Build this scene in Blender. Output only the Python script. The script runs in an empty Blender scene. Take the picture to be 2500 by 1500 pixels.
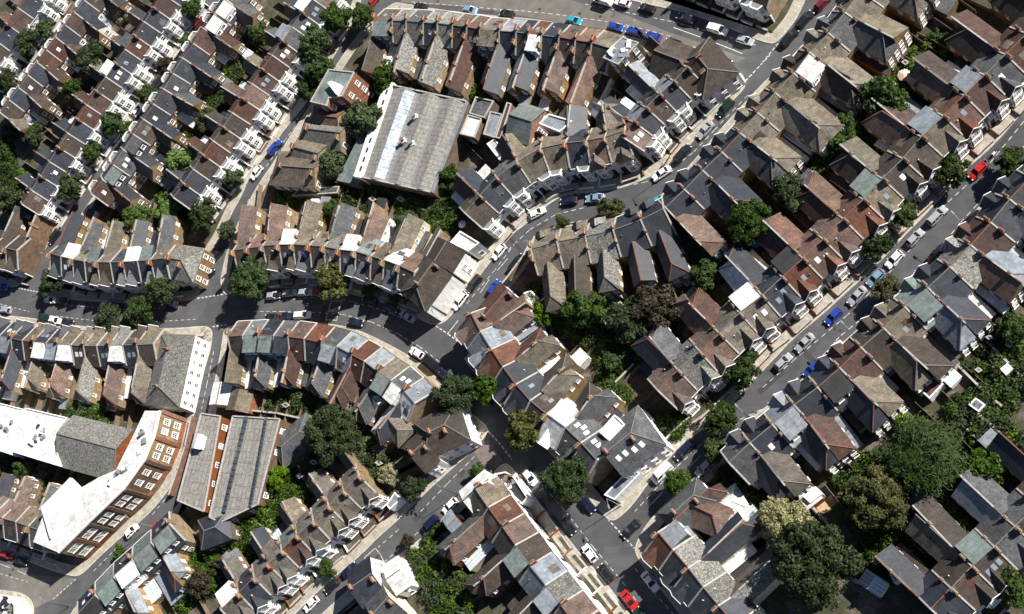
import bpy, math, random
from mathutils import Vector, Matrix
random.seed(7)
R = random.random
def U(a, b): return a + (b - a) * R()

# ============================================================ camera, sky, sun, exposure
SUN_AZ, SUN_EL = math.radians(27.5), math.radians(39)
sc = bpy.context.scene
cam_d = bpy.data.cameras.new('camera'); cam = bpy.data.objects.new('camera', cam_d)
sc.collection.objects.link(cam); sc.camera = cam
CAM_H = 256.0
cam_d.sensor_width = 36.0; cam_d.lens = 36.0 * 3441.65 / 2500.0
cam_d.clip_start = 1.0; cam_d.clip_end = 4000.0
cam.matrix_world = Matrix(((0.902250, 0.147207, 0.405308, 0), (0.0, 0.939926, -0.341379, 0), (-0.431213, 0.308009, 0.848048, CAM_H), (0, 0, 0, 1)))
world = bpy.data.worlds.new('World'); sc.world = world; world.use_nodes = True
wn = world.node_tree.nodes; bg = wn['Background']
sky = wn.new('ShaderNodeTexSky'); sky.sky_type = 'NISHITA'; sky.sun_disc = False
sky.air_density = 0.7; sky.dust_density = 0.4; sky.sun_elevation = SUN_EL; sky.sun_rotation = math.pi / 2 - SUN_AZ
world.node_tree.links.new(sky.outputs[0], bg.inputs[0]); bg.inputs[1].default_value = 0.05
sun_d = bpy.data.lights.new('sun', 'SUN'); sun_d.energy = 5.0; sun_d.angle = math.radians(0.5); sun_d.color = (1.0, 0.945, 0.865)
sun = bpy.data.objects.new('sun', sun_d); sc.collection.objects.link(sun)
sd = Vector((math.cos(SUN_AZ) * math.cos(SUN_EL), math.sin(SUN_AZ) * math.cos(SUN_EL), math.sin(SUN_EL)))
sun.rotation_euler = sd.to_track_quat('Z', 'Y').to_euler(); sun.location = sd * 300
sc.view_settings.view_transform = 'Standard'; sc.view_settings.look = 'None'
sc.view_settings.exposure = 0.95; sc.view_settings.gamma = 1.0

# ============================================================ layout of the place, in metres
D = {
'ROWS': [
 {'ph': 'white-bay terrace on the shaded top-left street', 'end': 'top', 'B': [(-212.55, 202.54), (-215.31, 199.14), (-218.06, 195.75), (-220.82, 192.36), (-223.57, 188.96), (-226.33, 185.57), (-229.11, 182.2), (-231.89, 178.83), (-234.59, 175.39), (-237.26, 171.93), (-239.94, 168.48), (-242.55, 164.98), (-245.12, 161.44), (-247.69, 157.9), (-250.25, 154.36), (-252.82, 150.83), (-255.39, 147.29)], 's': 1, 'off': -4.3, 'df': 4.3, 'db': 4.3, 'ze': 6.2, 'zr': 8.9, 'fc': 'krkkrkkbrrkbkkkr', 'rc': 'krkkrkkbrrkbkkkr', 'ft': 'w', 'wing': {'L': 5.5, 'w': 2.2, 'o': 0, 'ze': 5.0, 'zr': 6.9}, 'dorm': '....g.w.........', 'sky': '000011200100010 ', 'par': 1, 'chim': 1, 'fw': 'W', 'rw': 'Y', 'wc': 'krkkrkkbrrkbkkkr', 'ends': '  '},  # top-left rows: some brown roofs coded darker, putting the corner's shade into their colour
 {'ph': 'rear-facing terrace nearest the top-left corner', 'end': 'top', 'B': [(-240.57, 214.05), (-243.39, 210.91), (-246.22, 207.77), (-249.04, 204.63), (-251.87, 201.49), (-254.69, 198.35), (-257.53, 195.23), (-260.39, 192.12), (-263.25, 189.01), (-266.11, 185.9), (-268.96, 182.79), (-271.82, 179.68)], 's': -1, 'off': 0, 'df': 4.3, 'db': 4.3, 'ze': 5.8, 'zr': 8.5, 'fc': 'kbkrkrrkbkb', 'rc': 'kbkrkrrkbkb', 'ft': 'w', 'wing': {'L': 6, 'w': 2.3, 'o': 0, 'ze': 5.2, 'zr': 7.2}, 'dorm': '...........', 'sky': '20000100100', 'par': 1, 'chim': 1, 'fw': 'W', 'rw': 'YYWYWWYYYYY', 'wc': 'kbkrkrrkbkb', 'ends': '  '},
 {'ph': 'white-bay terrace cut by the top-left corner', 'end': 'top', 'B': [(-256.14, 221.78), (-259.62, 217.45), (-263.08, 213.1), (-266.51, 208.72), (-270.13, 204.5), (-273.86, 200.37), (-277.48, 196.15), (-280.87, 191.74)], 's': 1, 'off': -4.3, 'df': 4.3, 'db': 4.3, 'ze': 6.2, 'zr': 8.9, 'fc': 'kkkrkbk', 'rc': 'kkkrkbk', 'ft': 'w', 'wing': {'L': 5, 'w': 2.2, 'o': 1, 'ze': 5, 'zr': 6.9}, 'dorm': '', 'sky': '', 'par': 1, 'chim': 1, 'fw': 'W', 'rw': 'Y', 'wc': 'kkkrkbk', 'ends': '  '},
 {'ph': 'yellow-brick backs between the two top-left streets', 'end': 'top', 'B': [(-195.93, 198.79), (-198.88, 195.27), (-201.83, 191.74), (-204.78, 188.21), (-207.73, 184.68), (-210.67, 181.15), (-213.33, 177.4), (-215.96, 173.63), (-218.69, 169.92), (-221.51, 166.29), (-224.32, 162.66), (-227.11, 158.99), (-229.91, 155.35), (-232.87, 151.83), (-235.84, 148.31)], 's': -1, 'off': 0, 'df': 4.3, 'db': 4.3, 'ze': 5.8, 'zr': 8.5, 'fc': 'gkrrkkgkkbkgkr', 'rc': 'gkrrkkgkkbkgkr', 'ft': 'w', 'wing': {'L': 6.5, 'w': 2.3, 'o': 0, 'ze': 5.4, 'zr': 7.4}, 'dorm': '.ww.......g.n.', 'sky': '00100010110201', 'par': 1, 'chim': 1, 'fw': 'W', 'rw': 'Y', 'wc': 'gkrrkkgkkbkgkr', 'ends': '  '},
 {'ph': 'white-bay terrace facing the left side street', 'end': 'top', 'B': [(-165.94, 188.19), (-168.65, 184.97), (-171.37, 181.74), (-174.08, 178.52), (-176.8, 175.3), (-179.51, 172.07), (-182.23, 168.85), (-184.94, 165.63), (-187.5, 162.28), (-190.03, 158.91), (-192.62, 155.58), (-195.29, 152.32), (-197.97, 149.07), (-200.68, 145.83), (-203.38, 142.6), (-206.08, 139.37)], 's': 1, 'off': -4.3, 'df': 4.3, 'db': 4.3, 'ze': 6.2, 'zr': 8.9, 'fc': 'pkggbrrprbbrbkk', 'rc': 'pkggbrrprbbrbkk', 'ft': 'w', 'wing': {'L': 5.5, 'w': 2.2, 'o': 1, 'ze': 5, 'zr': 6.9}, 'dorm': '.w.s...........', 'sky': '022020200000000', 'par': 1, 'chim': 1, 'fw': 'W', 'rw': 'Y', 'wc': 'pkggbrrprbbrbkk', 'ends': '  '},
 {'ph': 'houses at the left edge above main road', 'end': 'left', 'B': [(-272.88, 137.91), (-268.84, 136.24), (-264.78, 134.65), (-260.7, 133.12)], 's': -1, 'off': -4.3, 'df': 4.3, 'db': 4.3, 'ze': 5.8, 'zr': 8.5, 'fc': 'bbb', 'rc': 'bbb', 'ft': 'g', 'wing': {'L': 7, 'w': 2.1, 'o': 0, 'ze': 5.2, 'zr': 7.2}, 'dorm': '', 'sky': '', 'par': 1, 'chim': 1, 'fw': 'B', 'rw': 'B', 'wc': 'bbb', 'ends': '  '},
 {'ph': 'dark slate terrace above the left main road', 'end': 'left', 'B': [(-247.77, 134.46), (-243.93, 132.85), (-239.94, 131.37), (-236.02, 130.18), (-231.74, 129.22), (-227.53, 128.42), (-223.61, 127.85), (-219.1, 127.33), (-214.85, 126.88), (-210.46, 126.55)], 's': -1, 'off': 0, 'df': 4.3, 'db': 4.3, 'ze': 5.8, 'zr': 8.5, 'fc': 'kkkbbkkkk', 'rc': 'gwtntgwnt', 'ft': 'g', 'wing': {'L': 8, 'w': 2.5, 'o': 1, 'ze': 5.2, 'zr': 7.1}, 'dorm': '.w.n..wn.', 'sky': '020200000', 'par': 1, 'chim': 1, 'fw': 'W', 'rw': 'Y', 'wc': 'kkggttkkgg', 'ends': '  '},
 {'ph': 'brown terrace with red stacks above main road', 'end': 'left', 'B': [(-190.61, 125.12), (-186.46, 124.9), (-182.19, 124.66), (-177.76, 124.22), (-173.74, 123.5), (-169.2, 122.45), (-165.27, 121.55), (-161.18, 120.08), (-156.97, 118.91), (-152.8, 117.05), (-149.39, 115.48), (-145.5, 113.51), (-141.65, 111.24)], 's': -1, 'off': 0, 'df': 4.3, 'db': 4.3, 'ze': 5.8, 'zr': 8.5, 'fc': 'bbbbkblkkbkb', 'rc': 'pppwttlwntwp', 'ft': 'g', 'wing': {'L': 7.5, 'w': 2.7, 'o': 1, 'ze': 5.2, 'zr': 7.4}, 'dorm': '...w...w.....', 'sky': '000220021020', 'par': 1, 'chim': 2, 'fw': 'W', 'rw': 'YWYCYWYYWYCY', 'wc': 'ppppttggpptt', 'ends': '  '},
 {'ph': 'terrace below the left main road', 'end': 'left', 'B': [(-265.63, 115.2), (-261.35, 114.25), (-257.22, 113.1), (-253.26, 111.88), (-249.53, 111.02), (-245.58, 110.13), (-241.66, 109.24), (-237.14, 108.38), (-233.2, 107.61), (-229.08, 107.02), (-225.26, 106.57), (-221.11, 106.08), (-216.87, 105.58), (-211.84, 105.06)], 's': 1, 'off': 0, 'df': 4.3, 'db': 4.3, 'ze': 5.8, 'zr': 8.5, 'fc': 'kkkpkkttttlbt', 'rc': 'kskrkkbbbkbkb', 'ft': 'g', 'wing': {'L': 8.4, 'w': 2.5, 'o': 1, 'ze': 5.0, 'zr': 7.3, 'hip': 1}, 'dorm': '.s..wsw...w..', 'sky': '0200200202020', 'par': 1, 'chim': 1, 'fw': 'B', 'rw': 'Y', 'wc': 'bbkkttppllppp', 'ends': '  '},
 {'ph': 'curving terrace below the central main road', 'end': 'left', 'B': [(-190.36, 103.77), (-186.31, 103.35), (-181.92, 102.87), (-177.75, 102.09), (-173.81, 101.35), (-169.35, 100.15), (-164.75, 98.58), (-160.58, 97.02), (-156.85, 94.76), (-153.45, 92.62), (-150.19, 90.01), (-146.6, 87.47), (-143.59, 84.8), (-140.85, 81.74)], 's': 1, 'off': 0, 'df': 4.3, 'db': 4.3, 'ze': 5.8, 'zr': 8.5, 'fc': 'pnkgpRgsRstgs', 'rc': 'bnnkrkksrrntws', 'ft': 'p', 'wing': {'L': 7, 'w': 2.6, 'o': 1, 'ze': 5.0, 'zr': 7.0, 'hip': 1}, 'dorm': '.nnk..s...nw.', 'sky': '0000000100022', 'par': 1, 'chim': 1, 'fw': 'Y', 'rw': 'Y', 'wc': 'tkkrrggrrggwk', 'ends': '  '},
 {'ph': 'terrace below the top road', 'end': 'left', 'B': [(-154.43, 177.36), (-149.36, 175.91), (-145.59, 174.8), (-141.09, 173.29), (-137.29, 172.08), (-133.33, 170.5), (-129.63, 169.1), (-126.28, 167.59), (-121.44, 165.91), (-117.28, 164.52), (-114.27, 163.43), (-111.09, 162.19), (-106.88, 160.6), (-103.02, 158.89), (-99.21, 157.31), (-95.0, 154.84)], 's': 1, 'off': 0, 'df': 4.3, 'db': 4.3, 'ze': 5.8, 'zr': 8.5, 'fc': 'tlglltptskRkppt', 'rc': 'nllklbbtkkwkbbb', 'ft': 'p', 'wing': {'L': 9, 'w': 2.7, 'o': 1, 'ze': 5.2, 'zr': 7.5}, 'dorm': 'n......t..w....', 'sky': '200100200020000', 'par': 1, 'chim': 2, 'fw': 'Y', 'rw': 'Y', 'wc': 'bllllrrkkskkpp', 'ends': '  '},
 {'ph': 'white-bay terrace on the upper curving street', 'end': 'top', 'B': [(-78.13, 146.04), (-81.19, 143.6), (-84.31, 141.24), (-87.4, 138.85), (-90.18, 136.11), (-92.55, 133.0)], 's': 1, 'off': 0, 'df': 4.3, 'db': 4.3, 'ze': 5.8, 'zr': 8.5, 'fc': 'bkbkp', 'rc': 'bsksp', 'ft': 'w', 'wing': {'L': 8.5, 'w': 2.2, 'o': 1, 'ze': 5, 'zr': 6.6}, 'dorm': '', 'sky': '00002', 'par': 1, 'chim': 2, 'fw': 'W', 'rw': 'W', 'wc': 'sskkw', 'ends': '  '},
 {'ph': 'hip-fronted terrace on the bend of curving street', 'end': 'right', 'B': [(-91.67, 130.13), (-96.42, 129.47), (-101.19, 129.55), (-105.95, 130.08), (-110.62, 130.05), (-115.09, 128.34), (-119.29, 126.03), (-122.93, 122.92), (-126.44, 119.66)], 's': 1, 'off': -4.6, 'df': 4.6, 'db': 4, 'ze': 5.8, 'zr': 8.5, 'fc': 'tpkttgkb', 'rc': 'ttkttgkb', 'ft': 'hhwwwwww', 'wing': {'L': 5, 'w': 2.9, 'o': 0, 'ze': 5.2, 'zr': 7.6}, 'dorm': '', 'sky': '00000000', 'par': 1, 'chim': 2, 'fw': 'W', 'rw': 'Y', 'wc': 'ttkttbkb', 'ends': '  '},
 {'ph': 'big-winged houses right of the curving street', 'end': 'top', 'B': [(-34.65, 162.07), (-38.13, 158.15), (-41.61, 154.24), (-45.1, 150.34), (-48.63, 146.48), (-52.67, 143.15), (-56.15, 139.24), (-60.18, 135.91), (-63.91, 132.24), (-67.77, 128.7), (-71.7, 125.24), (-75.88, 122.08), (-79.87, 118.7), (-84.06, 115.56)], 's': -1, 'off': 0, 'df': 3.8, 'db': 4.8, 'ze': 5.8, 'zr': 8.5, 'fc': 'bttgtbtttkkkk', 'rc': 'bttgtbtttkkkk', 'ft': 'g', 'wing': {'L': 8.6, 'w': 3.9, 'o': 0, 'ze': 5.5, 'zr': 8.1, 'hip': 1}, 'dorm': '.....w.......', 'sky': '', 'par': 1, 'chim': 2, 'fw': 'X', 'rw': 'Y', 'wc': 'bttgtbtttkkkk', 'ends': '  '},
 {'ph': 'pyramid-roofed houses inside the bend', 'end': 'left', 'B': [(-113.97, 111.89), (-107.98, 112.44), (-101.64, 112.52), (-95.4, 112.7), (-89.38, 113.8), (-84.45, 115.36)], 's': 1, 'off': 0, 'df': 3.8, 'db': 5.0, 'ze': 5.8, 'zr': 8.5, 'fc': 'ttlkk', 'rc': 'ttlkk', 'ft': 'h', 'wing': {'L': 7.4, 'w': 2.25, 'o': 0, 'ze': 5.2, 'zr': 7.2, 'hip': 1, 'single': 1}, 'dorm': '', 'sky': '', 'par': 1, 'chim': 2, 'fw': 'Y', 'rw': 'Y', 'wc': 'ttlkk', 'ends': '  '},
 {'ph': 'red-gabled terrace left of the right-hand street', 'end': 'top', 'B': [(-1.27, 140.18), (-5.42, 136.88), (-9.57, 133.57), (-13.7, 130.24), (-17.75, 126.82), (-21.85, 123.45), (-26.0, 120.14), (-30.17, 116.87), (-33.95, 113.16), (-38.1, 109.85), (-41.98, 106.23), (-46.14, 102.94), (-50.27, 99.61), (-54.42, 96.31), (-58.7, 93.18), (-62.94, 89.99), (-67.46, 87.22), (-71.51, 83.81), (-75.79, 80.68), (-80.13, 77.63), (-84.15, 74.18)], 's': 1, 'off': -4.5, 'df': 4.5, 'db': 4.6, 'ze': 5.8, 'zr': 8.5, 'fc': 'bbrgrRtbbtRpRRkttplpk', 'rc': 'bbrggRtbbnRpRRkttplpk', 'ft': 'g', 'wing': {'L': 8.6, 'w': 3.5, 'o': 0, 'ze': 5.3, 'zr': 7.8, 'hip': 1}, 'dorm': '....s.s..n...d.w....', 'sky': '00010100110021220000', 'par': 1, 'chim': 2, 'fw': 'X', 'rw': 'Y', 'wc': 'pbrbbprprbprRrkwrpkk', 'ends': '  '},
 {'ph': 'long-winged houses right of the right-hand street', 'end': 'top', 'B': [(-10.68, 111.23), (-15.1, 108.24), (-19.1, 104.7), (-22.79, 100.83), (-26.7, 97.18), (-30.65, 93.58), (-34.88, 90.3), (-39.25, 87.23), (-43.38, 83.83), (-47.74, 80.74), (-51.9, 77.38), (-56.23, 74.24), (-60.8, 71.46), (-65.06, 68.22), (-69.51, 65.26), (-73.75, 62.0)], 's': -1, 'off': 0, 'df': 3.7, 'db': 4.8, 'ze': 5.8, 'zr': 8.5, 'fc': 'bkkrlkntbrkkskg', 'rc': 'bkkrlkntbrdkskg', 'ft': 'g', 'wing': {'L': 7.3, 'w': 3.7, 'o': 1, 'ze': 5.5, 'zr': 8.0, 'hip': 1}, 'dorm': '......n...d.s..', 'sky': '010000110000010', 'par': 1, 'chim': 2, 'fw': 'X', 'rw': 'B', 'wc': 'bkssklsbttrrkskk', 'ends': '  '},
 {'ph': 'terrace at the bottom-right corner', 'end': 'top', 'B': [(-14.52, 48.71), (-18.32, 45.61), (-22.11, 42.5), (-25.83, 39.32), (-29.72, 36.36), (-33.36, 33.08), (-37.02, 29.82)], 's': 1, 'off': -4.6, 'df': 4.6, 'db': 4.8, 'ze': 5.8, 'zr': 8.5, 'fc': 'bbgbbkk', 'rc': 'bggnbkk', 'ft': 'g', 'wing': {'L': 8.8, 'w': 3.3, 'o': 1, 'ze': 5.3, 'zr': 7.7, 'hip': 0}, 'dorm': '...n...', 'sky': '0203000', 'par': 1, 'chim': 2, 'fw': 'X', 'rw': 'B', 'wc': 'bssbtkg', 'ends': '  '},
 {'ph': 'shaded terrace right of the bending main road', 'end': 'top', 'B': [(-127.81, 99.75), (-125.56, 95.31), (-122.98, 91.07), (-120.28, 86.89), (-117.41, 82.83), (-114.23, 79.01), (-110.55, 75.73), (-106.68, 72.62), (-103.24, 69.04), (-100.02, 65.24)], 's': -1, 'off': 0, 'df': 4.8, 'db': 4.6, 'ze': 5.8, 'zr': 8.5, 'fc': 'psRkkbwgg', 'rc': 'psRkkbwgg', 'ft': 'g', 'wing': {'L': 6.4, 'w': 3.2, 'o': 0, 'ze': 5.2, 'zr': 7.4, 'hip': 1}, 'dorm': '......w..', 'sky': '000011033', 'par': 1, 'chim': 1, 'fw': 'X', 'rw': 'Y', 'wc': 'pprtbtbgg', 'ends': '  '},
 {'ph': 'gabled terrace at the bottom, right of main road', 'end': 'top', 'B': [(-88.08, 50.23), (-85.3, 46.71), (-82.48, 43.21), (-79.83, 39.58), (-77.06, 36.05), (-74.22, 32.57)], 's': -1, 'off': 0, 'df': 4.8, 'db': 4.4, 'ze': 5.8, 'zr': 8.5, 'fc': 'Rkkkk', 'rc': 'slllk', 'ft': 'g', 'wing': {'L': 9, 'w': 2.4, 'o': 1, 'ze': 5.2, 'zr': 7.2, 'hip': 1}, 'dorm': 's....', 'sky': '', 'par': 1, 'chim': 1, 'fw': 'X', 'rw': 'C', 'wc': 'rkkgl', 'ends': '  '},
 {'ph': 'white-fronted terrace left of the lower main road', 'end': 'top', 'B': [(-122.96, 64.8), (-120.05, 60.71), (-117.01, 56.72), (-114.04, 52.67), (-111.13, 48.58), (-107.89, 44.75), (-104.76, 40.83), (-101.66, 36.88), (-98.38, 33.08)], 's': 1, 'off': -4.3, 'df': 4.3, 'db': 4.3, 'ze': 5.8, 'zr': 8.5, 'fc': 'tRpbslpR', 'rc': 'tRbnslpt', 'ft': 'p', 'wing': {'L': 9, 'w': 2.6, 'o': 0, 'ze': 5.2, 'zr': 7.2, 'hip': 1}, 'dorm': '...n.s..', 'sky': '', 'par': 1, 'chim': 1, 'fw': 'W', 'rw': 'X', 'wc': 'ttbbbbkk', 'ends': '  '},
 {'ph': 'gabled terrace left of the lower side street', 'end': 'top', 'B': [(-153.86, 67.62), (-157.45, 64.73), (-161.04, 61.84), (-164.65, 58.93), (-168.64, 56.34), (-172.27, 53.42), (-175.59, 50.75), (-178.91, 48.07), (-182.76, 45.13), (-186.96, 41.91)], 's': 1, 'off': 0, 'df': 4.3, 'db': 4.3, 'ze': 5.8, 'zr': 8.5, 'fc': 'yyyyryyky', 'rc': 'yyyynwykw', 'ft': 'g', 'wing': {'L': 6, 'w': 2.2, 'o': 1, 'ze': 5, 'zr': 6.8}, 'dorm': '.....t..w', 'sky': '', 'par': 1, 'chim': 2, 'fw': 'BBBWWWBWB', 'rw': 'Y', 'wc': 'yyyttkkww', 'ends': '  '},
 {'ph': 'dark houses right of the bottom-left street', 'end': 'top', 'B': [(-202.55, 61.55), (-207.32, 57.89), (-212.17, 54.35), (-217.16, 51.01), (-221.81, 47.21), (-226.28, 43.2)], 's': -1, 'off': 0, 'df': 4.3, 'db': 4.3, 'ze': 5.8, 'zr': 8.5, 'fc': 'knknk', 'rc': 'kkwkk', 'ft': 'p', 'wing': {'L': 7, 'w': 2.2, 'o': 0, 'ze': 5.4, 'zr': 6.8, 'hip': 1}, 'dorm': 'nnwnd', 'sky': '20002', 'par': 1, 'chim': 1, 'fw': 'W', 'rw': 'Y', 'wc': 'sksgs', 'ends': '  '},
 {'ph': 'brown houses beside the white school roof', 'end': 'left', 'B': [(-259.04, 69.76), (-255.3, 68.42), (-252.49, 67.24), (-248.19, 65.98), (-244.12, 64.55), (-239.9, 63.16)], 's': -1, 'off': 0, 'df': 4.3, 'db': 4.3, 'ze': 5.8, 'zr': 8.5, 'fc': 'bbbbg', 'rc': 'ppptg', 'ft': 'p', 'wing': {'L': 6, 'w': 2.0, 'o': 1, 'ze': 5, 'zr': 7}, 'dorm': '', 'sky': '', 'par': 1, 'chim': 1, 'fw': 'W', 'rw': 'Y', 'wc': 'ppptg', 'ends': '  '},
 {'ph': 'dark terrace along the top edge', 'end': 'left', 'B': [(-77.13, 168.55), (-73.98, 166.23), (-70.79, 163.97), (-67.59, 161.73), (-64.42, 159.44), (-61.25, 157.15)], 's': -1, 'off': -4.3, 'df': 4.3, 'db': 4.3, 'ze': 5.8, 'zr': 8.5, 'fc': 'krkbr', 'rc': 'krkbr', 'ft': 'w', 'wing': None, 'dorm': '', 'sky': '', 'par': 1, 'chim': 1, 'fw': 'W', 'rw': 'Y', 'wc': 'krkbr', 'ends': '  '},
],
'BLOCKS': {
 'west': [(-265.37, 131.12), (-260.09, 137.03), (-257.26, 141.51), (-252.3, 147.71), (-248.75, 153.13), (-245.68, 158.06), (-241.81, 163.33), (-236.91, 169.09), (-231.91, 172.78), (-228.73, 177.0), (-224.63, 181.36), (-219.69, 189.18), (-215.28, 195.93), (-212.7, 201.08), (-210.23, 210.43), (-243.18, 233.09), (-337.78, 261.41), (-312.7, 140.09), (-269.26, 131.53)],
 'between_side_streets': [(-255.69, 127.05), (-247.44, 124.61), (-229.38, 120.64), (-212.1, 118.56), (-208.02, 118.33), (-206.38, 119.13), (-205.47, 122.48), (-204.03, 129.52), (-201.06, 133.31), (-198.28, 139.43), (-195.79, 143.33), (-193.43, 148.93), (-188.35, 153.98), (-183.9, 159.39), (-178.14, 164.83), (-173.02, 173.02), (-168.28, 179.85), (-164.91, 185.9), (-161.71, 196.74), (-186.92, 211.26), (-204.8, 208.9), (-207.86, 198.54), (-211.38, 192.46), (-215.76, 185.76), (-220.68, 178.01), (-224.75, 173.68), (-227.9, 169.49), (-232.86, 165.82), (-237.72, 160.1), (-241.56, 154.88), (-245.46, 150.14), (-249.54, 144.75), (-253.59, 139.24), (-256.62, 133.33), (-257.78, 128.06)],
 'central': [(-198.65, 117.89), (-199.82, 120.39), (-200.33, 122.05), (-199.04, 129.61), (-196.33, 136.34), (-194.22, 140.29), (-191.01, 145.68), (-187.14, 150.4), (-183.3, 155.68), (-179.46, 160.97), (-173.94, 168.13), (-168.98, 174.87), (-164.77, 180.1), (-160.6, 183.61), (-154.37, 187.12), (-151.47, 185.99), (-142.92, 182.09), (-127.59, 176.22), (-117.09, 172.56), (-108.14, 168.71), (-98.22, 163.92), (-92.39, 161.38), (-88.0, 158.92), (-83.68, 156.41), (-79.45, 153.64), (-74.73, 149.7), (-71.11, 148.52), (-68.91, 146.62), (-68.15, 144.5), (-68.88, 142.56), (-75.33, 137.91), (-80.67, 132.97), (-85.08, 129.06), (-89.15, 127.34), (-94.15, 126.16), (-96.95, 125.77), (-102.38, 126.17), (-109.44, 126.89), (-113.72, 125.3), (-118.34, 121.91), (-122.29, 119.92), (-127.94, 113.88), (-129.63, 111.95), (-133.29, 107.68), (-136.67, 103.73), (-138.06, 102.33), (-140.07, 101.59), (-142.43, 102.14), (-145.67, 104.16), (-149.92, 106.75), (-155.73, 109.61), (-163.09, 112.57), (-170.7, 114.81), (-182.29, 117.21), (-190.14, 118.18), (-195.44, 118.0)],
 'north': [(-61.64, 151.81), (-59.44, 153.49), (-56.16, 157.04), (-52.06, 165.8), (-106.68, 184.49), (-99.82, 174.99), (-92.77, 170.73), (-88.6, 168.55), (-80.18, 164.23), (-73.31, 159.67), (-68.37, 155.99), (-64.03, 152.91)],
 'north_strip': [(-148.82, 193.1), (-138.56, 186.22), (-117.05, 179.73), (-106.73, 181.22), (-106.68, 184.49), (-148.92, 196.62)],
 'east': [(-134.45, 96.63), (-132.54, 94.31), (-129.46, 91.39), (-127.2, 89.26), (-122.29, 81.61), (-116.7, 73.93), (-111.28, 66.93), (-106.46, 61.0), (-102.52, 56.45), (-101.34, 55.21), (-100.05, 54.93), (-98.74, 55.63), (-96.28, 57.52), (-92.73, 61.73), (-88.86, 65.59), (-85.87, 68.54), (-82.51, 70.47), (-78.66, 72.73), (-75.14, 75.35), (-70.9, 79.35), (-66.16, 83.52), (-61.79, 87.39), (-56.18, 91.06), (-51.64, 94.53), (-46.88, 98.02), (-43.2, 101.01), (-39.25, 104.61), (-34.75, 108.35), (-26.3, 116.23), (-22.99, 118.46), (-19.45, 121.48), (-15.19, 125.71), (-8.57, 131.98), (1.14, 140.06), (14.04, 156.08), (-33.72, 172.36), (-42.06, 162.97), (-46.49, 158.34), (-47.71, 156.73), (-52.35, 152.73), (-55.71, 150.02), (-59.06, 147.58), (-64.89, 143.24), (-70.44, 138.32), (-75.54, 133.76), (-79.76, 129.46), (-84.42, 125.24), (-88.62, 121.86), (-92.51, 120.08), (-96.84, 119.59), (-102.16, 119.46), (-108.87, 119.57), (-113.39, 119.74), (-116.89, 118.46), (-118.66, 116.57), (-119.84, 114.39), (-122.78, 111.09), (-127.2, 106.6), (-131.14, 102.97), (-134.3, 100.16), (-135.08, 98.59)],
 'south_east': [(-8.32, 122.43), (-15.95, 115.53), (-19.44, 112.53), (-22.7, 110.33), (-31.04, 102.53), (-35.47, 98.83), (-39.36, 95.27), (-42.99, 92.31), (-47.67, 88.84), (-52.14, 85.41), (-57.67, 81.77), (-61.97, 77.94), (-67.53, 74.82), (-72.65, 71.61), (-76.1, 68.36), (-79.09, 64.4), (-82.89, 62.37), (-86.33, 59.65), (-90.47, 56.67), (-93.43, 53.72), (-95.39, 50.85), (-96.13, 48.76), (-94.87, 46.14), (-91.69, 41.86), (-89.42, 38.94), (-85.06, 33.01), (-77.75, 22.39), (-9.7, 13.55), (0.86, 44.31), (11.85, 117.89)],
 'school': [(-311.4, 133.82), (-270.9, 124.11), (-260.72, 121.87), (-242.06, 116.5), (-228.59, 113.94), (-211.4, 111.59), (-205.03, 111.15), (-202.57, 110.58), (-201.36, 109.16), (-201.47, 105.06), (-203.01, 99.67), (-204.52, 90.32), (-205.43, 87.45), (-207.13, 80.65), (-208.3, 75.8), (-210.26, 71.83), (-215.62, 66.46), (-222.45, 62.24), (-229.16, 57.6), (-233.71, 53.92), (-236.11, 53.41), (-242.2, 54.99), (-250.25, 57.81), (-260.61, 61.47), (-298.47, 71.24)],
 'south': [(-197.5, 109.92), (-189.5, 109.74), (-177.94, 108.19), (-168.92, 106.33), (-163.38, 104.71), (-158.98, 102.68), (-153.56, 99.57), (-147.51, 95.76), (-143.23, 92.63), (-140.13, 89.43), (-135.67, 84.82), (-131.89, 80.74), (-128.39, 77.82), (-127.61, 76.32), (-129.7, 73.91), (-130.93, 72.64), (-135.82, 69.38), (-142.27, 64.67), (-148.45, 59.64), (-153.72, 55.99), (-157.62, 52.73), (-162.25, 49.6), (-167.01, 46.46), (-170.97, 43.42), (-176.73, 38.75), (-187.73, 29.82), (-248.24, 32.31), (-237.39, 42.98), (-234.32, 47.5), (-225.37, 53.52), (-217.76, 60.05), (-211.68, 64.01), (-205.61, 69.95), (-203.68, 74.08), (-202.63, 80.26), (-201.26, 86.96), (-200.11, 93.76), (-199.22, 99.67), (-198.47, 104.64), (-198.22, 108.69)],
 'south_middle': [(-122.29, 68.07), (-118.6, 63.0), (-114.99, 58.47), (-111.62, 54.45), (-107.3, 48.9), (-103.82, 45.21), (-99.69, 39.9), (-95.59, 34.33), (-88.65, 24.25), (-181.22, 27.85), (-170.47, 38.41), (-160.63, 45.52), (-155.74, 48.79), (-150.84, 50.84), (-145.03, 53.82), (-137.86, 59.06), (-131.7, 63.83), (-126.98, 66.65), (-125.58, 68.4), (-123.7, 69.07)],
 'south_west_corner': [(-269.94, 53.66), (-259.05, 51.96), (-252.41, 50.94), (-248.79, 49.07), (-247.38, 46.49), (-247.41, 41.64), (-268.01, 42.74)],
},
'HB': [
 {'label': 'hip-roofed corner house with grey lichen roof closing the dark slate terrace', 'r': [(-209.84, 126.55), (-205.83, 125.32)], 'zr': 8.5, 'ze': 5.8, 'wl': 4.2, 'wr': 4.2, 'ends': 'gh', 'rc': 'l', 'wc': 'Y', 'cat': 'house', 'chim': 1, 'sky': 0, 'name': 'house'},
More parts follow.
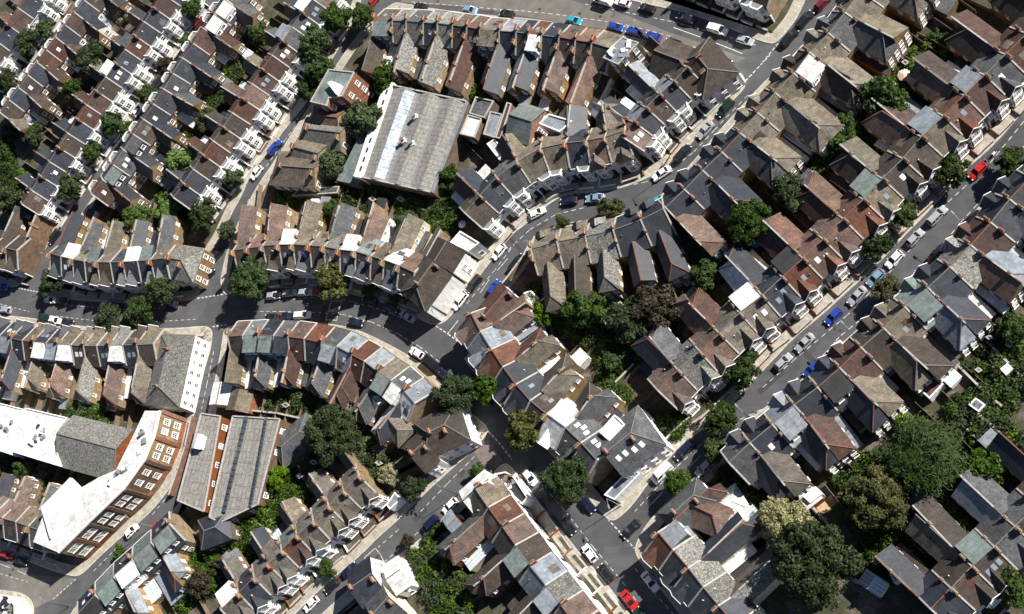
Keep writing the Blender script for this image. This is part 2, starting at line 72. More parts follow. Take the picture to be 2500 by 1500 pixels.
 {'label': 'long white-walled corner pub with green lichen roof beside the narrow lane', 'r': [(-207.06, 103.52), (-208.65, 94.0)], 'zr': 9.0, 'ze': 6.2, 'wl': 4.6, 'wr': 5.2, 'ends': 'hh', 'rc': 'l', 'wc': 'W', 'cat': 'pub', 'chim': 1, 'sky': 0, 'name': 'corner_pub'},
 {'label': 'brown hip-roofed corner building with blank white flank at the main junction', 'r': [(-140.48, 107.47), (-136.38, 112.25)], 'zr': 9.8, 'ze': 7.6, 'wl': 4.2, 'wr': 4.2, 'ends': 'hg', 'rc': 'b', 'wc': 'W', 'cat': 'shop', 'chim': 1, 'sky': 0, 'name': 'corner_shop'},
 {'label': 'brown-roofed white rear wing behind the main junction corner shop', 'r': [(-136.33, 112.7), (-133.49, 116.62)], 'zr': 9.4, 'ze': 7.4, 'wl': 4.0, 'wr': 4.0, 'ends': 'gg', 'rc': 'b', 'wc': 'W', 'cat': 'house', 'chim': 0, 'sky': 0, 'name': 'house'},
 {'label': 'hip-roofed white corner house facing the road mouth at the top junction', 'r': [(-75.93, 148.41), (-73.74, 144.64)], 'zr': 8.5, 'ze': 5.8, 'wl': 4.4, 'wr': 4.6, 'ends': 'hh', 'rc': 'b', 'wc': 'W', 'cat': 'house', 'chim': 1, 'sky': 0, 'name': 'house'},
 {'label': 'long low dark house between two car rows below the top road', 'r': [(-85.49, 152.43), (-78.37, 147.69)], 'zr': 7.6, 'ze': 5.0, 'wl': 4.2, 'wr': 4.0, 'ends': 'gg', 'rc': 'b', 'wc': 'Y', 'cat': 'house', 'chim': 0, 'sky': 0, 'name': 'house'},
 {'label': 'red hipped house right of the left side street below the brick block', 'r': [(-170.66, 156.5), (-164.05, 154.28)], 'zr': 7.8, 'ze': 5.4, 'wl': 3.6, 'wr': 3.6, 'ends': 'hg', 'rc': 'p', 'wc': 'Y', 'cat': 'house', 'chim': 0, 'sky': 0, 'name': 'house'},
 {'label': 'grey slate house with long dark rear wing beside the side street', 'r': [(-172.94, 153.46), (-163.22, 150.24)], 'zr': 7.6, 'ze': 5.4, 'wl': 3.6, 'wr': 3.6, 'ends': 'hg', 'rc': 'l', 'wc': 'Y', 'cat': 'house', 'chim': 1, 'sky': 0, 'name': 'house'},
 {'label': 'tan-roofed house between two orange parapets by the side street', 'r': [(-176.57, 149.54), (-169.06, 146.14)], 'zr': 7.6, 'ze': 5.4, 'wl': 3.6, 'wr': 3.2, 'ends': 'gg', 'rc': 't', 'wc': 'Y', 'cat': 'house', 'chim': 1, 'sky': 0, 'name': 'house'},
 {'label': 'grey-tan corner house with yellow chimney by the side street', 'r': [(-179.65, 145.05), (-169.86, 142.31)], 'zr': 7.8, 'ze': 5.4, 'wl': 4.4, 'wr': 4.0, 'ends': 'hg', 'rc': 't', 'wc': 'Y', 'cat': 'house', 'chim': 1, 'sky': 0, 'name': 'house'},
 {'label': 'green-roofed box house with red brick end', 'r': [(-118.9, 144.38), (-113.61, 141.52)], 'zr': 8.6, 'ze': 6.0, 'wl': 4.0, 'wr': 4.4, 'ends': 'gg', 'rc': 'n', 'wc': 'X', 'cat': 'house', 'chim': 0, 'sky': 0, 'name': 'house'},
 {'label': 'dark slate corner block at the lower junction of the right street', 'r': [(-98.36, 66.31), (-92.85, 69.8)], 'zr': 8.8, 'ze': 6.0, 'wl': 4.8, 'wr': 5.0, 'ends': 'gh', 'rc': 'g', 'wc': 'W', 'cat': 'house', 'chim': 1, 'sky': 4, 'name': 'house'},
 {'label': 'dark red corner house at the tip of the main junction', 'r': [(-125.36, 98.35), (-119.66, 103.83)], 'zr': 8.0, 'ze': 5.6, 'wl': 4.0, 'wr': 3.8, 'ends': 'hg', 'rc': 'r', 'wc': 'X', 'cat': 'house', 'chim': 1, 'sky': 0, 'name': 'house'},
 {'label': 'slate hip corner house at the lower right junction', 'r': [(-85.44, 53.5), (-81.1, 56.75)], 'zr': 7.9, 'ze': 5.6, 'wl': 2.9, 'wr': 3.0, 'ends': 'hh', 'rc': 'g', 'wc': 'X', 'cat': 'house', 'chim': 1, 'sky': 0, 'name': 'house'},
 {'label': 'red-tiled rear wing with white roof terrace near the lower right junction', 'r': [(-81.75, 55.08), (-77.84, 52.92)], 'zr': 7.4, 'ze': 5.2, 'wl': 2.4, 'wr': 3.4, 'ends': 'gh', 'rc': 'p', 'wc': 'X', 'cat': 'house', 'chim': 0, 'sky': 0, 'name': 'house'},
 {'label': 'white gabled house at the tip of the lower triangle block', 'r': [(-129.71, 60.36), (-124.15, 64.19)], 'zr': 7.2, 'ze': 6.0, 'wl': 2.7, 'wr': 3.0, 'ends': 'gg', 'rc': 'w', 'wc': 'W', 'cat': 'house', 'chim': 0, 'sky': 0, 'name': 'house'},
 {'label': 'small flat concrete house with red brick end by the hedge', 'r': [(-134.26, 55.7), (-132.39, 57.23)], 'zr': 5.6, 'ze': 4.6, 'wl': 2.6, 'wr': 2.6, 'ends': 'gg', 'rc': 's', 'wc': 'X', 'cat': 'house', 'chim': 0, 'sky': 0, 'name': 'house'},
 {'label': 'brown hipped corner house with white side facing the crossing', 'r': [(-137.74, 75.08), (-133.89, 76.39)], 'zr': 8.2, 'ze': 5.8, 'wl': 4.6, 'wr': 4.4, 'ends': 'hh', 'rc': 'b', 'wc': 'W', 'cat': 'house', 'chim': 1, 'sky': 0, 'name': 'house'},
 {'label': 'brown-roofed white house with bay left of the crossing corner', 'r': [(-141.98, 70.9), (-138.78, 73.19)], 'zr': 8.0, 'ze': 5.6, 'wl': 4.0, 'wr': 4.2, 'ends': 'gg', 'rc': 'b', 'wc': 'W', 'cat': 'house', 'chim': 1, 'sky': 0, 'name': 'house'},
 {'label': 'dark wing with pale patched roof behind the crossing corner', 'r': [(-148.28, 79.93), (-145.83, 76.94)], 'zr': 6.8, 'ze': 5.0, 'wl': 2.6, 'wr': 2.6, 'ends': 'gh', 'rc': 't', 'wc': 'Y', 'cat': 'house', 'chim': 0, 'sky': 0, 'name': 'house'},
 {'label': 'small glass lean-to house behind the curving terrace', 'r': [(-153.54, 86.64), (-151.01, 83.24)], 'zr': 6.4, 'ze': 4.6, 'wl': 2.6, 'wr': 2.6, 'ends': 'gg', 'rc': 'w', 'wc': 'Y', 'cat': 'house', 'chim': 0, 'sky': 0, 'name': 'house'},
 {'label': 'dark red rear wing behind the curving terrace', 'r': [(-160.11, 88.36), (-158.15, 91.55)], 'zr': 6.6, 'ze': 4.8, 'wl': 2.4, 'wr': 2.6, 'ends': 'hg', 'rc': 'r', 'wc': 'Y', 'cat': 'house', 'chim': 0, 'sky': 0, 'name': 'house'},
 {'label': 'white roofed outbuilding at the lane mouth below the main road', 'r': [(-194.7, 94.49), (-195.44, 89.63)], 'zr': 4.2, 'ze': 3.4, 'wl': 2.6, 'wr': 2.6, 'ends': 'gg', 'rc': 'w', 'wc': 'W', 'cat': 'shed', 'chim': 0, 'sky': 0, 'name': 'outbuilding'},
 {'label': 'grey roofed outbuilding with orange end below the main road', 'r': [(-188.81, 91.97), (-189.97, 87.42)], 'zr': 4.6, 'ze': 3.4, 'wl': 2.8, 'wr': 3.4, 'ends': 'gg', 'rc': 't', 'wc': 'X', 'cat': 'shed', 'chim': 0, 'sky': 0, 'name': 'outbuilding'},
 {'label': 'dark slate house with white gable at the bottom of the lower street', 'r': [(-155.46, 44.28), (-150.33, 47.01)], 'zr': 8.0, 'ze': 5.6, 'wl': 4.4, 'wr': 4.2, 'ends': 'gg', 'rc': 'k', 'wc': 'W', 'cat': 'house', 'chim': 1, 'sky': 0, 'name': 'house'},
 {'label': 'white rear block with pitched grey roof at the bottom', 'r': [(-147.54, 45.9), (-144.36, 47.64)], 'zr': 6.6, 'ze': 5.2, 'wl': 3.2, 'wr': 3.4, 'ends': 'gg', 'rc': 'w', 'wc': 'W', 'cat': 'house', 'chim': 0, 'sky': 0, 'name': 'house'},
 {'label': 'slate house with cream gable at the bottom edge', 'r': [(-149.99, 38.41), (-146.26, 42.02)], 'zr': 8.0, 'ze': 5.6, 'wl': 4.4, 'wr': 4.2, 'ends': 'gg', 'rc': 'g', 'wc': 'C', 'cat': 'house', 'chim': 1, 'sky': 0, 'name': 'house'},
 {'label': 'brown brick workshop with hipped dark roof by the sawtooth sheds', 'r': [(-194.54, 59.74), (-191.62, 60.42)], 'zr': 6.4, 'ze': 4.6, 'wl': 3.6, 'wr': 3.2, 'ends': 'hh', 'rc': 'k', 'wc': 'B', 'cat': 'workshop', 'chim': 0, 'sky': 0, 'name': 'workshop'},
 {'label': 'curved dark felt garage behind the sawtooth sheds', 'r': [(-176.52, 77.24), (-172.0, 80.17)], 'zr': 4.6, 'ze': 3.0, 'wl': 3.6, 'wr': 3.6, 'ends': 'hh', 'rc': 'g', 'wc': 'Y', 'cat': 'garage', 'chim': 0, 'sky': 0, 'name': 'garage'},
 {'label': 'white glazed conservatory house in the lower right gardens', 'r': [(-51.25, 38.04), (-49.63, 40.1)], 'zr': 3.6, 'ze': 2.6, 'wl': 2.2, 'wr': 2.0, 'ends': 'gg', 'rc': 'G', 'wc': 'W', 'cat': 'conservatory', 'chim': 0, 'sky': 0, 'name': 'conservatory'},
 {'label': 'hexagonal pale glass conservatory behind the lower right terrace', 'r': [(-76.69, 55.01), (-75.04, 55.9)], 'zr': 4.0, 'ze': 2.8, 'wl': 2.6, 'wr': 2.6, 'ends': 'hh', 'rc': 'G', 'wc': 'W', 'cat': 'conservatory', 'chim': 0, 'sky': 0, 'name': 'conservatory'},
 {'label': 'glass conservatory beside the orange flat extension', 'r': [(-35.0, 74.78), (-33.15, 76.35)], 'zr': 3.6, 'ze': 2.6, 'wl': 2.0, 'wr': 2.0, 'ends': 'gg', 'rc': 'G', 'wc': 'W', 'cat': 'conservatory', 'chim': 0, 'sky': 0, 'name': 'conservatory'},
],
'FB': [
 {'label': 'white flat-topped rear block on the curving street near the junction', 'p': [(-132.11, 120.31), (-127.37, 116.7), (-130.03, 115.24), (-134.45, 118.13)], 'h': 5.4, 'rc': 'w', 'wc': 'W', 'cat': 'building', 'par': 0.5, 'name': 'flat_roofed_building', 'z0': 0, 'win': 0},
 {'label': 'pale blue flat dormer block on brown brick gable end', 'p': [(-96.44, 152.5), (-91.92, 156.38), (-88.24, 154.1), (-93.04, 149.99)], 'h': 9.2, 'rc': 's', 'wc': 'B', 'cat': 'building', 'par': 0.2, 'name': 'gable_end_house', 'z0': 0, 'win': 0},
 {'label': 'red-brick three-storey block with flat green roof beside the street', 'p': [(-169.77, 158.28), (-165.01, 165.75), (-157.9, 163.28), (-161.01, 157.69), (-164.61, 157.99), (-165.08, 156.11)], 'h': 10.5, 'rc': 'n', 'wc': 'X', 'cat': 'flats', 'par': 0.35, 'name': 'brick_block', 'z0': 0, 'win': 1},
 {'label': 'small white lift house on the flat green roof', 'p': [(-164.4, 161.37), (-163.28, 161.65), (-160.76, 160.14), (-161.96, 157.9)], 'h': 12.0, 'rc': 'w', 'wc': 'W', 'cat': 'roof hut', 'par': 0, 'name': 'roof_hut', 'z0': 10.5, 'win': 0},
 {'label': 'low grey shed roof behind the side street gardens', 'p': [(-179.0, 139.04), (-176.74, 140.39), (-165.55, 138.87), (-166.22, 137.24)], 'h': 3.0, 'rc': 'g', 'wc': 'Y', 'cat': 'shed', 'par': 0.05, 'name': 'garden_shed', 'z0': 0, 'win': 0},
 {'label': 'white flat roof with clutter beside the grey hall corner', 'p': [(-132.93, 144.35), (-130.9, 148.73), (-127.42, 147.08), (-129.27, 142.69)], 'h': 4.8, 'rc': 'w', 'wc': 'B', 'cat': 'building', 'par': 0.4, 'name': 'workshop', 'z0': 0, 'win': 0},
 {'label': 'dark junk-strewn roof deck right of the grey hall', 'p': [(-130.55, 148.91), (-128.92, 152.71), (-124.41, 150.62), (-126.73, 146.9)], 'h': 5.0, 'rc': 'g', 'wc': 'B', 'cat': 'building', 'par': 0.4, 'name': 'workshop', 'z0': 0, 'win': 0},
 {'label': 'pale long roof strip between the hall and the green-roofed house', 'p': [(-126.79, 142.77), (-125.11, 148.04), (-122.2, 146.7), (-124.05, 141.32)], 'h': 5.3, 'rc': 's', 'wc': 'B', 'cat': 'building', 'par': 0.3, 'name': 'workshop', 'z0': 0, 'win': 0},
 {'label': 'narrow red-capped brick range beside the green-roofed house', 'p': [(-123.67, 141.1), (-120.88, 149.16), (-119.76, 148.56), (-122.38, 140.55)], 'h': 5.6, 'rc': 'r', 'wc': 'X', 'cat': 'building', 'par': 0.3, 'name': 'brick_range', 'z0': 0, 'win': 0},
 {'label': 'white angular extension below the cluttered roofs', 'p': [(-126.07, 140.37), (-124.2, 141.15), (-121.82, 137.94), (-122.99, 135.84)], 'h': 5.0, 'rc': 'w', 'wc': 'W', 'cat': 'building', 'par': 0.2, 'name': 'extension', 'z0': 0, 'win': 0},
 {'label': 'pale grey flat block with white end beside the green-roofed house', 'p': [(-112.38, 141.32), (-110.07, 143.14), (-104.61, 140.25), (-107.53, 138.26)], 'h': 7.0, 'rc': 's', 'wc': 'W', 'cat': 'building', 'par': 0.4, 'name': 'rear_block', 'z0': 0, 'win': 0},
 {'label': 'low slate-blue flat roof below the grey hall corner', 'p': [(-121.05, 136.22), (-118.71, 139.06), (-114.75, 135.55), (-116.73, 133.32)], 'h': 5.5, 'rc': 's', 'wc': 'Y', 'cat': 'building', 'par': 0.4, 'name': 'rear_block', 'z0': 0, 'win': 0},
 {'label': 'long pale flat roof of the white shop at the lower junction', 'p': [(-100.67, 59.47), (-95.05, 64.26), (-93.09, 62.96), (-98.53, 58.32)], 'h': 3.5, 'rc': 's', 'wc': 'W', 'cat': 'shop', 'par': 0.25, 'name': 'corner_shop', 'z0': 0, 'win': 0},
 {'label': 'pale glazed flat roof strip beside the white van', 'p': [(-95.14, 65.29), (-90.71, 69.09), (-88.64, 67.62), (-92.9, 63.69)], 'h': 3.2, 'rc': 's', 'wc': 'W', 'cat': 'shop', 'par': 0.2, 'name': 'shop_extension', 'z0': 0, 'win': 0},
 {'label': 'white roof terrace among the slate roofs at the lower junction', 'p': [(-99.83, 71.07), (-96.56, 74.17), (-94.46, 71.97), (-97.7, 69.03)], 'h': 7.4, 'rc': 'w', 'wc': 'W', 'cat': 'building', 'par': 0.3, 'name': 'roof_terrace_block', 'z0': 0, 'win': 0},
 {'label': 'curved white parapet terrace on the triangle corner by the crossing', 'p': [(-124.48, 66.02), (-121.98, 66.2), (-120.12, 65.01), (-117.07, 60.48), (-118.29, 59.19), (-122.91, 63.3)], 'h': 3.4, 'rc': 'd', 'wc': 'W', 'cat': 'building', 'par': 0.6, 'name': 'corner_terrace', 'z0': 0, 'win': 0},
 {'label': 'dark teal flat roof cut by the bottom-left corner', 'p': [(-255.17, 49.88), (-250.77, 49.28), (-248.26, 46.89), (-247.65, 43.05), (-254.09, 43.41)], 'h': 5.5, 'rc': 'd', 'wc': 'W', 'cat': 'building', 'par': 0.3, 'name': 'corner_building', 'z0': 0, 'win': 0},
 {'label': 'flat orange-red extension roof in the right-hand gardens', 'p': [(-39.04, 73.13), (-36.4, 75.13), (-34.85, 73.63), (-37.52, 71.25)], 'h': 3.0, 'rc': 'R', 'wc': 'W', 'cat': 'extension', 'par': 0.08, 'name': 'extension', 'z0': 0, 'win': 0},
 {'label': 'white square pergola roof in the far right garden', 'p': [(-24.86, 75.3), (-23.58, 76.16), (-22.78, 75.02), (-24.06, 74.04)], 'h': 2.4, 'rc': 'w', 'wc': 'W', 'cat': 'shed', 'par': 0.04, 'name': 'garden_shed', 'z0': 0, 'win': 0},
 {'label': 'pale blue shed roof in the far right garden', 'p': [(-30.95, 69.43), (-29.64, 70.54), (-28.14, 69.08), (-29.44, 67.97)], 'h': 2.4, 'rc': 's', 'wc': 'W', 'cat': 'shed', 'par': 0.04, 'name': 'garden_shed', 'z0': 0, 'win': 0},
 {'label': 'white garage roof behind the bottom-right terrace', 'p': [(-47.43, 40.52), (-45.52, 41.83), (-44.0, 40.28), (-46.75, 38.79)], 'h': 3.0, 'rc': 'w', 'wc': 'W', 'cat': 'garage', 'par': 0.05, 'name': 'garage', 'z0': 0, 'win': 0},
 {'label': 'white extension with roof window at the tall garden tree', 'p': [(-61.61, 55.54), (-59.2, 57.11), (-58.03, 55.71), (-60.43, 54.28)], 'h': 3.4, 'rc': 'w', 'wc': 'W', 'cat': 'extension', 'par': 0.1, 'name': 'extension', 'z0': 0, 'win': 0},
 {'label': 'small grey garden shed by the white patio inside the bend', 'p': [(-97.4, 101.47), (-96.62, 101.95), (-95.3, 100.68), (-96.07, 100.05)], 'h': 2.3, 'rc': 's', 'wc': 'Y', 'cat': 'shed', 'par': 0.03, 'name': 'garden_shed', 'z0': 0, 'win': 0},
 {'label': 'grey garden shed roof beside the white patio furniture', 'p': [(-97.61, 99.09), (-96.69, 99.55), (-95.67, 98.34), (-96.59, 97.73)], 'h': 2.3, 'rc': 'g', 'wc': 'Y', 'cat': 'shed', 'par': 0.03, 'name': 'garden_shed', 'z0': 0, 'win': 0},
 {'label': 'pale shed with tilted roof under the long wings', 'p': [(-83.5, 101.86), (-82.46, 102.28), (-81.22, 100.89), (-82.26, 100.32)], 'h': 2.4, 'rc': 's', 'wc': 'Y', 'cat': 'shed', 'par': 0.03, 'name': 'garden_shed', 'z0': 0, 'win': 0},
 {'label': 'white flat extension between dark roofs near the red roof', 'p': [(-67.57, 96.47), (-64.86, 98.3), (-62.86, 95.7), (-65.43, 93.58)], 'h': 6.2, 'rc': 'w', 'wc': 'W', 'cat': 'extension', 'par': 0.1, 'name': 'extension', 'z0': 0, 'win': 0},
 {'label': 'green flat garden room behind the bend houses', 'p': [(-118.34, 104.75), (-116.73, 105.11), (-114.82, 102.94), (-116.27, 102.09)], 'h': 2.6, 'rc': 'n', 'wc': 'W', 'cat': 'shed', 'par': 0.04, 'name': 'garden_room', 'z0': 0, 'win': 0},
 {'label': 'grey shed with white trim beside the flowering shrub', 'p': [(-115.15, 101.76), (-113.39, 103.18), (-111.66, 101.52), (-113.26, 100.38)], 'h': 2.6, 'rc': 'g', 'wc': 'W', 'cat': 'shed', 'par': 0.04, 'name': 'garden_shed', 'z0': 0, 'win': 0},
 {'label': 'pale garage roof beside the gabled lower terrace', 'p': [(-150.21, 62.19), (-148.29, 64.66), (-146.74, 63.05), (-149.34, 61.09)], 'h': 3.0, 'rc': 's', 'wc': 'W', 'cat': 'garage', 'par': 0.05, 'name': 'garage', 'z0': 0, 'win': 0},
 {'label': 'small dark shed beside the far right hedges', 'p': [(-26.75, 81.57), (-26.02, 81.94), (-25.41, 81.23), (-26.13, 80.92)], 'h': 2.3, 'rc': 'd', 'wc': 'Y', 'cat': 'shed', 'par': 0.04, 'name': 'garden_shed', 'z0': 0, 'win': 0},
 {'label': 'white-topped bin store in the far right gardens', 'p': [(-23.63, 79.68), (-22.91, 80.05), (-22.31, 79.35), (-23.03, 79.04)], 'h': 2.3, 'rc': 'w', 'wc': 'Y', 'cat': 'shed', 'par': 0.04, 'name': 'garden_shed', 'z0': 0, 'win': 0},
 {'label': 'teal garden box behind the orange extension', 'p': [(-29.29, 75.8), (-28.57, 76.17), (-27.95, 75.48), (-28.68, 75.16)], 'h': 2.3, 'rc': 'n', 'wc': 'Y', 'cat': 'shed', 'par': 0.04, 'name': 'garden_shed', 'z0': 0, 'win': 0},
 {'label': 'little grey shed beside the lower right lawn', 'p': [(-29.27, 60.83), (-28.56, 61.2), (-27.96, 60.56), (-28.67, 60.23)], 'h': 2.3, 'rc': 'g', 'wc': 'Y', 'cat': 'shed', 'par': 0.04, 'name': 'garden_shed', 'z0': 0, 'win': 0},
 {'label': 'green water butt shed on the bare earth, lower right', 'p': [(-50.48, 42.91), (-49.74, 43.29), (-49.1, 42.68), (-49.83, 42.33)], 'h': 2.3, 'rc': 'n', 'wc': 'Y', 'cat': 'shed', 'par': 0.04, 'name': 'garden_shed', 'z0': 0, 'win': 0},
 {'label': 'pale shed near the greenhouse, bottom right', 'p': [(-54.28, 39.88), (-53.54, 40.27), (-52.89, 39.66), (-53.62, 39.31)], 'h': 2.3, 'rc': 's', 'wc': 'Y', 'cat': 'shed', 'par': 0.04, 'name': 'garden_shed', 'z0': 0, 'win': 0},
 {'label': 'brown shed behind the curving terrace', 'p': [(-178.75, 87.73), (-177.71, 88.18), (-176.58, 87.29), (-177.62, 86.9)], 'h': 2.3, 'rc': 'b', 'wc': 'Y', 'cat': 'shed', 'par': 0.04, 'name': 'garden_shed', 'z0': 0, 'win': 0},
 {'label': 'white shed in the middle gardens', 'p': [(-174.0, 70.95), (-172.99, 71.4), (-171.9, 70.57), (-172.91, 70.17)], 'h': 2.3, 'rc': 'w', 'wc': 'Y', 'cat': 'shed', 'par': 0.04, 'name': 'garden_shed', 'z0': 0, 'win': 0},
 {'label': 'small tan deck hut near the blue table', 'p': [(-153.82, 71.78), (-152.85, 72.22), (-151.84, 71.41), (-152.81, 71.02)], 'h': 2.3, 'rc': 't', 'wc': 'Y', 'cat': 'shed', 'par': 0.04, 'name': 'garden_shed', 'z0': 0, 'win': 0},
 {'label': 'grey shed behind the great dark tree', 'p': [(-170.57, 73.69), (-169.56, 74.14), (-168.48, 73.31), (-169.49, 72.91)], 'h': 2.3, 'rc': 'g', 'wc': 'Y', 'cat': 'shed', 'par': 0.04, 'name': 'garden_shed', 'z0': 0, 'win': 0},
 {'label': 'orange-brown shed below the grey hall', 'p': [(-157.89, 134.49), (-156.85, 134.91), (-155.75, 133.89), (-156.79, 133.53)], 'h': 2.3, 'rc': 'R', 'wc': 'Y', 'cat': 'shed', 'par': 0.04, 'name': 'garden_shed', 'z0': 0, 'win': 0},
 {'label': 'tan shed below the grey hall', 'p': [(-150.53, 133.05), (-149.5, 133.47), (-148.43, 132.46), (-149.45, 132.1)], 'h': 2.3, 'rc': 't', 'wc': 'Y', 'cat': 'shed', 'par': 0.04, 'name': 'garden_shed', 'z0': 0, 'win': 0},
 {'label': 'white lean-to shed behind the top road terrace', 'p': [(-135.25, 156.04), (-134.23, 156.44), (-133.19, 155.36), (-134.21, 155.03)], 'h': 2.3, 'rc': 'w', 'wc': 'Y', 'cat': 'shed', 'par': 0.04, 'name': 'garden_shed', 'z0': 0, 'win': 0},
 {'label': 'slate shed under the big-winged houses', 'p': [(-36.24, 140.18), (-35.44, 140.54), (-34.75, 139.65), (-35.55, 139.35)], 'h': 2.3, 'rc': 'k', 'wc': 'Y', 'cat': 'shed', 'par': 0.04, 'name': 'garden_shed', 'z0': 0, 'win': 0},
 {'label': 'pale hut beside the blush parasol', 'p': [(-38.78, 135.88), (-37.98, 136.24), (-37.29, 135.36), (-38.09, 135.06)], 'h': 2.3, 'rc': 'w', 'wc': 'Y', 'cat': 'shed', 'par': 0.04, 'name': 'garden_shed', 'z0': 0, 'win': 0},
],
'SP': {
 'hall': [(-150.29, 160.47), (-130.87, 151.82), (-139.42, 131.05), (-157.77, 138.49)],
 'hall_low': [(-151.81, 161.63), (-149.35, 159.96), (-159.62, 137.45), (-165.73, 139.9), (-160.87, 148.86)],
 'shed1': [(-198.75, 87.34), (-193.23, 86.02), (-195.87, 64.39), (-203.44, 67.59)],
 'shed2': [(-189.76, 85.61), (-176.92, 83.43), (-181.43, 64.63), (-191.12, 61.51), (-194.24, 63.01)],
 'school_front': [(-207.0, 87.9), (-208.13, 81.85), (-210.31, 76.61), (-215.52, 70.42), (-225.03, 63.33), (-232.75, 57.3)],
 'school_roofL': [(-211.63, 88.46), (-214.56, 82.57), (-218.49, 75.2), (-223.19, 74.06), (-238.44, 68.04), (-241.09, 60.51)],
 'white1': [(-262.57, 97.79), (-251.21, 94.26), (-254.16, 90.42), (-253.43, 83.08), (-257.67, 84.57), (-260.76, 86.99)],
 'white2': [(-250.41, 94.41), (-236.78, 90.35), (-239.72, 86.94), (-237.69, 78.62), (-252.69, 83.6), (-253.69, 89.92)],
 'grey': [(-237.58, 86.0), (-219.22, 80.29)],
 'school_hut': [(-239.19, 68.3), (-231.32, 74.59), (-226.93, 71.07), (-235.38, 60.7)],
},
'CARS': [
 ('the left kerb of the long right-hand street', -24.71, 114.83, -2.439, 'red', 'hatch'),
 ('the left kerb of the long right-hand street', -32.97, 107.2, -2.439, 'silver', 'estate'),
 ('the left kerb of the long right-hand street', -37.42, 103.48, -2.439, 'silver', 'hatch'),
 ('the left kerb of the long right-hand street', -41.62, 99.85, -2.439, 'white', 'hatch'),
 ('the left kerb of the long right-hand street', -45.41, 96.69, -2.439, 'pale blue', 'hatch'),
 ('the left kerb of the long right-hand street', -49.2, 93.66, -2.439, 'silver', 'saloon'),
 ('the left kerb of the long right-hand street', -53.95, 90.27, -2.439, 'blue', 'hatch'),
 ('the left kerb of the long right-hand street', -59.88, 85.79, -2.439, 'silver', 'saloon'),
 ('the left kerb of the long right-hand street', -64.28, 82.52, -2.439, 'silver', 'hatch'),
 ('the left kerb of the long right-hand street', -85.01, 67.3, -2.44, 'dark blue', 'estate'),
 ('the left kerb of the long right-hand street', -89.7, 63.3, -2.44, 'white', 'van'),
 ('the right kerb of the long right-hand street', -33.45, 99.83, -2.437, 'black', 'saloon'),
 ('the right kerb of the long right-hand street', -38.06, 95.47, -2.437, 'white', 'saloon'),
 ('the right kerb of the long right-hand street', -45.78, 89.51, -2.437, 'black', 'saloon'),
 ('the right kerb of the long right-hand street', -54.21, 83.6, -2.438, 'white', 'hatch'),
 ('the right kerb of the long right-hand street', -58.81, 80.39, -2.438, 'blue', 'hatch'),
 ('the right kerb of the long right-hand street', -65.42, 75.5, -2.438, 'blue', 'hatch'),
 ('the right kerb of the long right-hand street', -81.14, 63.43, -2.438, 'silver', 'hatch'),
 ('the right kerb of the long right-hand street', -96.48, 52.97, -2.439, 'black', 'saloon'),
 ('the right kerb of the bending main road', -131.5, 91.48, -0.938, 'silver', 'saloon'),
 ('the right kerb of the bending main road', -105.35, 58.53, -0.941, 'dark blue', 'hatch'),
 ('the right kerb of the bending main road', -92.81, 42.61, -0.943, 'white', 'saloon'),
 ('the left kerb of the bending main road', -117.96, 65.36, -0.93, 'white', 'hatch'),
 ('the left kerb of the bending main road', -109.63, 54.63, -0.931, 'black', 'hatch'),
 ('the left kerb of the bending main road', -105.19, 48.89, -0.931, 'white', 'hatch'),
 ('the left kerb of the bending main road', -101.92, 44.82, -0.931, 'black', 'hatch'),
 ('the left kerb of the bending main road', -97.18, 39.24, -0.932, 'red', 'saloon'),
 ('the left kerb of the bending main road', -94.98, 36.12, -0.932, 'green', 'hatch'),
 ('the lower kerb of the main road bend', -175.61, 109.21, -0.083, 'white', 'estate'),
 ('the lower kerb of the main road bend', -179.35, 109.58, -0.152, 'dark blue', 'hatch'),
 ('the lower kerb of the main road bend', -184.06, 110.0, -0.152, 'black', 'hatch'),
 ('the lower kerb of the main road bend', -161.04, 105.32, -0.324, 'dark blue', 'hatch'),
 ('the lower kerb of the main road bend', -145.08, 95.71, -0.592, 'white', 'hatch'),
 ('the lower kerb of the main road bend', -140.9, 92.61, -0.762, 'black', 'van'),
 ('the lower kerb of the main road bend', -137.74, 89.53, -0.762, 'dark blue', 'hatch'),
 ('the upper kerb of the central main road', -184.04, 115.31, -0.072, 'silver', 'hatch'),
 ('the upper kerb of the central main road', -179.6, 115.29, -0.072, 'silver', 'hatch'),
 ('the upper kerb of the central main road', -175.18, 114.71, -0.072, 'silver', 'hatch'),
 ('the upper kerb of the central main road', -171.38, 114.3, -0.072, 'red', 'hatch'),
 ('the upper kerb of the central main road', -157.55, 110.07, -0.471, 'black', 'hatch'),
 ('the upper kerb of the central main road', -152.08, 107.39, -0.51, 'black', 'hatch'),
 ('the upper kerb of the central main road', -147.69, 104.65, -0.62, 'silver', 'saloon'),
 ('the upper kerb of the left main road', -270.87, 131.78, -0.275, 'blue', 'hatch'),
 ('the upper kerb of the left main road', -253.4, 125.32, -0.273, 'white', 'hatch'),
 ('the upper kerb of the left main road', -249.38, 124.41, -0.273, 'black', 'hatch'),
 ('the upper kerb of the left main road', -232.58, 120.61, -0.274, 'dark blue', 'estate'),
 ('the upper kerb of the left main road', -222.89, 119.08, -0.276, 'white', 'hatch'),
 ('the upper kerb of the left main road', -214.31, 117.95, -0.277, 'dark blue', 'estate'),
 ('the lower kerb of the left main road', -268.56, 124.97, -0.317, 'silver', 'hatch'),
 ('the lower kerb of the left main road', -254.91, 120.85, -0.318, 'green', 'hatch'),
 ('the lower kerb of the left main road', -250.95, 119.42, -0.318, 'white', 'hatch'),
 ('the lower kerb of the left main road', -246.7, 118.22, -0.318, 'black', 'hatch'),
 ('the lower kerb of the left main road', -219.2, 113.7, -0.324, 'green', 'hatch'),
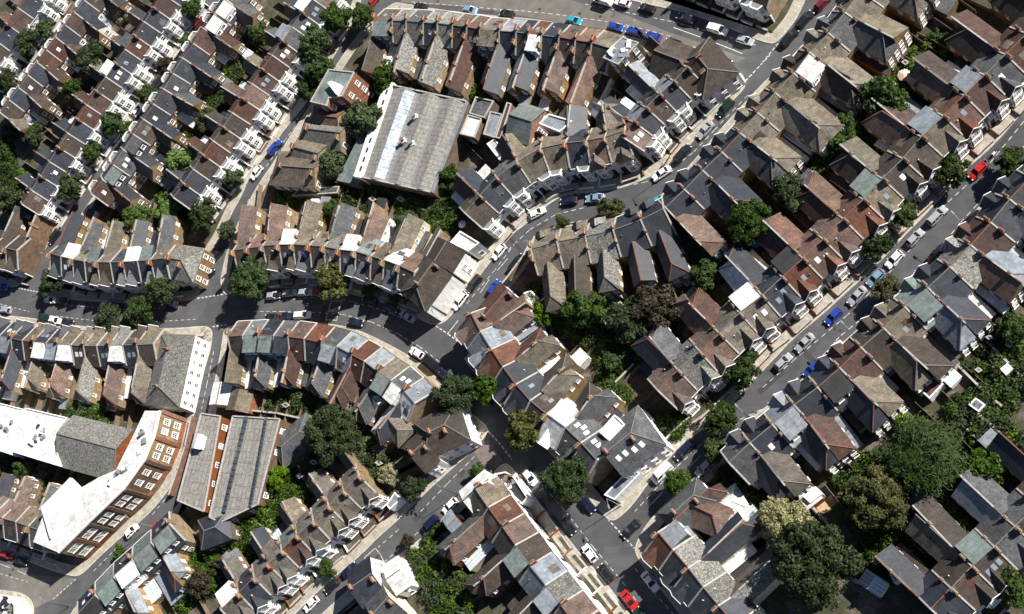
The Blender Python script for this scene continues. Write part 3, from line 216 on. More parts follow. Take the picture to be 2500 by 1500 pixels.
 ('the left side street', -201.73, 128.44, -2.339, 'black', 'saloon'),
 ('the left side street', -203.68, 123.64, -2.339, 'black', 'estate'),
 ('the left side street', -191.32, 148.62, -2.34, 'white', 'hatch'),
 ('the left side street', -186.35, 154.44, -2.34, 'blue', 'estate'),
 ('the left side street', -159.97, 188.19, -2.341, 'red', 'hatch'),
 ('the shaded top-left street', -254.73, 143.14, -2.304, 'black', 'estate'),
 ('the shaded top-left street', -230.73, 174.71, -2.304, 'white', 'hatch'),
 ('the shaded top-left street', -213.16, 196.47, -2.304, 'dark red', 'hatch'),
 ('the lower kerb of the top road', -146.45, 183.38, -0.442, 'black', 'hatch'),
 ('the lower kerb of the top road', -133.0, 178.86, -0.444, 'pale blue', 'hatch'),
 ('the lower kerb of the top road', -123.38, 175.25, -0.446, 'black', 'hatch'),
 ('the lower kerb of the top road', -106.51, 169.04, -0.494, 'teal', 'hatch'),
 ('the lower kerb of the top road', -96.57, 164.76, -0.496, 'blue', 'hatch'),
 ('the lower kerb of the top road', -92.4, 162.53, -0.496, 'blue', 'hatch'),
 ('the lower kerb of the top road', -88.06, 160.13, -0.496, 'blue', 'hatch'),
 ('the lower kerb of the top road', -83.57, 157.44, -0.495, 'black', 'hatch'),
 ('the lower kerb of the top road', -77.53, 153.62, -0.494, 'cream', 'estate'),
 ('the lower kerb of the top road', -72.92, 150.24, -0.493, 'black', 'saloon'),
 ('the upper kerb of the top road', -99.41, 172.34, -0.552, 'white', 'van'),
 ('the upper kerb of the top road', -94.83, 170.53, -0.553, 'white', 'hatch'),
 ('the upper kerb of the top road', -89.07, 167.57, -0.554, 'black', 'hatch'),
 ('the upper kerb of the top road', -80.37, 162.69, -0.555, 'black', 'saloon'),
 ('the upper kerb of the top road', -73.48, 158.06, -0.554, 'white', 'van2'),
 ('the upper kerb of the top road', -67.71, 154.0, -0.554, 'silver', 'hatch'),
 ('the left kerb of the curving street', -54.87, 155.61, -2.389, 'black', 'estate'),
 ('the left kerb of the curving street', -58.3, 152.24, -2.389, 'black', 'estate'),
 ('the left kerb of the curving street', -72.81, 139.22, -2.389, 'green', 'estate'),
 ('the left kerb of the curving street', -77.36, 135.1, -2.389, 'silver', 'saloon'),
 ('the left kerb of the curving street', -82.54, 130.78, -2.389, 'black', 'estate'),
 ('the left kerb of the curving street', -87.26, 127.11, -2.731, 'white', 'saloon'),
 ('the left kerb of the curving street', -102.39, 124.4, 3.048, 'pale blue', 'saloon'),
 ('the left kerb of the curving street', -108.52, 124.95, 3.048, 'dark blue', 'hatch'),
 ('the left kerb of the curving street', -115.97, 123.54, -2.768, 'white', 'hatch'),
 ('the left kerb of the curving street', -125.19, 116.06, -2.333, 'white', 'hatch'),
 ('the left kerb of the curving street', -131.29, 109.67, -2.333, 'black', 'estate'),
 ('the left kerb of the curving street', -134.63, 106.19, -2.333, 'white', 'estate'),
 ('the right kerb of the curving street', -50.9, 158.55, -2.389, 'dark red', 'hatch'),
 ('the right kerb of the curving street', -89.23, 120.86, -2.94, 'teal', 'hatch'),
 ('the right kerb of the curving street', -120.95, 112.74, -2.332, 'black', 'estate'),
 ('the right kerb of the curving street', -126.39, 107.9, -2.222, 'blue', 'hatch'),
 ('the lower side street', -136.31, 61.07, -2.472, 'white', 'hatch'),
 ('the lower side street', -140.8, 57.56, -2.473, 'dark blue', 'van2'),
 ('the lower side street', -160.22, 49.51, -2.475, 'dark blue', 'hatch'),
 ('the lower side street', -164.45, 46.46, -2.475, 'black', 'hatch'),
 ('the lower side street', -169.45, 42.94, -2.475, 'white', 'hatch'),
 ('the bottom-left street', -213.16, 62.67, -2.465, 'red', 'hatch'),
 ('the bottom-left street', -219.9, 62.79, -2.466, 'white', 'hatch'),
 ('the dark road at the bottom-left corner', -257.63, 60.22, -0.279, 'red', 'hatch'),
 ('the dark road at the bottom-left corner', -252.95, 58.37, -0.278, 'black', 'saloon'),
],
'TREES': [
 ('dark round tree in the far top-left gardens', -269.59, 203.48, 4.1, 4.92, 0),
 ('dark tree at the left edge beside white bays', -275.36, 192.78, 3.31, 3.97, 0),
 ('largest dark tree behind the top-left terrace', -245.16, 191.3, 4.79, 5.75, 0),
 ('dark tree below the white gable wall, top left', -250.85, 183.9, 3.42, 4.1, 0),
 ('street tree where the white bays meet the shaded pavement', -236.22, 170.18, 3.65, 4.38, 1),
 ('second street tree down the shaded top-left street', -242.46, 163.27, 3.42, 4.1, 1),
 ('dark garden tree near the left edge', -263.58, 173.63, 3.19, 3.83, 0),
 ('street tree at the top of the shaded street', -213.47, 199.02, 3.42, 4.1, 1),
 ('small street tree before the top white bays', -214.32, 189.94, 2.51, 3.01, 1),
 ('reddish street tree before the middle white bays', -220.4, 183.84, 2.96, 3.55, 4),
 ('street tree opposite the slate-blue roofs, top left', -225.43, 176.55, 2.96, 3.55, 1),
 ('street tree right of the shaded road', -231.01, 168.33, 2.74, 3.29, 1),
 ('dark street tree near the lower shaded street', -247.46, 154.44, 4.1, 4.92, 0),
 ('bright green garden tree between the two top-left streets', -211.26, 154.11, 3.88, 4.66, 2),
 ('green garden tree behind the yellow wing walls', -205.21, 164.29, 3.19, 3.83, 3),
 ('small tree left of the white gable, top left', -264.57, 206.57, 2.74, 3.29, 1),
 ('small street tree before the slate house, left side street', -196.18, 146.72, 2.74, 3.29, 1),
 ('broad dark tree at the left edge', -266.34, 154.77, 4.56, 5.47, 0),
 ('small tree beside the cream gable, top left', -238.04, 204.24, 2.28, 2.74, 5),
 ('tree behind the flat white dormers, top left', -192.29, 186.66, 3.19, 3.83, 1),
 ('street tree beside the pale flat roof, top', -167.53, 183.34, 4.33, 5.2, 1),
 ('large street tree beside the blue-grey roof, top', -173.16, 176.82, 4.79, 5.75, 1),
 ('street tree by the red car at the top', -160.34, 182.43, 3.42, 4.1, 1),
 ('street tree left of the red-brick block', -171.3, 168.54, 4.56, 5.47, 1),
 ('lower street tree left of the red-brick block', -175.2, 166.02, 3.42, 4.1, 1),
 ('round tree right of the red-brick block', -152.25, 162.74, 4.1, 4.92, 1),
 ('large tree left of the grey hall', -158.13, 153.55, 4.79, 5.75, 1),
 ('glossy tree below the orange parapets', -167.34, 144.16, 3.99, 4.79, 1),
 ('small tree at the lower corner of the grey hall', -136.41, 135.19, 2.96, 3.55, 1),
 ('large round green tree in the upper right gardens', -38.78, 131.45, 4.79, 5.75, 1),
 ('green tree beside the white extension, upper right', -47.33, 127.82, 2.96, 3.55, 1),
 ('leafy tree below the white extension, upper right', -49.48, 123.94, 3.19, 3.83, 1),
 ('broad tree behind the slate wings', -59.41, 115.37, 4.1, 4.92, 1),
 ('lime green bush tree in the upper right gardens', -32.66, 135.41, 2.28, 2.74, 2),
 ('dark street tree left of the red car', -29.08, 114.43, 3.65, 4.38, 0),
 ('dark tree cut by the right edge beside the road', -18.61, 113.64, 3.19, 3.83, 0),
 ('dark street tree left of the slate terrace', -250.93, 128.29, 3.42, 4.1, 0),
 ('dark street tree in front of the slate terrace', -214.15, 120.77, 4.33, 5.2, 0),
 ('left one of the joined trees on the main road kerb', -229.81, 115.11, 4.1, 4.92, 1),
 ('right one of the joined trees on the main road kerb', -220.47, 114.62, 4.45, 5.34, 1),
 ('bright green tree behind the slate terrace', -224.54, 141.46, 3.88, 4.66, 2),
 ('dark round tree left of the side street', -202.83, 138.0, 4.1, 4.92, 0),
 ('dark tree between bright green tree and side street', -215.29, 141.32, 3.65, 4.38, 2),
 ('small round street tree on the side street', -197.12, 133.58, 2.74, 3.29, 1),
 ('big street tree at the side street corner', -186.35, 117.82, 5.47, 6.56, 1),
 ('yellowish street tree before the brown terrace', -163.88, 114.13, 4.56, 5.47, 3),
 ('sapling in the shade of the brown terrace', -157.2, 111.73, 1.6, 2.0, 1),
 ('second sapling in the shade of the brown terrace', -150.31, 108.81, 1.6, 2.0, 1),
 ('green street tree left of the bending main road', -132.97, 83.24, 4.9, 5.88, 1),
 ('tree at the right kerb of the bending main road', -124.77, 84.54, 4.1, 4.92, 1),
 ('garden tree behind the white rear walls', -146.76, 125.89, 2.96, 3.55, 1),
 ('garden tree below the grey hall', -168.1, 133.11, 2.74, 3.29, 1),
 ('large leafy tree behind the slate wings', -67.4, 110.32, 5.24, 6.29, 1),
 ('garden tree below the slate wings', -77.63, 100.88, 3.42, 4.1, 1),
 ('spiky olive street tree on the bend', -97.65, 119.55, 2.96, 3.55, 3),
 ('small dark street tree on the bend', -109.62, 119.55, 1.71, 2.05, 0),
 ('broad garden tree inside the bend', -103.38, 97.67, 4.79, 5.75, 1),
 ('tall brownish garden tree inside the bend', -88.23, 95.89, 4.79, 5.75, 4),
 ('dark garden tree right of the white patio', -93.68, 93.89, 4.56, 5.47, 0),
 ('clipped round bush tree in the middle gardens', -98.83, 86.4, 2.28, 2.74, 1),
 ('dark street tree before the pink-roofed houses', -71.36, 80.77, 3.65, 4.38, 0),
 ('small tree under the slate wings', -72.89, 102.03, 2.28, 2.74, 1),
 ('lime green tree inside the bend', -113.43, 99.11, 2.74, 3.29, 2),
 ('dark street tree before the red gables', -39.06, 107.3, 3.08, 3.7, 0),
 ('dark street tree left of the white cars', -44.28, 102.32, 3.08, 3.7, 0),
 ('yellow-green street tree standing in the road edge', -42.89, 92.88, 2.74, 3.29, 3),
 ('garden tree right of the conservatory', -21.82, 82.02, 2.96, 3.55, 1),
 ('round bush tree by the bottom-left street', -220.18, 57.45, 2.17, 2.6, 1),
 ('garden tree beside the white school roof', -252.77, 80.33, 2.96, 3.55, 1),
 ('autumn-tinted tree in the bottom-left gardens', -197.19, 48.84, 2.96, 3.55, 4),
 ('yellow-green tree in the bottom-left gardens', -192.43, 53.21, 2.05, 2.46, 3),
 ('great dark tree behind the curving terrace', -161.71, 77.64, 6.38, 7.66, 0),
 ('bright lime tree beside the sawtooth shed', -177.9, 70.77, 2.96, 3.55, 2),
 ('white-flecked tree beside the cream gable wall', -149.75, 68.36, 2.51, 3.01, 5),
 ('dark street tree beside the lower side street', -143.35, 65.25, 2.96, 3.55, 0),
 ('small round tree before the white corner house', -133.5, 73.82, 2.28, 2.74, 1),
 ('small tree before the white gabled bays', -164.69, 49.73, 1.94, 2.33, 1),
 ('thin street tree near the crossing', -129.12, 67.01, 1.94, 2.33, 1),
 ('sparse brown street tree beside the hedge', -145.52, 54.11, 1.71, 2.05, 4),
 ('low green tree beside the road hump', -153.67, 49.13, 1.6, 2.0, 1),
 ('yellow-green street tree on the shaded right kerb', -116.33, 74.14, 4.56, 5.47, 3),
 ('broad street tree on the shaded right kerb', -107.51, 62.81, 5.47, 6.56, 1),
 ('street tree opposite the white van', -85.22, 60.08, 3.19, 3.83, 1),
 ('street tree above the convertible', -78.56, 65.99, 2.62, 3.14, 1),
 ('dark straggly street tree on the right-hand street', -76.3, 72.02, 3.42, 4.1, 0),
 ('great spreading conifer in the lower right gardens', -38.39, 60.11, 6.38, 7.66, 6),
 ('great olive tree in the lower right gardens', -46.99, 53.16, 6.04, 7.25, 3),
 ('largest dark tree, bottom right', -58.78, 42.3, 7.87, 9.44, 0),
 ('cream-flowering tree above the largest dark tree', -64.39, 49.72, 5.02, 6.02, 5),
 ('banana-leaved tree in the lower right gardens', -29.69, 56.72, 3.65, 4.38, 1),
 ('dark tree left of the cream-flowering tree', -67.04, 52.57, 3.42, 4.1, 5),
 ('street tree at the bottom-right edge', -26.91, 36.99, 3.88, 4.66, 1),
 ('round dark bush tree beside the white garden table', -40.73, 45.67, 2.05, 2.46, 0),
],
'SHRUBS': [
 ('garden greenery behind the shaded top-left terrace', [(-249.16, 208.88), (-259.89, 197.7), (-270.25, 183.83), (-278.91, 175.13)], 7, 108, 1.6, 0),
 ('garden greenery between the two top-left streets', [(-193.47, 187.97), (-204.35, 174.69), (-211.88, 162.65), (-217.34, 152.19), (-221.03, 145.88)], 7, 135, 1.6, 0),
 ('overgrown garden behind the slate terrace', [(-236.61, 146.54), (-227.39, 144.03), (-218.65, 143.88), (-207.86, 142.57)], 7, 122, 2.2, 1),
 ('bright hedge below the grey-tan corner house', [(-183.57, 140.97), (-178.31, 138.85), (-174.39, 138.45)], 3, 49, 1.6, 1),
 ('gardens below the grey hall', [(-170.81, 136.33), (-156.43, 134.59), (-141.86, 131.75), (-134.79, 129.36)], 8, 148, 1.6, 0),
 ('gardens behind the brown terrace', [(-149.7, 130.03), (-143.59, 129.89), (-138.24, 127.17), (-134.73, 125.17)], 9, 162, 1.8, 0),
 ('dark gardens behind the top road terrace', [(-158.42, 167.19), (-146.22, 162.78), (-135.19, 157.98), (-123.17, 155.85)], 6, 108, 1.5, 0),
 ('lime-green creepers behind the top road terrace', [(-123.14, 157.61), (-119.0, 154.51), (-115.24, 154.67)], 4, 68, 1.8, 1),
 ('hedges between the pale blocks', [(-112.01, 140.89), (-108.69, 141.85), (-104.43, 141.91), (-101.54, 140.27)], 4, 81, 1.6, 0),
 ('upper right garden strip', [(-31.06, 145.1), (-28.77, 141.42), (-31.77, 137.86), (-37.27, 136.11), (-45.85, 131.04), (-48.79, 128.64), (-54.21, 122.8)], 7, 243, 1.6, 1),
 ('second upper right garden strip', [(-41.14, 129.07), (-48.49, 125.53), (-57.98, 116.92)], 6, 135, 1.5, 0),
 ('gardens inside the bend', [(-116.58, 103.3), (-111.81, 101.31), (-105.57, 98.5), (-101.03, 94.79), (-95.04, 92.41)], 10, 243, 1.8, 1),
 ('shaded gardens right of the white patio', [(-94.81, 99.85), (-91.97, 94.92), (-90.6, 91.76), (-95.13, 89.47)], 10, 189, 2.0, 0),
 ('gardens under the slate wings', [(-82.88, 100.92), (-78.5, 101.39), (-74.1, 103.03), (-71.79, 103.52)], 6, 108, 1.5, 0),
 ('narrow garden beside the slate end house', [(-101.24, 85.9), (-98.18, 87.84), (-96.62, 89.68), (-95.16, 88.59)], 5, 122, 1.5, 1),
 ('far right gardens', [(-20.63, 83.32), (-23.87, 81.96), (-22.13, 76.5), (-22.18, 70.11), (-27.23, 73.31), (-30.85, 73.01)], 9, 216, 1.6, 0),
 ('lower right gardens near the yellow bush', [(-34.84, 69.51), (-31.54, 66.55), (-27.15, 63.51), (-23.98, 60.67)], 7, 135, 1.6, 0),
 ('lower right gardens among the big trees', [(-51.66, 61.6), (-45.56, 46.63), (-37.94, 50.91), (-33.0, 52.93), (-29.13, 56.25)], 12, 378, 1.8, 0),
 ('gardens below the largest dark tree', [(-53.08, 44.74), (-49.62, 42.02), (-46.88, 45.5), (-41.03, 43.82)], 7, 162, 1.6, 0),
 ('gardens behind the lower right junction', [(-79.14, 60.7), (-73.96, 55.96), (-71.57, 51.3), (-69.68, 47.8)], 8, 216, 1.9, 1),
 ('shaded yard beside the slate end house', [(-91.31, 72.17), (-88.39, 73.23), (-85.61, 71.51)], 4, 81, 1.4, 0),
 ('gardens of the lower triangle block', [(-141.78, 52.92), (-140.03, 47.11), (-135.15, 42.59), (-130.43, 40.92), (-139.87, 40.11)], 9, 243, 1.6, 1),
 ('clipped hedge along the lower side street', [(-142.94, 53.73), (-139.26, 56.74), (-135.74, 59.03)], 1.4, 31, 1.8, 1),
 ('overgrown gardens beside the sawtooth shed', [(-183.67, 65.42), (-178.62, 66.82), (-175.12, 68.96), (-181.85, 60.63), (-183.77, 56.82)], 9, 297, 2.0, 1),
 ('middle gardens behind the curving terrace', [(-161.26, 77.12), (-157.63, 74.26), (-155.07, 70.94), (-151.92, 69.11)], 6, 135, 1.7, 1),
 ('bottom-left gardens', [(-206.45, 45.59), (-201.28, 51.39), (-193.81, 52.39), (-188.57, 56.59), (-185.32, 62.47)], 9, 324, 1.8, 1),
 ('garden beside the white school roof', [(-263.17, 84.88), (-256.63, 80.69), (-249.29, 76.16), (-240.49, 75.31)], 6, 162, 1.8, 0),
 ('roof-garden creeper between the school roofs', [(-242.02, 92.69), (-236.43, 93.07), (-229.82, 91.58)], 5, 122, 2.4, 1),
 ('greenery along the left edge gardens', [(-278.55, 172.94), (-271.99, 163.25), (-263.35, 154.61)], 6, 108, 1.6, 0),
 ('back yards of the curving terrace', [(-183.9, 89.49), (-176.41, 89.53), (-170.74, 87.21)], 6, 108, 1.6, 0),
 ('creeper on the wall behind the hall block', [(-128.05, 154.17), (-124.55, 153.01), (-121.78, 151.32)], 3, 49, 1.5, 1),
 ('bright shrubs behind the pyramid-roofed houses', [(-118.2, 103.87), (-113.38, 102.79), (-109.56, 103.42)], 5, 70, 1.8, 1),
 ('shrubs along the back fences of the red-gabled terrace', [(-37.52, 127.66), (-45.08, 120.89), (-53.13, 115.36)], 4, 108, 1.6, 1),
 ('planting between the big-winged houses', [(-47.83, 140.51), (-41.72, 131.63), (-53.58, 131.24)], 4, 97, 1.4, 1),
 ('green patch behind the lower junction shop', [(-103.12, 83.22), (-100.16, 81.08), (-97.84, 78.48)], 4, 81, 1.5, 1),
 ('creeper behind the left side street backs', [(-198.14, 182.34), (-202.34, 176.19), (-205.65, 169.86)], 4, 81, 1.8, 1),
 ('yellow-green bushes by the great conifer', [(-43.21, 66.62), (-41.23, 66.65), (-39.87, 65.47)], 3, 54, 2.4, 1),
],
'LINES': [
 ('dash', [(-15.46, 123.55), (-22.81, 115.89), (-31.33, 109.46)], 0.12),
 ('dash', [(-31.33, 109.44), (-35.67, 104.28), (-44.15, 96.45), (-51.47, 90.33), (-62.15, 82.98), (-68.98, 78.07)], 0.12),
 ('dash', [(-16.06, 118.48), (-21.15, 112.97), (-25.64, 108.36)], 0.12),
 ('dash', [(-25.64, 108.35), (-28.97, 105.31), (-33.5, 100.51), (-40.16, 94.95), (-53.39, 86.17), (-57.38, 82.32), (-68.08, 74.92)], 0.12),
 ('dash', [(-67.59, 74.46), (-78.79, 70.57), (-86.94, 64.31), (-92.53, 59.39), (-95.78, 56.42)], 0.12),
 ('long', [(-77.17, 69.84), (-85.29, 63.32), (-89.95, 59.69), (-94.37, 55.75)], 0.12),
 ('dash', [(-68.99, 73.81), (-77.14, 70.38)], 0.12),
 ('dash', [(-101.59, 55.57), (-98.5, 52.04), (-96.01, 49.16)], 0.25),
 ('dash', [(-114.92, 62.93), (-109.55, 56.54), (-104.64, 50.1), (-98.76, 42.98), (-94.17, 36.57)], 0.12),
 ('dash', [(-96.12, 45.44), (-92.63, 40.73), (-88.66, 36.25)], 0.12),
 ('dash', [(-116.15, 62.48), (-113.68, 64.23), (-115.81, 65.86)], 0.15),
 ('dash', [(-127.8, 76.2), (-124.59, 72.59), (-122.37, 69.72)], 0.3),
 ('dash', [(-189.79, 112.48), (-181.93, 111.26), (-173.46, 109.78), (-165.18, 108.0), (-157.41, 104.99), (-150.15, 100.97), (-144.82, 97.31), (-139.25, 92.74)], 0.12),
 ('dash', [(-184.84, 114.3), (-170.65, 113.23), (-165.35, 111.54), (-157.92, 108.86), (-152.09, 106.14), (-146.0, 102.62)], 0.12),
 ('dash', [(-140.79, 101.51), (-137.67, 99.14), (-134.93, 96.84)], 0.3),
 ('line', [(-137.84, 99.32), (-135.34, 101.96)], 0.15),
 ('dash', [(-121.37, 117.97), (-126.36, 112.37), (-130.02, 108.8), (-133.36, 105.49)], 0.12),
 ('long', [(-123.36, 114.44), (-128.02, 110.08), (-130.01, 107.52)], 0.12),
 ('dash', [(-68.01, 141.41), (-75.49, 135.08), (-80.51, 130.73), (-85.49, 127.94), (-91.08, 126.2), (-100.47, 126.15), (-113.37, 126.74)], 0.12),
 ('dash', [(-123.34, 116.38), (-118.03, 120.29), (-111.78, 122.69), (-105.0, 123.02)], 0.12),
 ('dash', [(-117.38, 117.9), (-113.11, 119.71), (-108.58, 120.15), (-100.63, 119.78), (-92.52, 120.31)], 0.12),
 ('dash', [(-123.4, 176.75), (-112.91, 172.85), (-102.78, 168.72), (-93.0, 164.39), (-83.59, 159.19)], 0.12),
 ('line', [(-83.49, 161.56), (-75.93, 156.54), (-68.62, 151.35)], 0.15),
 ('dash', [(-104.04, 172.99), (-92.9, 167.51), (-83.44, 162.92), (-74.33, 157.82), (-65.56, 152.57)], 0.12),
 ('dash', [(-68.4, 144.75), (-62.79, 149.57)], 0.25),
 ('dash', [(-64.63, 148.06), (-60.53, 152.27)], 0.25),
 ('dash', [(-149.37, 185.83), (-135.77, 181.01), (-124.86, 177.14)], 0.12),
 ('dash', [(-248.95, 123.34), (-229.29, 119.15), (-211.63, 116.94)], 0.12),
 ('dash', [(-271.54, 127.28), (-260.98, 123.52)], 0.12),
 ('dash', [(-257.05, 122.15), (-238.76, 117.68)], 0.12),
 ('dash', [(-220.19, 114.5), (-206.31, 113.1)], 0.12),
 ('dash', [(-265.89, 130.81), (-257.97, 128.3)], 0.3),
 ('dash', [(-206.82, 118.49), (-199.06, 118.31)], 0.3),
 ('dash', [(-201.6, 110.46), (-197.58, 110.38)], 0.3),
 ('dash', [(-200.65, 104.26), (-201.93, 96.25), (-202.97, 90.18)], 0.12),
 ('dash', [(-210.22, 70.85), (-215.27, 65.81)], 0.12),
 ('dash', [(-224.23, 59.46), (-230.57, 54.47)], 0.12),
 ('dash', [(-235.75, 52.9), (-242.26, 48.5)], 0.25),
 ('long', [(-260.2, 58.24), (-254.14, 56.14), (-249.06, 54.14)], 0.12),
 ('dash', [(-259.81, 55.88), (-250.65, 53.27)], 0.12),
 ('dash', [(-130.99, 71.22), (-137.42, 65.98), (-144.53, 59.9)], 0.12),
 ('dash', [(-148.78, 57.34), (-153.7, 53.94)], 0.12),
 ('dash', [(-144.11, 56.37), (-152.23, 50.63)], 0.12),
 ('dash', [(-177.33, 163.23), (-183.73, 156.37), (-189.34, 149.7)], 0.12),
 ('dash', [(-192.17, 143.6), (-194.41, 140.94)], 0.12),
 ('dash', [(-160.6, 185.56), (-163.93, 180.61)], 0.12),
 ('line', [(-168.33, 111.68), (-165.34, 111.2), (-166.16, 109.15), (-168.96, 109.59), (-168.33, 111.68)], 0.15),
 ('line', [(-169.13, 109.28), (-166.25, 108.73), (-166.6, 106.78), (-169.59, 107.34), (-169.13, 109.28)], 0.15),
 ('line', [(-157.01, 52.0), (-154.37, 53.85), (-153.14, 52.44), (-155.76, 50.6), (-157.01, 52.0)], 0.15),
 ('line', [(-155.76, 50.6), (-153.14, 52.44), (-151.71, 50.01), (-153.84, 48.72), (-155.76, 50.6)], 0.15),
 ('line', [(-116.13, 65.32), (-114.27, 67.14), (-113.07, 64.45), (-115.23, 62.67), (-116.13, 65.32)], 0.12),
],
'LAMPS': [
 ('street lamp on the right kerb opposite the silver cars', -28.24, 102.79, 2.166),
 ('street lamp beside the black saloon car wing, right-hand street', -49.83, 84.83, 2.22),
 ('street lamp beside the white-van stretch of the right-hand street', -70.76, 71.56, 2.268),
 ('street lamp at the shop corner of the main junction', -138.09, 103.66, -1.231),
 ('street lamp at the lower junction pavement corner', -98.62, 57.77, -1.266),
 ('street lamp by the red cars, bottom-left street', -214.21, 63.46, 2.456),
 ('street lamp near the bottom-left crossing', -236.96, 46.58, 2.5),
 ('street lamp beside the bench end of the bending main road', -115.85, 61.03, 0.689),
 ('street lamp above the white house on the lower street', -134.78, 63.39, 2.366),
 ('street lamp by the blue car, left side street', -184.04, 154.93, 2.318),
 ('street lamp on the bend of the curving street', -85.82, 127.21, -0.916),
 ('street lamp on the top road beside the blue cars', -89.96, 158.76, 1.343),
],
'PATCH': [
 ('lawn', [(-59.09, 52.35), (-56.39, 54.41), (-55.0, 52.75), (-57.48, 50.17)]),
 ('deck', [(-60.23, 54.25), (-57.28, 56.03), (-56.26, 54.4), (-59.35, 52.37)]),
 ('lawn', [(-33.38, 63.29), (-31.33, 64.58), (-27.57, 60.14), (-29.59, 58.86)]),
 ('lawn', [(-31.06, 67.09), (-29.77, 67.96), (-24.19, 61.27), (-25.7, 60.19)]),
 ('patio', [(-103.44, 103.79), (-100.94, 104.61), (-96.76, 100.28), (-99.31, 95.84), (-101.4, 97.97)]),
 ('soil', [(-96.66, 83.05), (-93.63, 84.98), (-88.89, 78.6), (-92.74, 76.69), (-96.47, 79.56)]),
 ('patio', [(-105.51, 93.15), (-101.8, 94.11), (-100.62, 92.44), (-103.72, 90.5)]),
 ('brickyard', [(-43.31, 50.71), (-41.49, 52.04), (-36.67, 47.68), (-39.45, 45.95)]),
 ('soil', [(-50.8, 43.39), (-48.77, 44.22), (-47.01, 42.13), (-48.53, 41.51)]),
 ('patio', [(-55.43, 59.99), (-53.37, 60.3), (-53.04, 58.2), (-55.11, 57.63)]),
 ('lawn', [(-137.66, 47.56), (-131.94, 47.99), (-133.79, 44.22), (-136.34, 45.22)]),
 ('soil', [(-55.95, 50.3), (-50.2, 50.31), (-48.07, 46.64), (-54.87, 48.19)]),
 ('deck', [(-160.72, 134.38), (-157.09, 136.62), (-154.38, 133.16), (-156.51, 130.92)]),
 ('patio', [(-190.97, 59.92), (-187.38, 61.79), (-185.49, 56.4), (-189.07, 54.85)]),
 ('patio', [(-38.03, 137.4), (-35.99, 139.07), (-35.34, 137.37), (-37.32, 136.3)]),
 ('lawn', [(-46.12, 128.82), (-40.61, 129.73), (-40.19, 128.42), (-45.49, 126.56)]),
 ('soil', [(-118.98, 112.03), (-116.69, 112.91), (-109.65, 108.55), (-114.81, 105.01), (-119.32, 108.27)]),
 ('patio', [(-28.95, 58.29), (-27.2, 59.35), (-25.99, 57.74), (-27.56, 56.17)]),
 ('soil', [(-33.07, 75.48), (-30.51, 76.71), (-27.5, 73.45), (-30.61, 71.26)]),
 ('lawn', [(-25.58, 79.96), (-23.79, 81.01), (-21.9, 78.91), (-23.73, 77.35)]),
 ('patio', [(-29.03, 77.03), (-27.46, 78.12), (-26.01, 76.1), (-27.8, 75.04)]),
 ('lawn', [(-39.58, 51.87), (-38.29, 52.75), (-35.3, 49.52), (-36.6, 48.41)]),
 ('patio', [(-35.76, 65.85), (-33.51, 66.62), (-32.54, 64.46), (-34.3, 63.64)]),
 ('concrete', [(-152.39, 186.57), (-135.69, 180.91), (-123.33, 175.73), (-107.8, 168.72), (-98.21, 164.09), (-88.03, 158.53), (-81.9, 154.27), (-78.94, 151.19), (-75.22, 151.93), (-69.9, 149.62), (-68.07, 150.16), (-75.68, 155.06), (-84.77, 160.78), (-94.18, 167.43), (-104.01, 172.9), (-110.76, 176.92), (-150.92, 189.08)]),
 ('concrete', [(-260.06, 58.21), (-254.65, 57.48), (-248.59, 54.74), (-236.06, 53.06), (-241.93, 48.63), (-247.4, 46.87), (-248.51, 48.55), (-252.24, 50.41), (-259.01, 51.83)]),
 ('crossing', [(-131.25, 72.4), (-128.04, 74.56), (-124.51, 69.62), (-127.67, 66.74)]),
],
'EXT': [
 ('parasol', 'bright blue parasol open in a garden under the slate wings', -67.79, 107.67, 2.2, 'blue'),
 ('parasol', 'pale green parasol in the upper right garden', -56.09, 119.73, 2.2, 'pale'),
 ('parasol', 'small blue parasol near the slate wings', -71.57, 106.79, 2.0, 'blue'),
 ('parasol', 'lilac parasol in the garden behind the brown terrace', -133.65, 123.64, 2.2, 'lilac'),
 ('parasol', 'blush pink parasol in the upper right garden', -36.02, 137.41, 2.2, 'pink'),
 ('table', 'round white garden table with chairs, lower right', -43.7, 46.54, 0.14, 'w'),
 ('table', 'white patio table inside the bend', -99.98, 99.72, 0.14, 'w'),
 ('table', 'blue garden table in the middle gardens', -99.94, 89.22, 0.14, 'blue'),
 ('pool', 'blue paddling pool in the lower triangle gardens', -131.88, 42.57, 0.14, 'blue'),
 ('pool', 'bright blue paddling pool edge in the upper right gardens', -30.96, 138.61, 0.14, 'blue'),
 ('motorbike', 'black motorbike parked above the red car', -22.69, 117.01, 0, 'k'),
 ('motorbike', 'dark motorbike parked beside the white-topped one', -21.34, 117.88, 0, 'w'),
],
'HOOPS': [
 ('pub-side corner of the left side street', 1, -210.91, 118.93),
 ('pub-side corner of the left side street', 2, -209.48, 119.24),
 ('pub-side corner of the left side street', 3, -208.08, 119.73),
 ('pub-side corner of the left side street', 4, -207.14, 120.65),
 ('pub-side corner of the left side street', 5, -206.4, 121.6),
 ('pavement corner by the long white pub', 1, -203.91, 110.07),
 ('pavement corner by the long white pub', 2, -202.82, 109.21),
 ('pavement corner by the long white pub', 3, -202.91, 108.01),
 ('pavement corner by the long white pub', 4, -202.01, 107.01),
 ('crossing corner left of the bending road', 1, -132.24, 72.81),
 ('crossing corner left of the bending road', 2, -130.95, 73.7),
 ('crossing corner left of the bending road', 3, -129.67, 74.75),
 ('crossing corner left of the bending road', 4, -128.71, 75.98),
],
'BWALLS': [
 ('orange brick boundary wall along the lane beside the grey shed', [(-204.19, 88.3), (-205.37, 81.14), (-206.94, 75.73), (-208.87, 70.07)], 2.0),
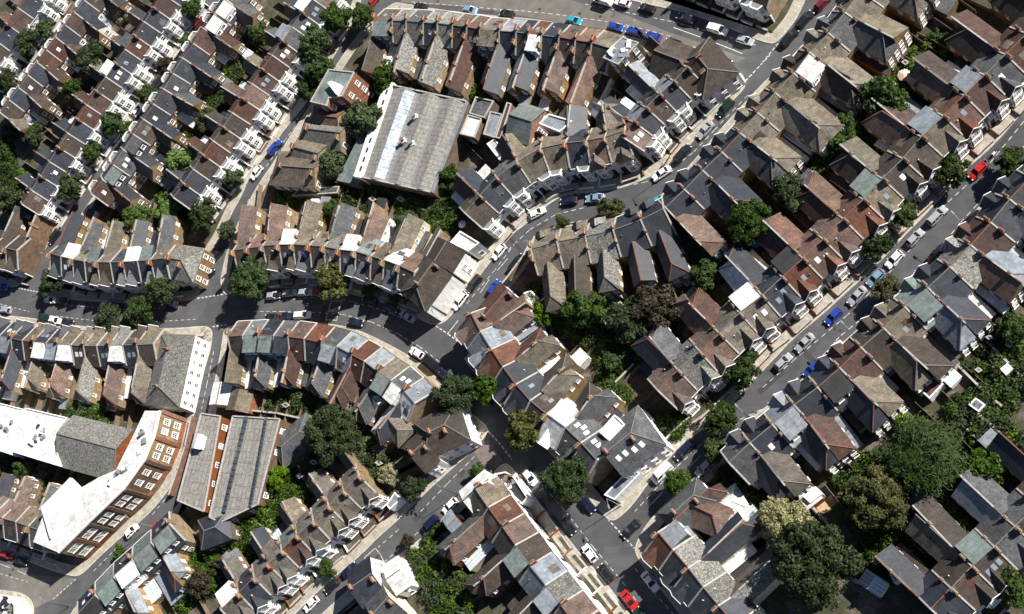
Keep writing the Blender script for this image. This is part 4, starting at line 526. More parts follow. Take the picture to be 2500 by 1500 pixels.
 ('brick boundary wall behind the pavement of the curving street bend', [(-123.0, 108.92), (-120.03, 112.26), (-117.56, 114.87)], 1.8),
 ('pale garden wall along the right-hand street by the slate end house', [(-90.5, 67.73), (-87.24, 70.71), (-83.42, 73.61)], 1.6),
 ('long garden wall behind the great dark tree', [(-187.92, 87.67), (-180.25, 86.09), (-173.45, 84.0)], 1.8),
 ('garden wall dividing the white patio inside the bend', [(-105.4, 102.31), (-99.41, 94.4)], 1.6),
 ('yellow garden wall beside the shop, lower right junction', [(-98.51, 82.75), (-94.54, 86.01)], 1.5),
 ('long timber-topped garden wall, first of the far right gardens', [(-31.96, 76.95), (-27.77, 71.2), (-25.24, 68.48)], 1.6),
 ('second long garden wall across the far right gardens', [(-26.69, 80.95), (-24.21, 77.45), (-21.58, 73.74)], 1.6),
 ('pale garden wall beside the long lawn, lower right', [(-31.77, 65.17), (-28.02, 60.47), (-25.71, 58.24)], 1.6),
 ('dark garden wall above the narrow lawn, lower right', [(-29.79, 68.0), (-26.65, 64.33), (-24.06, 60.54)], 1.6),
 ('garden wall beside the round white table', [(-47.39, 46.36), (-43.5, 41.41)], 1.5),
 ('orange timber fence beside the pale decking', [(-60.9, 54.34), (-58.91, 51.85), (-56.74, 48.74)], 1.5),
],
}

# ============================================================ helpers
COL = bpy.data.collections.new('town'); sc.collection.children.link(COL)
def new_obj(name, data, parent=None):
    o = bpy.data.objects.new(name, data); COL.objects.link(o)
    if parent is not None: o.parent = parent
    return o
def empty(name, loc, label, cat, group=None):
    o = new_obj(name, None); o.location = loc; o.empty_display_size = .5
    o['label'] = label; o['category'] = cat
    if group: o['group'] = group
    return o
def V2(p): return Vector((p[0], p[1]))
def V3(p, z): return Vector((p[0], p[1], z))

class MB:
    def __init__(s): s.v = []; s.f = []; s.uv = []; s.mi = []
    def poly(s, pts, m=0, uv=None):
        b = len(s.v); s.v.extend([Vector(p) for p in pts]); s.f.append(tuple(range(b, b + len(pts)))); s.mi.append(m)
        if uv is None:
            a = Vector(pts[0]); e = (Vector(pts[1]) - a)
            if e.length < 1e-6: e = Vector((1, 0, 0))
            e = e.normalized(); n = Vector((0, 0, 0))
            for i in range(1, len(pts) - 1): n += (Vector(pts[i]) - a).cross(Vector(pts[i + 1]) - a)
            if n.length < 1e-9: n = Vector((0, 0, 1))
            n.normalize(); t = n.cross(e)
            ox, oy = (a.x + a.y) % 7, 0
            uv = [((Vector(p) - a).dot(e) + ox, (Vector(p) - a).dot(t)) for p in pts]
        s.uv.append(uv)
    def wall(s, a, b, z0, z1, m=0):
        a, b = V2(a), V2(b); L = (b - a).length; o = (a.x * 1.3 + a.y) % 5
        s.poly([V3(a, z0), V3(b, z0), V3(b, z1), V3(a, z1)], m, [(o, z0), (o + L, z0), (o + L, z1), (o, z1)])
    def slab(s, a, b, c, d, t=.12, m=0):
        a, b, c, d = map(Vector, (a, b, c, d)); dn = Vector((0, 0, -t))
        s.poly([a, b, c, d], m)
        for p, q in ((a, b), (b, c), (c, d), (d, a)): s.poly([p, q, q + dn, p + dn], m)
    def tri_slab(s, a, b, c, t=.12, m=0):
        a, b, c = map(Vector, (a, b, c)); dn = Vector((0, 0, -t)); s.poly([a, b, c], m)
        for p, q in ((a, b), (b, c), (c, a)): s.poly([p, q, q + dn, p + dn], m)
    def obox(s, c, ax, hx, hy, z0, z1, m=0, bottom=False):
        c = V2(c); ax = V2(ax).normalized(); ay = Vector((-ax.y, ax.x))
        q = [c + ax * sx * hx + ay * sy * hy for sx, sy in ((-1, -1), (1, -1), (1, 1), (-1, 1))]
        s.prism(q, z0, z1, m, m, bottom)
    def prism(s, q, z0, z1, m=0, mt=0, bottom=False):
        for i in range(len(q)): s.wall(q[i], q[(i + 1) % len(q)], z0, z1, m)
        s.poly([V3(p, z1) for p in q], mt)
        if bottom: s.poly([V3(p, z0) for p in reversed(q)], m)
    def bar(s, a, b, w, h, m=0):
        a, b = Vector(a), Vector(b); d = (b - a).normalized(); up = Vector((0, 0, 1))
        sd_ = d.cross(up)
        if sd_.length < 1e-4: sd_ = Vector((1, 0, 0))
        sd_.normalize(); u2 = sd_.cross(d)
        ca = [a + sd_ * x * w / 2 + u2 * y * h / 2 for x, y in ((-1, -1), (1, -1), (1, 1), (-1, 1))]
        cb = [p + (b - a) for p in ca]
        for i in range(4): s.poly([ca[i], ca[(i + 1) % 4], cb[(i + 1) % 4], cb[i]], m)
        s.poly(ca[::-1], m); s.poly(cb, m)
    def cyl(s, c, r0, r1, z0, z1, n=8, m=0, cap=True):
        a = [Vector((c[0] + r0 * math.cos(i * math.tau / n), c[1] + r0 * math.sin(i * math.tau / n), z0)) for i in range(n)]
        b = [Vector((c[0] + r1 * math.cos(i * math.tau / n), c[1] + r1 * math.sin(i * math.tau / n), z1)) for i in range(n)]
        for i in range(n): s.poly([a[i], a[(i + 1) % n], b[(i + 1) % n], b[i]], m)
        if cap: s.poly(b, m)
    def mesh(s, name, mats, origin=(0, 0, 0), smooth=False):
        me = bpy.data.meshes.new(name); o = Vector(origin)
        me.from_pydata([tuple(p - o) for p in s.v], [], s.f)
        ul = me.uv_layers.new(name='UVMap'); flat = []
        for u in s.uv:
            for p in u: flat.extend(p)
        ul.data.foreach_set('uv', flat)
        for m in (mats if isinstance(mats, (list, tuple)) else [mats]): me.materials.append(m)
        me.polygons.foreach_set('material_index', s.mi)
        if smooth: me.polygons.foreach_set('use_smooth', [True] * len(s.f))
        me.update(); return me
    def build(s, name, mats, parent=None, smooth=False):
        og = parent_origin(parent)
        return new_obj(name, s.mesh(name, mats, og, smooth), parent)
def parent_origin(p):
    o = Vector((0, 0, 0))
    while p is not None: o += p.location; p = p.parent
    return o
def place(name, me, parent, pos, yaw=0.0, scale=(1, 1, 1)):
    o = new_obj(name, me, parent); o.location = Vector(pos) - parent_origin(parent)
    o.rotation_euler = (0, 0, yaw); o.scale = scale; return o
def place_m(name, me, parent, pos, X, Y, Z, sc_=(1, 1, 1)):
    o = new_obj(name, me, parent); p = Vector(pos) - parent_origin(parent)
    m = Matrix(((X.x, Y.x, Z.x, p.x), (X.y, Y.y, Z.y, p.y), (X.z, Y.z, Z.z, p.z), (0, 0, 0, 1)))
    o.matrix_local = m @ Matrix.Diagonal((sc_[0], sc_[1], sc_[2], 1)); return o
def seen(p, n):   # does a wall at p with outward normal n face the side the place is viewed from?
    return V2(n).dot(-V2(p).normalized()) > -0.12

# ============================================================ materials
MATS = {}
def nodemat(name, rough=.85):
    m = bpy.data.materials.new(name); m.use_nodes = True; nt = m.node_tree
    b = nt.nodes['Principled BSDF']; b.inputs['Roughness'].default_value = rough
    return m, nt, b
def N(nt, t, **kw):
    n = nt.nodes.new(t)
    for k, v in kw.items(): setattr(n, k, v)
    return n
def ramp(nt, fac, stops):
    r = N(nt, 'ShaderNodeValToRGB'); e = r.color_ramp.elements
    e[0].position, e[0].color = stops[0][0], (*stops[0][1], 1)
    e[1].position, e[1].color = stops[1][0], (*stops[1][1], 1)
    for p, c in stops[2:]: x = e.new(p); x.color = (*c, 1)
    nt.links.new(fac, r.inputs[0]); return r.outputs[0]
def mix(nt, fac, a, b, mode='MIX'):
    n = N(nt, 'ShaderNodeMix', data_type='RGBA', blend_type=mode)
    for i, x in ((0, fac), (6, a), (7, b)):
        if isinstance(x, (int, float)): n.inputs[i].default_value = x
        elif isinstance(x, tuple): n.inputs[i].default_value = (*x, 1)
        else: nt.links.new(x, n.inputs[i])
    return n.outputs[2]
def noise(nt, vec, scale, detail=4, rough=.6):
    n = N(nt, 'ShaderNodeTexNoise'); n.inputs['Scale'].default_value = scale; n.inputs['Detail'].default_value = detail; n.inputs['Roughness'].default_value = rough
    nt.links.new(vec, n.inputs['Vector']); return n.outputs[0]
def coords(nt):
    """surface metres (UV) shifted per object, and position in metres"""
    tc = N(nt, 'ShaderNodeTexCoord'); oi = N(nt, 'ShaderNodeObjectInfo'); geo = N(nt, 'ShaderNodeNewGeometry')
    return tc.outputs['UV'], geo.outputs['Position'], oi.outputs['Random']
def hsv_rand(nt, col, rnd, amt=.35):
    mr = N(nt, 'ShaderNodeMapRange'); mr.inputs[3].default_value = 1 - amt; mr.inputs[4].default_value = 1 + amt
    nt.links.new(rnd, mr.inputs[0]); h = N(nt, 'ShaderNodeHueSaturation'); nt.links.new(mr.outputs[0], h.inputs['Value']); nt.links.new(col, h.inputs['Color'])
    m2 = N(nt, 'ShaderNodeMath', operation='MULTIPLY_ADD'); m2.inputs[1].default_value = .5; m2.inputs[2].default_value = .75
    fr = N(nt, 'ShaderNodeMath', operation='FRACT'); ml = N(nt, 'ShaderNodeMath', operation='MULTIPLY'); ml.inputs[1].default_value = 17.3
    nt.links.new(rnd, ml.inputs[0]); nt.links.new(ml.outputs[0], fr.inputs[0]); nt.links.new(fr.outputs[0], m2.inputs[0]); nt.links.new(m2.outputs[0], h.inputs['Saturation'])
    return h.outputs[0]
def brick(nt, vec, c1, c2, mortar, bw, rh, ms=.02, bump=None):
    b = N(nt, 'ShaderNodeTexBrick'); b.inputs['Scale'].default_value = 1.0
    for k, v in (('Color1', c1), ('Color2', c2), ('Mortar', mortar)): b.inputs[k].default_value = (*v, 1)
    b.inputs['Brick Width'].default_value = bw; b.inputs['Row Height'].default_value = rh; b.inputs['Mortar Size'].default_value = ms
    nt.links.new(vec, b.inputs['Vector']); return b
def sc3(c, k): return tuple(min(1, x * k) for x in c)
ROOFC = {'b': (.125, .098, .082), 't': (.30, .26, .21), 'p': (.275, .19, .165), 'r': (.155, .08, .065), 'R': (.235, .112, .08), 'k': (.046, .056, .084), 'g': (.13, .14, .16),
         'l': (.19, .19, .18), 'y': (.21, .193, .17), 's': (.30, .335, .38), 'n': (.215, .265, .255), 'w': (.74, .74, .73), 'd': (.035, .037, .042), 'G': (.55, .62, .63)}
ROOFN = {'b': 'brown', 't': 'tan', 'p': 'pinkish-brown', 'r': 'dark red', 'R': 'bright red', 'k': 'dark slate', 'g': 'grey slate', 'l': 'lichen-grey', 'y': 'weathered brown', 's': 'pale blue-grey', 'n': 'green-grey', 'w': 'white', 'd': 'black'}
def roofmat(c):
    if ('roof', c) in MATS: return MATS['roof', c]
    m, nt, b = nodemat('roof_covering_' + ROOFN.get(c, 'glass').replace(' ', '_'), .8)
    uv, pos, rnd = coords(nt); base = sc3(ROOFC[c], {'k': .60, 'b': .58, 'r': .62, 'g': .58, 'd': .6}.get(c, .70)) if c != 'w' else ROOFC[c]
    n1 = noise(nt, pos, .35, 5); n2 = noise(nt, pos, 3.2, 5, .7); n3 = noise(nt, pos, 1.1, 6, .75)
    if c in 'btprRykgl':
        tl = c in 'btprRy'
        br = brick(nt, uv, base, sc3(base, .72 if tl else .8), sc3(base, .34 if tl else .55), .30 if tl else .42, .36 if tl else .30, .05 if tl else .025)
        br.inputs['Bias'].default_value = -.1
        col = br.outputs[0]
        col = mix(nt, ramp(nt, n1, [(.35, (0, 0, 0)), (.7, (1, 1, 1))]), col, sc3(base, .5), 'MIX') if False else mix(nt, 1.0, col, ramp(nt, n1, [(.3, (.58, .58, .59)), (.7, (1.3, 1.28, 1.22))]), 'MULTIPLY')
        col = mix(nt, 1.0, col, ramp(nt, n3, [(.32, (.55, .55, .56)), (.7, (1.4, 1.38, 1.33))]), 'MULTIPLY')
        spots = {'l': (.46, .60, (.42, .42, .38), .9), 'g': (.56, .68, (.30, .30, .28), .6), 't': (.58, .7, (.36, .34, .24), .6), 'p': (.55, .68, (.36, .30, .24), .55), 'y': (.56, .68, (.30, .28, .21), .6), 'b': (.6, .72, (.25, .22, .15), .5), 'R': (.6, .72, (.38, .22, .12), .5), 'r': (.6, .72, (.24, .16, .11), .5), 'k': (.63, .74, (.13, .135, .14), .5)}[c]
        stm = N(nt, 'ShaderNodeMapping'); stm.inputs['Scale'].default_value = (2.6, .22, 1); nt.links.new(uv, stm.inputs[0])
        col = mix(nt, 1.0, col, ramp(nt, noise(nt, stm.outputs[0], 1.0, 4, .7), [(.34, (.68, .68, .67)), (.66, (1.22, 1.22, 1.2))]), 'MULTIPLY')
        sf = ramp(nt, n2, [(spots[0], (0, 0, 0)), (spots[1], (spots[3],) * 3)])
        col = mix(nt, sf, col, sc3(spots[2], .66))
        if c == 'l':
            col = mix(nt, ramp(nt, noise(nt, pos, 2.1, 6, .75), [(.5, (0, 0, 0)), (.62, (.8, .8, .8))]), col, (.045, .047, .05))
        col = hsv_rand(nt, col, rnd, .28)
        bp = N(nt, 'ShaderNodeBump'); bp.inputs['Strength'].default_value = .55; bp.inputs['Distance'].default_value = .04
        nt.links.new(br.outputs[1], bp.inputs['Height']); bp.invert = True; nt.links.new(bp.outputs[0], b.inputs['Normal'])
        b.inputs['Roughness'].default_value = .55 if c == 'k' else .85
    elif c == 'G':
        br = brick(nt, uv, (.35, .42, .44), (.5, .56, .58), (.8, .8, .78), .7, 3.0, .07); br.offset = 0; col = br.outputs[0]; b.inputs['Roughness'].default_value = .12
    else:
        col = mix(nt, 1.0, base, ramp(nt, n3, [(.3, (.52, .52, .5)), (.6, (1.1, 1.1, 1.1))]), 'MULTIPLY')
        col = mix(nt, ramp(nt, n1, [(.46, (0, 0, 0)), (.66, (.75, .75, .75))]), col, sc3(base, .5))
        col = mix(nt, ramp(nt, n2, [(.6, (0, 0, 0)), (.72, (.5, .5, .5))]), col, sc3(base, .35))
        sm = N(nt, 'ShaderNodeSeparateXYZ'); nt.links.new(uv, sm.inputs[0])
        br = brick(nt, uv, (1, 1, 1), (.93, .93, .93), (.62, .62, .62), 3.5, 1.0, .04); col = mix(nt, 1.0, col, br.outputs[0], 'MULTIPLY')
        col = hsv_rand(nt, col, rnd, .18)
    nt.links.new(col, b.inputs['Base Color']); MATS['roof', c] = m; return m
WALLC = {'Y': ((.235, .165, .088), (.16, .11, .064)), 'B': ((.125, .082, .056), (.085, .058, .042)), 'X': ((.23, .088, .045), (.165, .066, .036)), 'W': ((.83, .83, .81),) * 2, 'C': ((.66, .57, .40),) * 2}
def wallmat(c):
    if ('wall', c) in MATS: return MATS['wall', c]
    m, nt, b = nodemat({'Y': 'stock_brick', 'B': 'brown_brick', 'X': 'red_brick', 'W': 'white_render', 'C': 'cream_render'}[c], .9)
    uv, pos, rnd = coords(nt); c1, c2 = WALLC[c]; n1 = noise(nt, pos, .9, 5); n2 = noise(nt, pos, 5, 4)
    if c in 'YBX':
        br = brick(nt, uv, c1, c2, sc3(c1, 1.15), .225, .075, .01); col = br.outputs[0]
        col = mix(nt, 1.0, col, ramp(nt, n1, [(.3, (.55, .53, .5)), (.68, (1.25, 1.22, 1.15))]), 'MULTIPLY'); col = hsv_rand(nt, col, rnd, .25)
    else:
        mp = N(nt, 'ShaderNodeMapping'); mp.inputs['Scale'].default_value = (1, 1, .18); nt.links.new(pos, mp.inputs[0])
        st = noise(nt, mp.outputs[0], 2.2, 5)
        col = mix(nt, 1.0, c1, ramp(nt, st, [(.3, (.66, .66, .64)), (.55, (1, 1, 1))]), 'MULTIPLY')
    nt.links.new(col, b.inputs['Base Color']); MATS['wall', c] = m; return m
def plain(name, c, rough=.7, var=.25, scale=3., metal=0., coat=0.):
    if name in MATS: return MATS[name]
    m, nt, b = nodemat(name, rough); uv, pos, rnd = coords(nt)
    col = mix(nt, 1.0, c, ramp(nt, noise(nt, pos, scale, 5), [(.3, (1 - var,) * 3), (.7, (1 + var * .6,) * 3)]), 'MULTIPLY')
    nt.links.new(col, b.inputs['Base Color']); b.inputs['Metallic'].default_value = metal; b.inputs['Coat Weight'].default_value = coat
    MATS[name] = m; return m
WHITE = plain('white_painted_wood', (.8, .8, .78), .5, .12)
GLASS = plain('dark_window_glass', (.012, .016, .022), .06, .3, .7)
SKYGL = plain('skylight_glass', (.20, .25, .32), .08, .25, .8)
TERRA = plain('terracotta', (.21, .105, .066), .8, .35, 4)
LEAD = plain('lead_grey', (.20, .205, .215), .6, .25)
COPING = plain('pale_coping', (.36, .345, .32), .85, .35, 2)
RIDGER = plain('red_ridge_tile', (.19, .075, .048), .8, .35, 3)
RIDGEG = plain('grey_ridge_tile', (.15, .14, .125), .85, .35, 3)
DOORM = plain('dark_door', (.03, .03, .035), .5, .3)
TYRE = plain('tyre_rubber', (.012, .012, .013), .8, .2)
TIMBER = plain('weathered_timber', (.17, .125, .085), .85, .4, 2)
METAL = plain('galvanised_steel', (.45, .46, .47), .4, .15, 3, .6)
DARKMETAL = plain('dark_metal', (.03, .03, .033), .5, .2)
STACK = wallmat('Y')

# window meshes (unit wide, unit high, outward = -Y ... placed by yaw)
def window_mesh(name, cols, rows, fw=.1, glass=None):
    b = MB()
    b.poly([(-.5, 0, 0), (.5, 0, 0), (.5, 0, 1), (-.5, 0, 1)], 1)
    def fr(x0, x1, z0, z1, d=-.09):
        q = [(x0, d, z0), (x1, d, z0), (x1, d, z1), (x0, d, z1)]; b.poly(q, 0)
        b.poly([(x0, 0, z0), (x0, d, z0), (x0, d, z1), (x0, 0, z1)], 0); b.poly([(x1, 0, z0), (x1, d, z0), (x1, d, z1), (x1, 0, z1)], 0)
        b.poly([(x0, 0, z1), (x0, d, z1), (x1, d, z1), (x1, 0, z1)], 0); b.poly([(x0, 0, z0), (x0, d, z0), (x1, d, z0), (x1, 0, z0)], 0)
    fr(-.55, -.5 + fw, -.05, 1.05); fr(.5 - fw, .55, -.05, 1.05); fr(-.5 + fw, .5 - fw, 1 - fw, 1.05); fr(-.5 + fw, .5 - fw, -.05, fw); fr(-.64, .64, -.13, -.05, -.2)
    for i in range(1, cols): x = -.5 + i / cols; fr(x - fw * .32, x + fw * .32, fw, 1 - fw, -.05)
    for i in range(1, rows): z = i / rows; fr(-.5 + fw, .5 - fw, z - fw * .32, z + fw * .32, -.055)
    return b.mesh(name, [WHITE, glass])
GLASS2 = plain('reflecting_window_glass', (.05, .065, .085), .05, .5, .9)
CURTAIN = plain('net_curtain_behind_glass', (.30, .30, .29), .25, .4, 2.)
WIN = {}
for k in ((1, 2), (2, 2), (3, 2), (2, 1), (4, 2)):
    WIN[k] = [window_mesh('window', *k, glass=gm) for gm in (GLASS, GLASS, GLASS2, CURTAIN)]
def skylight_mesh():
    b = MB(); b.prism([Vector(p) for p in ((-.5, -.5), (.5, -.5), (.5, .5), (-.5, .5))], 0, .06, 0, 0)
    b.poly([(-.38, -.4, .066), (.38, -.4, .066), (.38, .4, .066), (-.38, .4, .066)], 1); return b
SKY_DK = skylight_mesh().mesh('skylight', [LEAD, SKYGL]); SKY_WH = skylight_mesh().mesh('skylight', [WHITE, plain('white_rooflight', (.72, .76, .8), .3, .1)])
def add_window(parent, p, n, z, w, h, k=(1, 2), name='window'):
    n = V2(n).normalized(); yaw = math.atan2(n.y, n.x) + math.pi / 2
    return place(name, random.choice(WIN[k]), parent, V3(V2(p) + n * .015, z), yaw, (w, 1, h))
def facade(parent, a, b, n, zs, per=None, w=1.05, h=1.45, k=(1, 2), margin=.7):
    a, b = V2(a), V2(b); L = (b - a).length
    if not seen((a + b) / 2, n) or L < 1.7: return
    per = per or max(1, int((L - 2 * margin * .5) // 2.2))
    for z in zs:
        for i in range(per):
            t = (i + .5) / per; add_window(parent, a + (b - a) * t, n, z, min(w, L * .6 / per), h, k)

# chimneys: stack (brick) with corbel, pots on top
def chimney_mesh(L, npots, h):
    b = MB(); b.obox((0, 0), (1, 0), L / 2, .23, -1.8, h, 0); b.obox((0, 0), (1, 0), L / 2 + .07, .30, h - .32, h - .12, 0, True); b.obox((0, 0), (1, 0), L / 2 - .02, .24, h + .002, h + .07, 1)
    p = MB()
    for i in range(npots):
        x = -L / 2 + L * (i + .5) / npots; p.cyl((x, 0), .15, .12, h + .07, h + .55 + .12 * (i % 2), 7, 0); p.cyl((x, 0), .165, .165, h + .44 + .12 * (i % 2), h + .52 + .12 * (i % 2), 7, 0)
    return b, p
CH = {}
for key, (L, n_, h, wm) in {'Y4': (1.2, 4, 1.15, 'Y'), 'X4': (1.2, 4, 1.15, 'X'), 'B2': (.7, 2, .95, 'Y'), 'X6': (2.2, 6, 1.3, 'X')}.items():
    b, p = chimney_mesh(L, n_, h); CH[key] = (b.mesh('chimney', [wallmat(wm), COPING]), p.mesh('chimney_pots', TERRA))
def chimney(parent, p, z, d, key):
    yaw = math.atan2(d.y, d.x); o = place('chimney', CH[key][0], parent, V3(p, z), yaw)
    q = new_obj('chimney_pots', CH[key][1], o); q['kind'] = 'stuff'
    return o

ORD = 'zeroth first second third fourth fifth sixth seventh eighth ninth tenth eleventh twelfth thirteenth fourteenth fifteenth sixteenth seventeenth eighteenth nineteenth twentieth'.split()

# ============================================================ ground, roads, pavements
ground_m, nt, b = nodemat('asphalt', .92)
uv, pos, rnd = coords(nt)
vo = N(nt, 'ShaderNodeTexVoronoi'); vo.inputs['Scale'].default_value = .11; nt.links.new(pos, vo.inputs['Vector'])
hs = N(nt, 'ShaderNodeSeparateColor'); nt.links.new(vo.outputs['Color'], hs.inputs[0])
col = mix(nt, 1.0, (.066, .068, .073), ramp(nt, noise(nt, pos, .22, 5), [(.3, (.78, .78, .78)), (.7, (1.25, 1.24, 1.22))]), 'MULTIPLY')
col = mix(nt, 1.0, col, ramp(nt, hs.outputs[0], [(.0, (.86, .86, .87)), (1., (1.1, 1.1, 1.09))]), 'MULTIPLY')
col = mix(nt, 1.0, col, ramp(nt, noise(nt, pos, 6, 4, .8), [(.3, (.85, .85, .85)), (.7, (1.15, 1.15, 1.15))]), 'MULTIPLY')
mp = N(nt, 'ShaderNodeMapping'); mp.inputs['Rotation'].default_value = (0, 0, math.radians(-45)); mp.inputs['Scale'].default_value = (.05, .9, 1); nt.links.new(pos, mp.inputs[0])
col = mix(nt, 1.0, col, ramp(nt, noise(nt, mp.outputs[0], 1, 3), [(.35, (.9, .9, .9)), (.65, (1.08, 1.08, 1.08))]), 'MULTIPLY')
nt.links.new(col, b.inputs['Base Color'])
g_ = MB(); g_.poly([(-1500, -1200, 0), (1200, -1200, 0), (1200, 1500, 0), (-1500, 1500, 0)])
o = g_.build('road', ground_m); o['kind'] = 'structure'
pave_m, nt, b = nodemat('paving_slabs', .9); uv, pos, rnd = coords(nt)
mp = N(nt, 'ShaderNodeMapping'); mp.inputs['Rotation'].default_value = (0, 0, math.radians(40)); nt.links.new(pos, mp.inputs[0])
br = brick(nt, mp.outputs[0], (.42, .39, .335), (.32, .30, .26), (.19, .18, .155), .9, .6, .02)
col = mix(nt, 1.0, br.outputs[0], ramp(nt, noise(nt, pos, .5, 6, .7), [(.28, (.62, .6, .58)), (.7, (1.2, 1.18, 1.12))]), 'MULTIPLY')
nt.links.new(col, b.inputs['Base Color'])
kerb_m = plain('kerb_stone', (.40, .385, .34), .85, .35, 1.5)
soil_m, nt, b = nodemat('garden_soil', .95); uv, pos, rnd = coords(nt)
col = ramp(nt, noise(nt, pos, .16, 5, .65), [(.34, (.05, .038, .026)), (.46, (.035, .045, .018)), (.54, (.075, .06, .045)), (.62, (.13, .115, .095)), (.7, (.10, .055, .035))])
col = mix(nt, 1.0, col, ramp(nt, noise(nt, pos, 2.5, 5), [(.3, (.6, .6, .6)), (.7, (1.3, 1.3, 1.3))]), 'MULTIPLY')
nt.links.new(col, b.inputs['Base Color'])
def area2(q): return sum(q[i][0] * q[(i + 1) % len(q)][1] - q[(i + 1) % len(q)][0] * q[i][1] for i in range(len(q)))
def inset(q, d):
    q = [V2(p) for p in q]
    if area2(q) < 0: q.reverse()
    n = len(q); out = []
    for i in range(n):
        a, b_, c = q[i - 1], q[i], q[(i + 1) % n]; e0 = (b_ - a).normalized(); e1 = (c - b_).normalized()
        n0 = Vector((-e0.y, e0.x)); n1 = Vector((-e1.y, e1.x)); m = n0 + n1
        if m.length < .2: m = n0
        m.normalize(); k = d / max(.45, m.dot(n0)); out.append(b_ + m * k)
    return out
def chaikin(q, it=1):
    for _ in range(it):
        r = []
        for i in range(len(q)):
            a, b_ = V2(q[i]), V2(q[(i + 1) % len(q)]); r += [a * .78 + b_ * .22, a * .22 + b_ * .78]
        q = r
    return q
for name, q in D['BLOCKS'].items():
    q = chaikin(q, 2)
    if area2(q) < 0: q = q[::-1]
    k_in = inset(q, .3); g_in = inset(q, 2.5)
    b = MB(); b.poly([V3(p, .12) for p in k_in]); o = b.build('pavement', pave_m); o['kind'] = 'structure'
    k = MB()
    for i in range(len(q)):
        j = (i + 1) % len(q); k.wall(q[i], q[j], -.02, .126); k.poly([V3(q[i], .126), V3(q[j], .126), V3(k_in[j], .126), V3(k_in[i], .126)]); k.wall(k_in[j], k_in[i], .1, .126)
    k.build('kerb', kerb_m, o)
    b = MB(); b.poly([V3(p, .131) for p in g_in]); o = b.build('garden_ground', soil_m); o['kind'] = 'structure'
PM = {'lawn': plain('lawn_grass', (.055, .085, .022), .95, .4, 1.2), 'deck': plain('pale_decking', (.46, .33, .19), .8, .3, 1), 'patio': plain('patio_slabs', (.42, .38, .33), .85, .4, .8), 'soil': plain('bare_soil', (.11, .075, .05), .95, .5, .8), 'concrete': plain('worn_concrete_road', (.135, .128, .115), .92, .3, .35), 'crossing': plain('pink_crossing_slabs', (.16, .125, .115), .9, .3, 1.), 'brickyard': plain('brick_paving', (.22, .13, .10), .9, .5, 1.2)}
for kind, q in D['PATCH']:
    b = MB(); b.poly([V3(p, .0018 if kind in ('concrete', 'crossing') else .139) for p in q]); o = b.build({'concrete': 'concrete_road', 'crossing': 'raised_crossing', 'lawn': 'lawn', 'deck': 'decking', 'patio': 'patio', 'soil': 'bare_earth', 'brickyard': 'brick_yard'}[kind], PM[kind]); o['kind'] = 'structure'
PAINT, nt, b = nodemat('worn_road_paint', .7); uv, pos, rnd = coords(nt)
col = mix(nt, ramp(nt, noise(nt, pos, 3, 5, .8), [(.4, (1, 1, 1)), (.58, (0, 0, 0))]), (.62, .62, .60), (.20, .20, .20)); nt.links.new(col, b.inputs['Base Color'])
for kind, q, w in D['LINES']:
    b = MB()
    for i in range(len(q) - 1):
        a, c = V2(q[i]), V2(q[i + 1]); L = (c - a).length; d = (c - a).normalized(); n = Vector((-d.y, d.x)) * w * (.62 if w < .2 else .5)
        if kind == 'line': segs = [(0, L)]
        else:
            on, off = {'dash': (1.0, .8), 'long': (3.5, 2.6)}[kind]
            if w > .2: on, off = .75, .4
            segs = []; t = 0
            while t < L: segs.append((t, min(L, t + on))); t += on + off
        for t0, t1 in segs:
            p, r = a + d * t0, a + d * t1; b.poly([V3(p - n, .005), V3(r - n, .005), V3(r + n, .005), V3(p + n, .005)])
    o = b.build('road_marking', PAINT); o['kind'] = 'structure'

random.seed(41)
patch_m = plain('newer_asphalt', (.042, .042, .044), .9, .3, 2.); patch2_m = plain('older_asphalt', (.085, .083, .08), .92, .3, 2.)
iron = plain('manhole_iron', (.035, .033, .031), .6, .4, 6.)
for kind, q, w in D['LINES']:
    if kind == 'line' or w > .2: continue
    for i in range(len(q) - 1):
        a, c = V2(q[i]), V2(q[i + 1]); L = (c - a).length; d = (c - a).normalized(); n = Vector((-d.y, d.x)); t = U(2, 9)
        while t < L:
            p = a + d * t + n * U(-1.1, 1.1); z_ = R(); b = MB()
            if z_ < .45:
                lx, ly = U(.6, 3.4), U(.25, .7); b.obox(p, d if R() < .7 else n, lx, ly, -.02, .003); o = b.build('road_patch', patch_m if R() < .6 else patch2_m)
            else: b.cyl((p.x, p.y), .34, .34, -.02, .0035, 12); o = b.build('manhole_cover', iron)
            o['kind'] = 'structure'; t += U(6, 15)
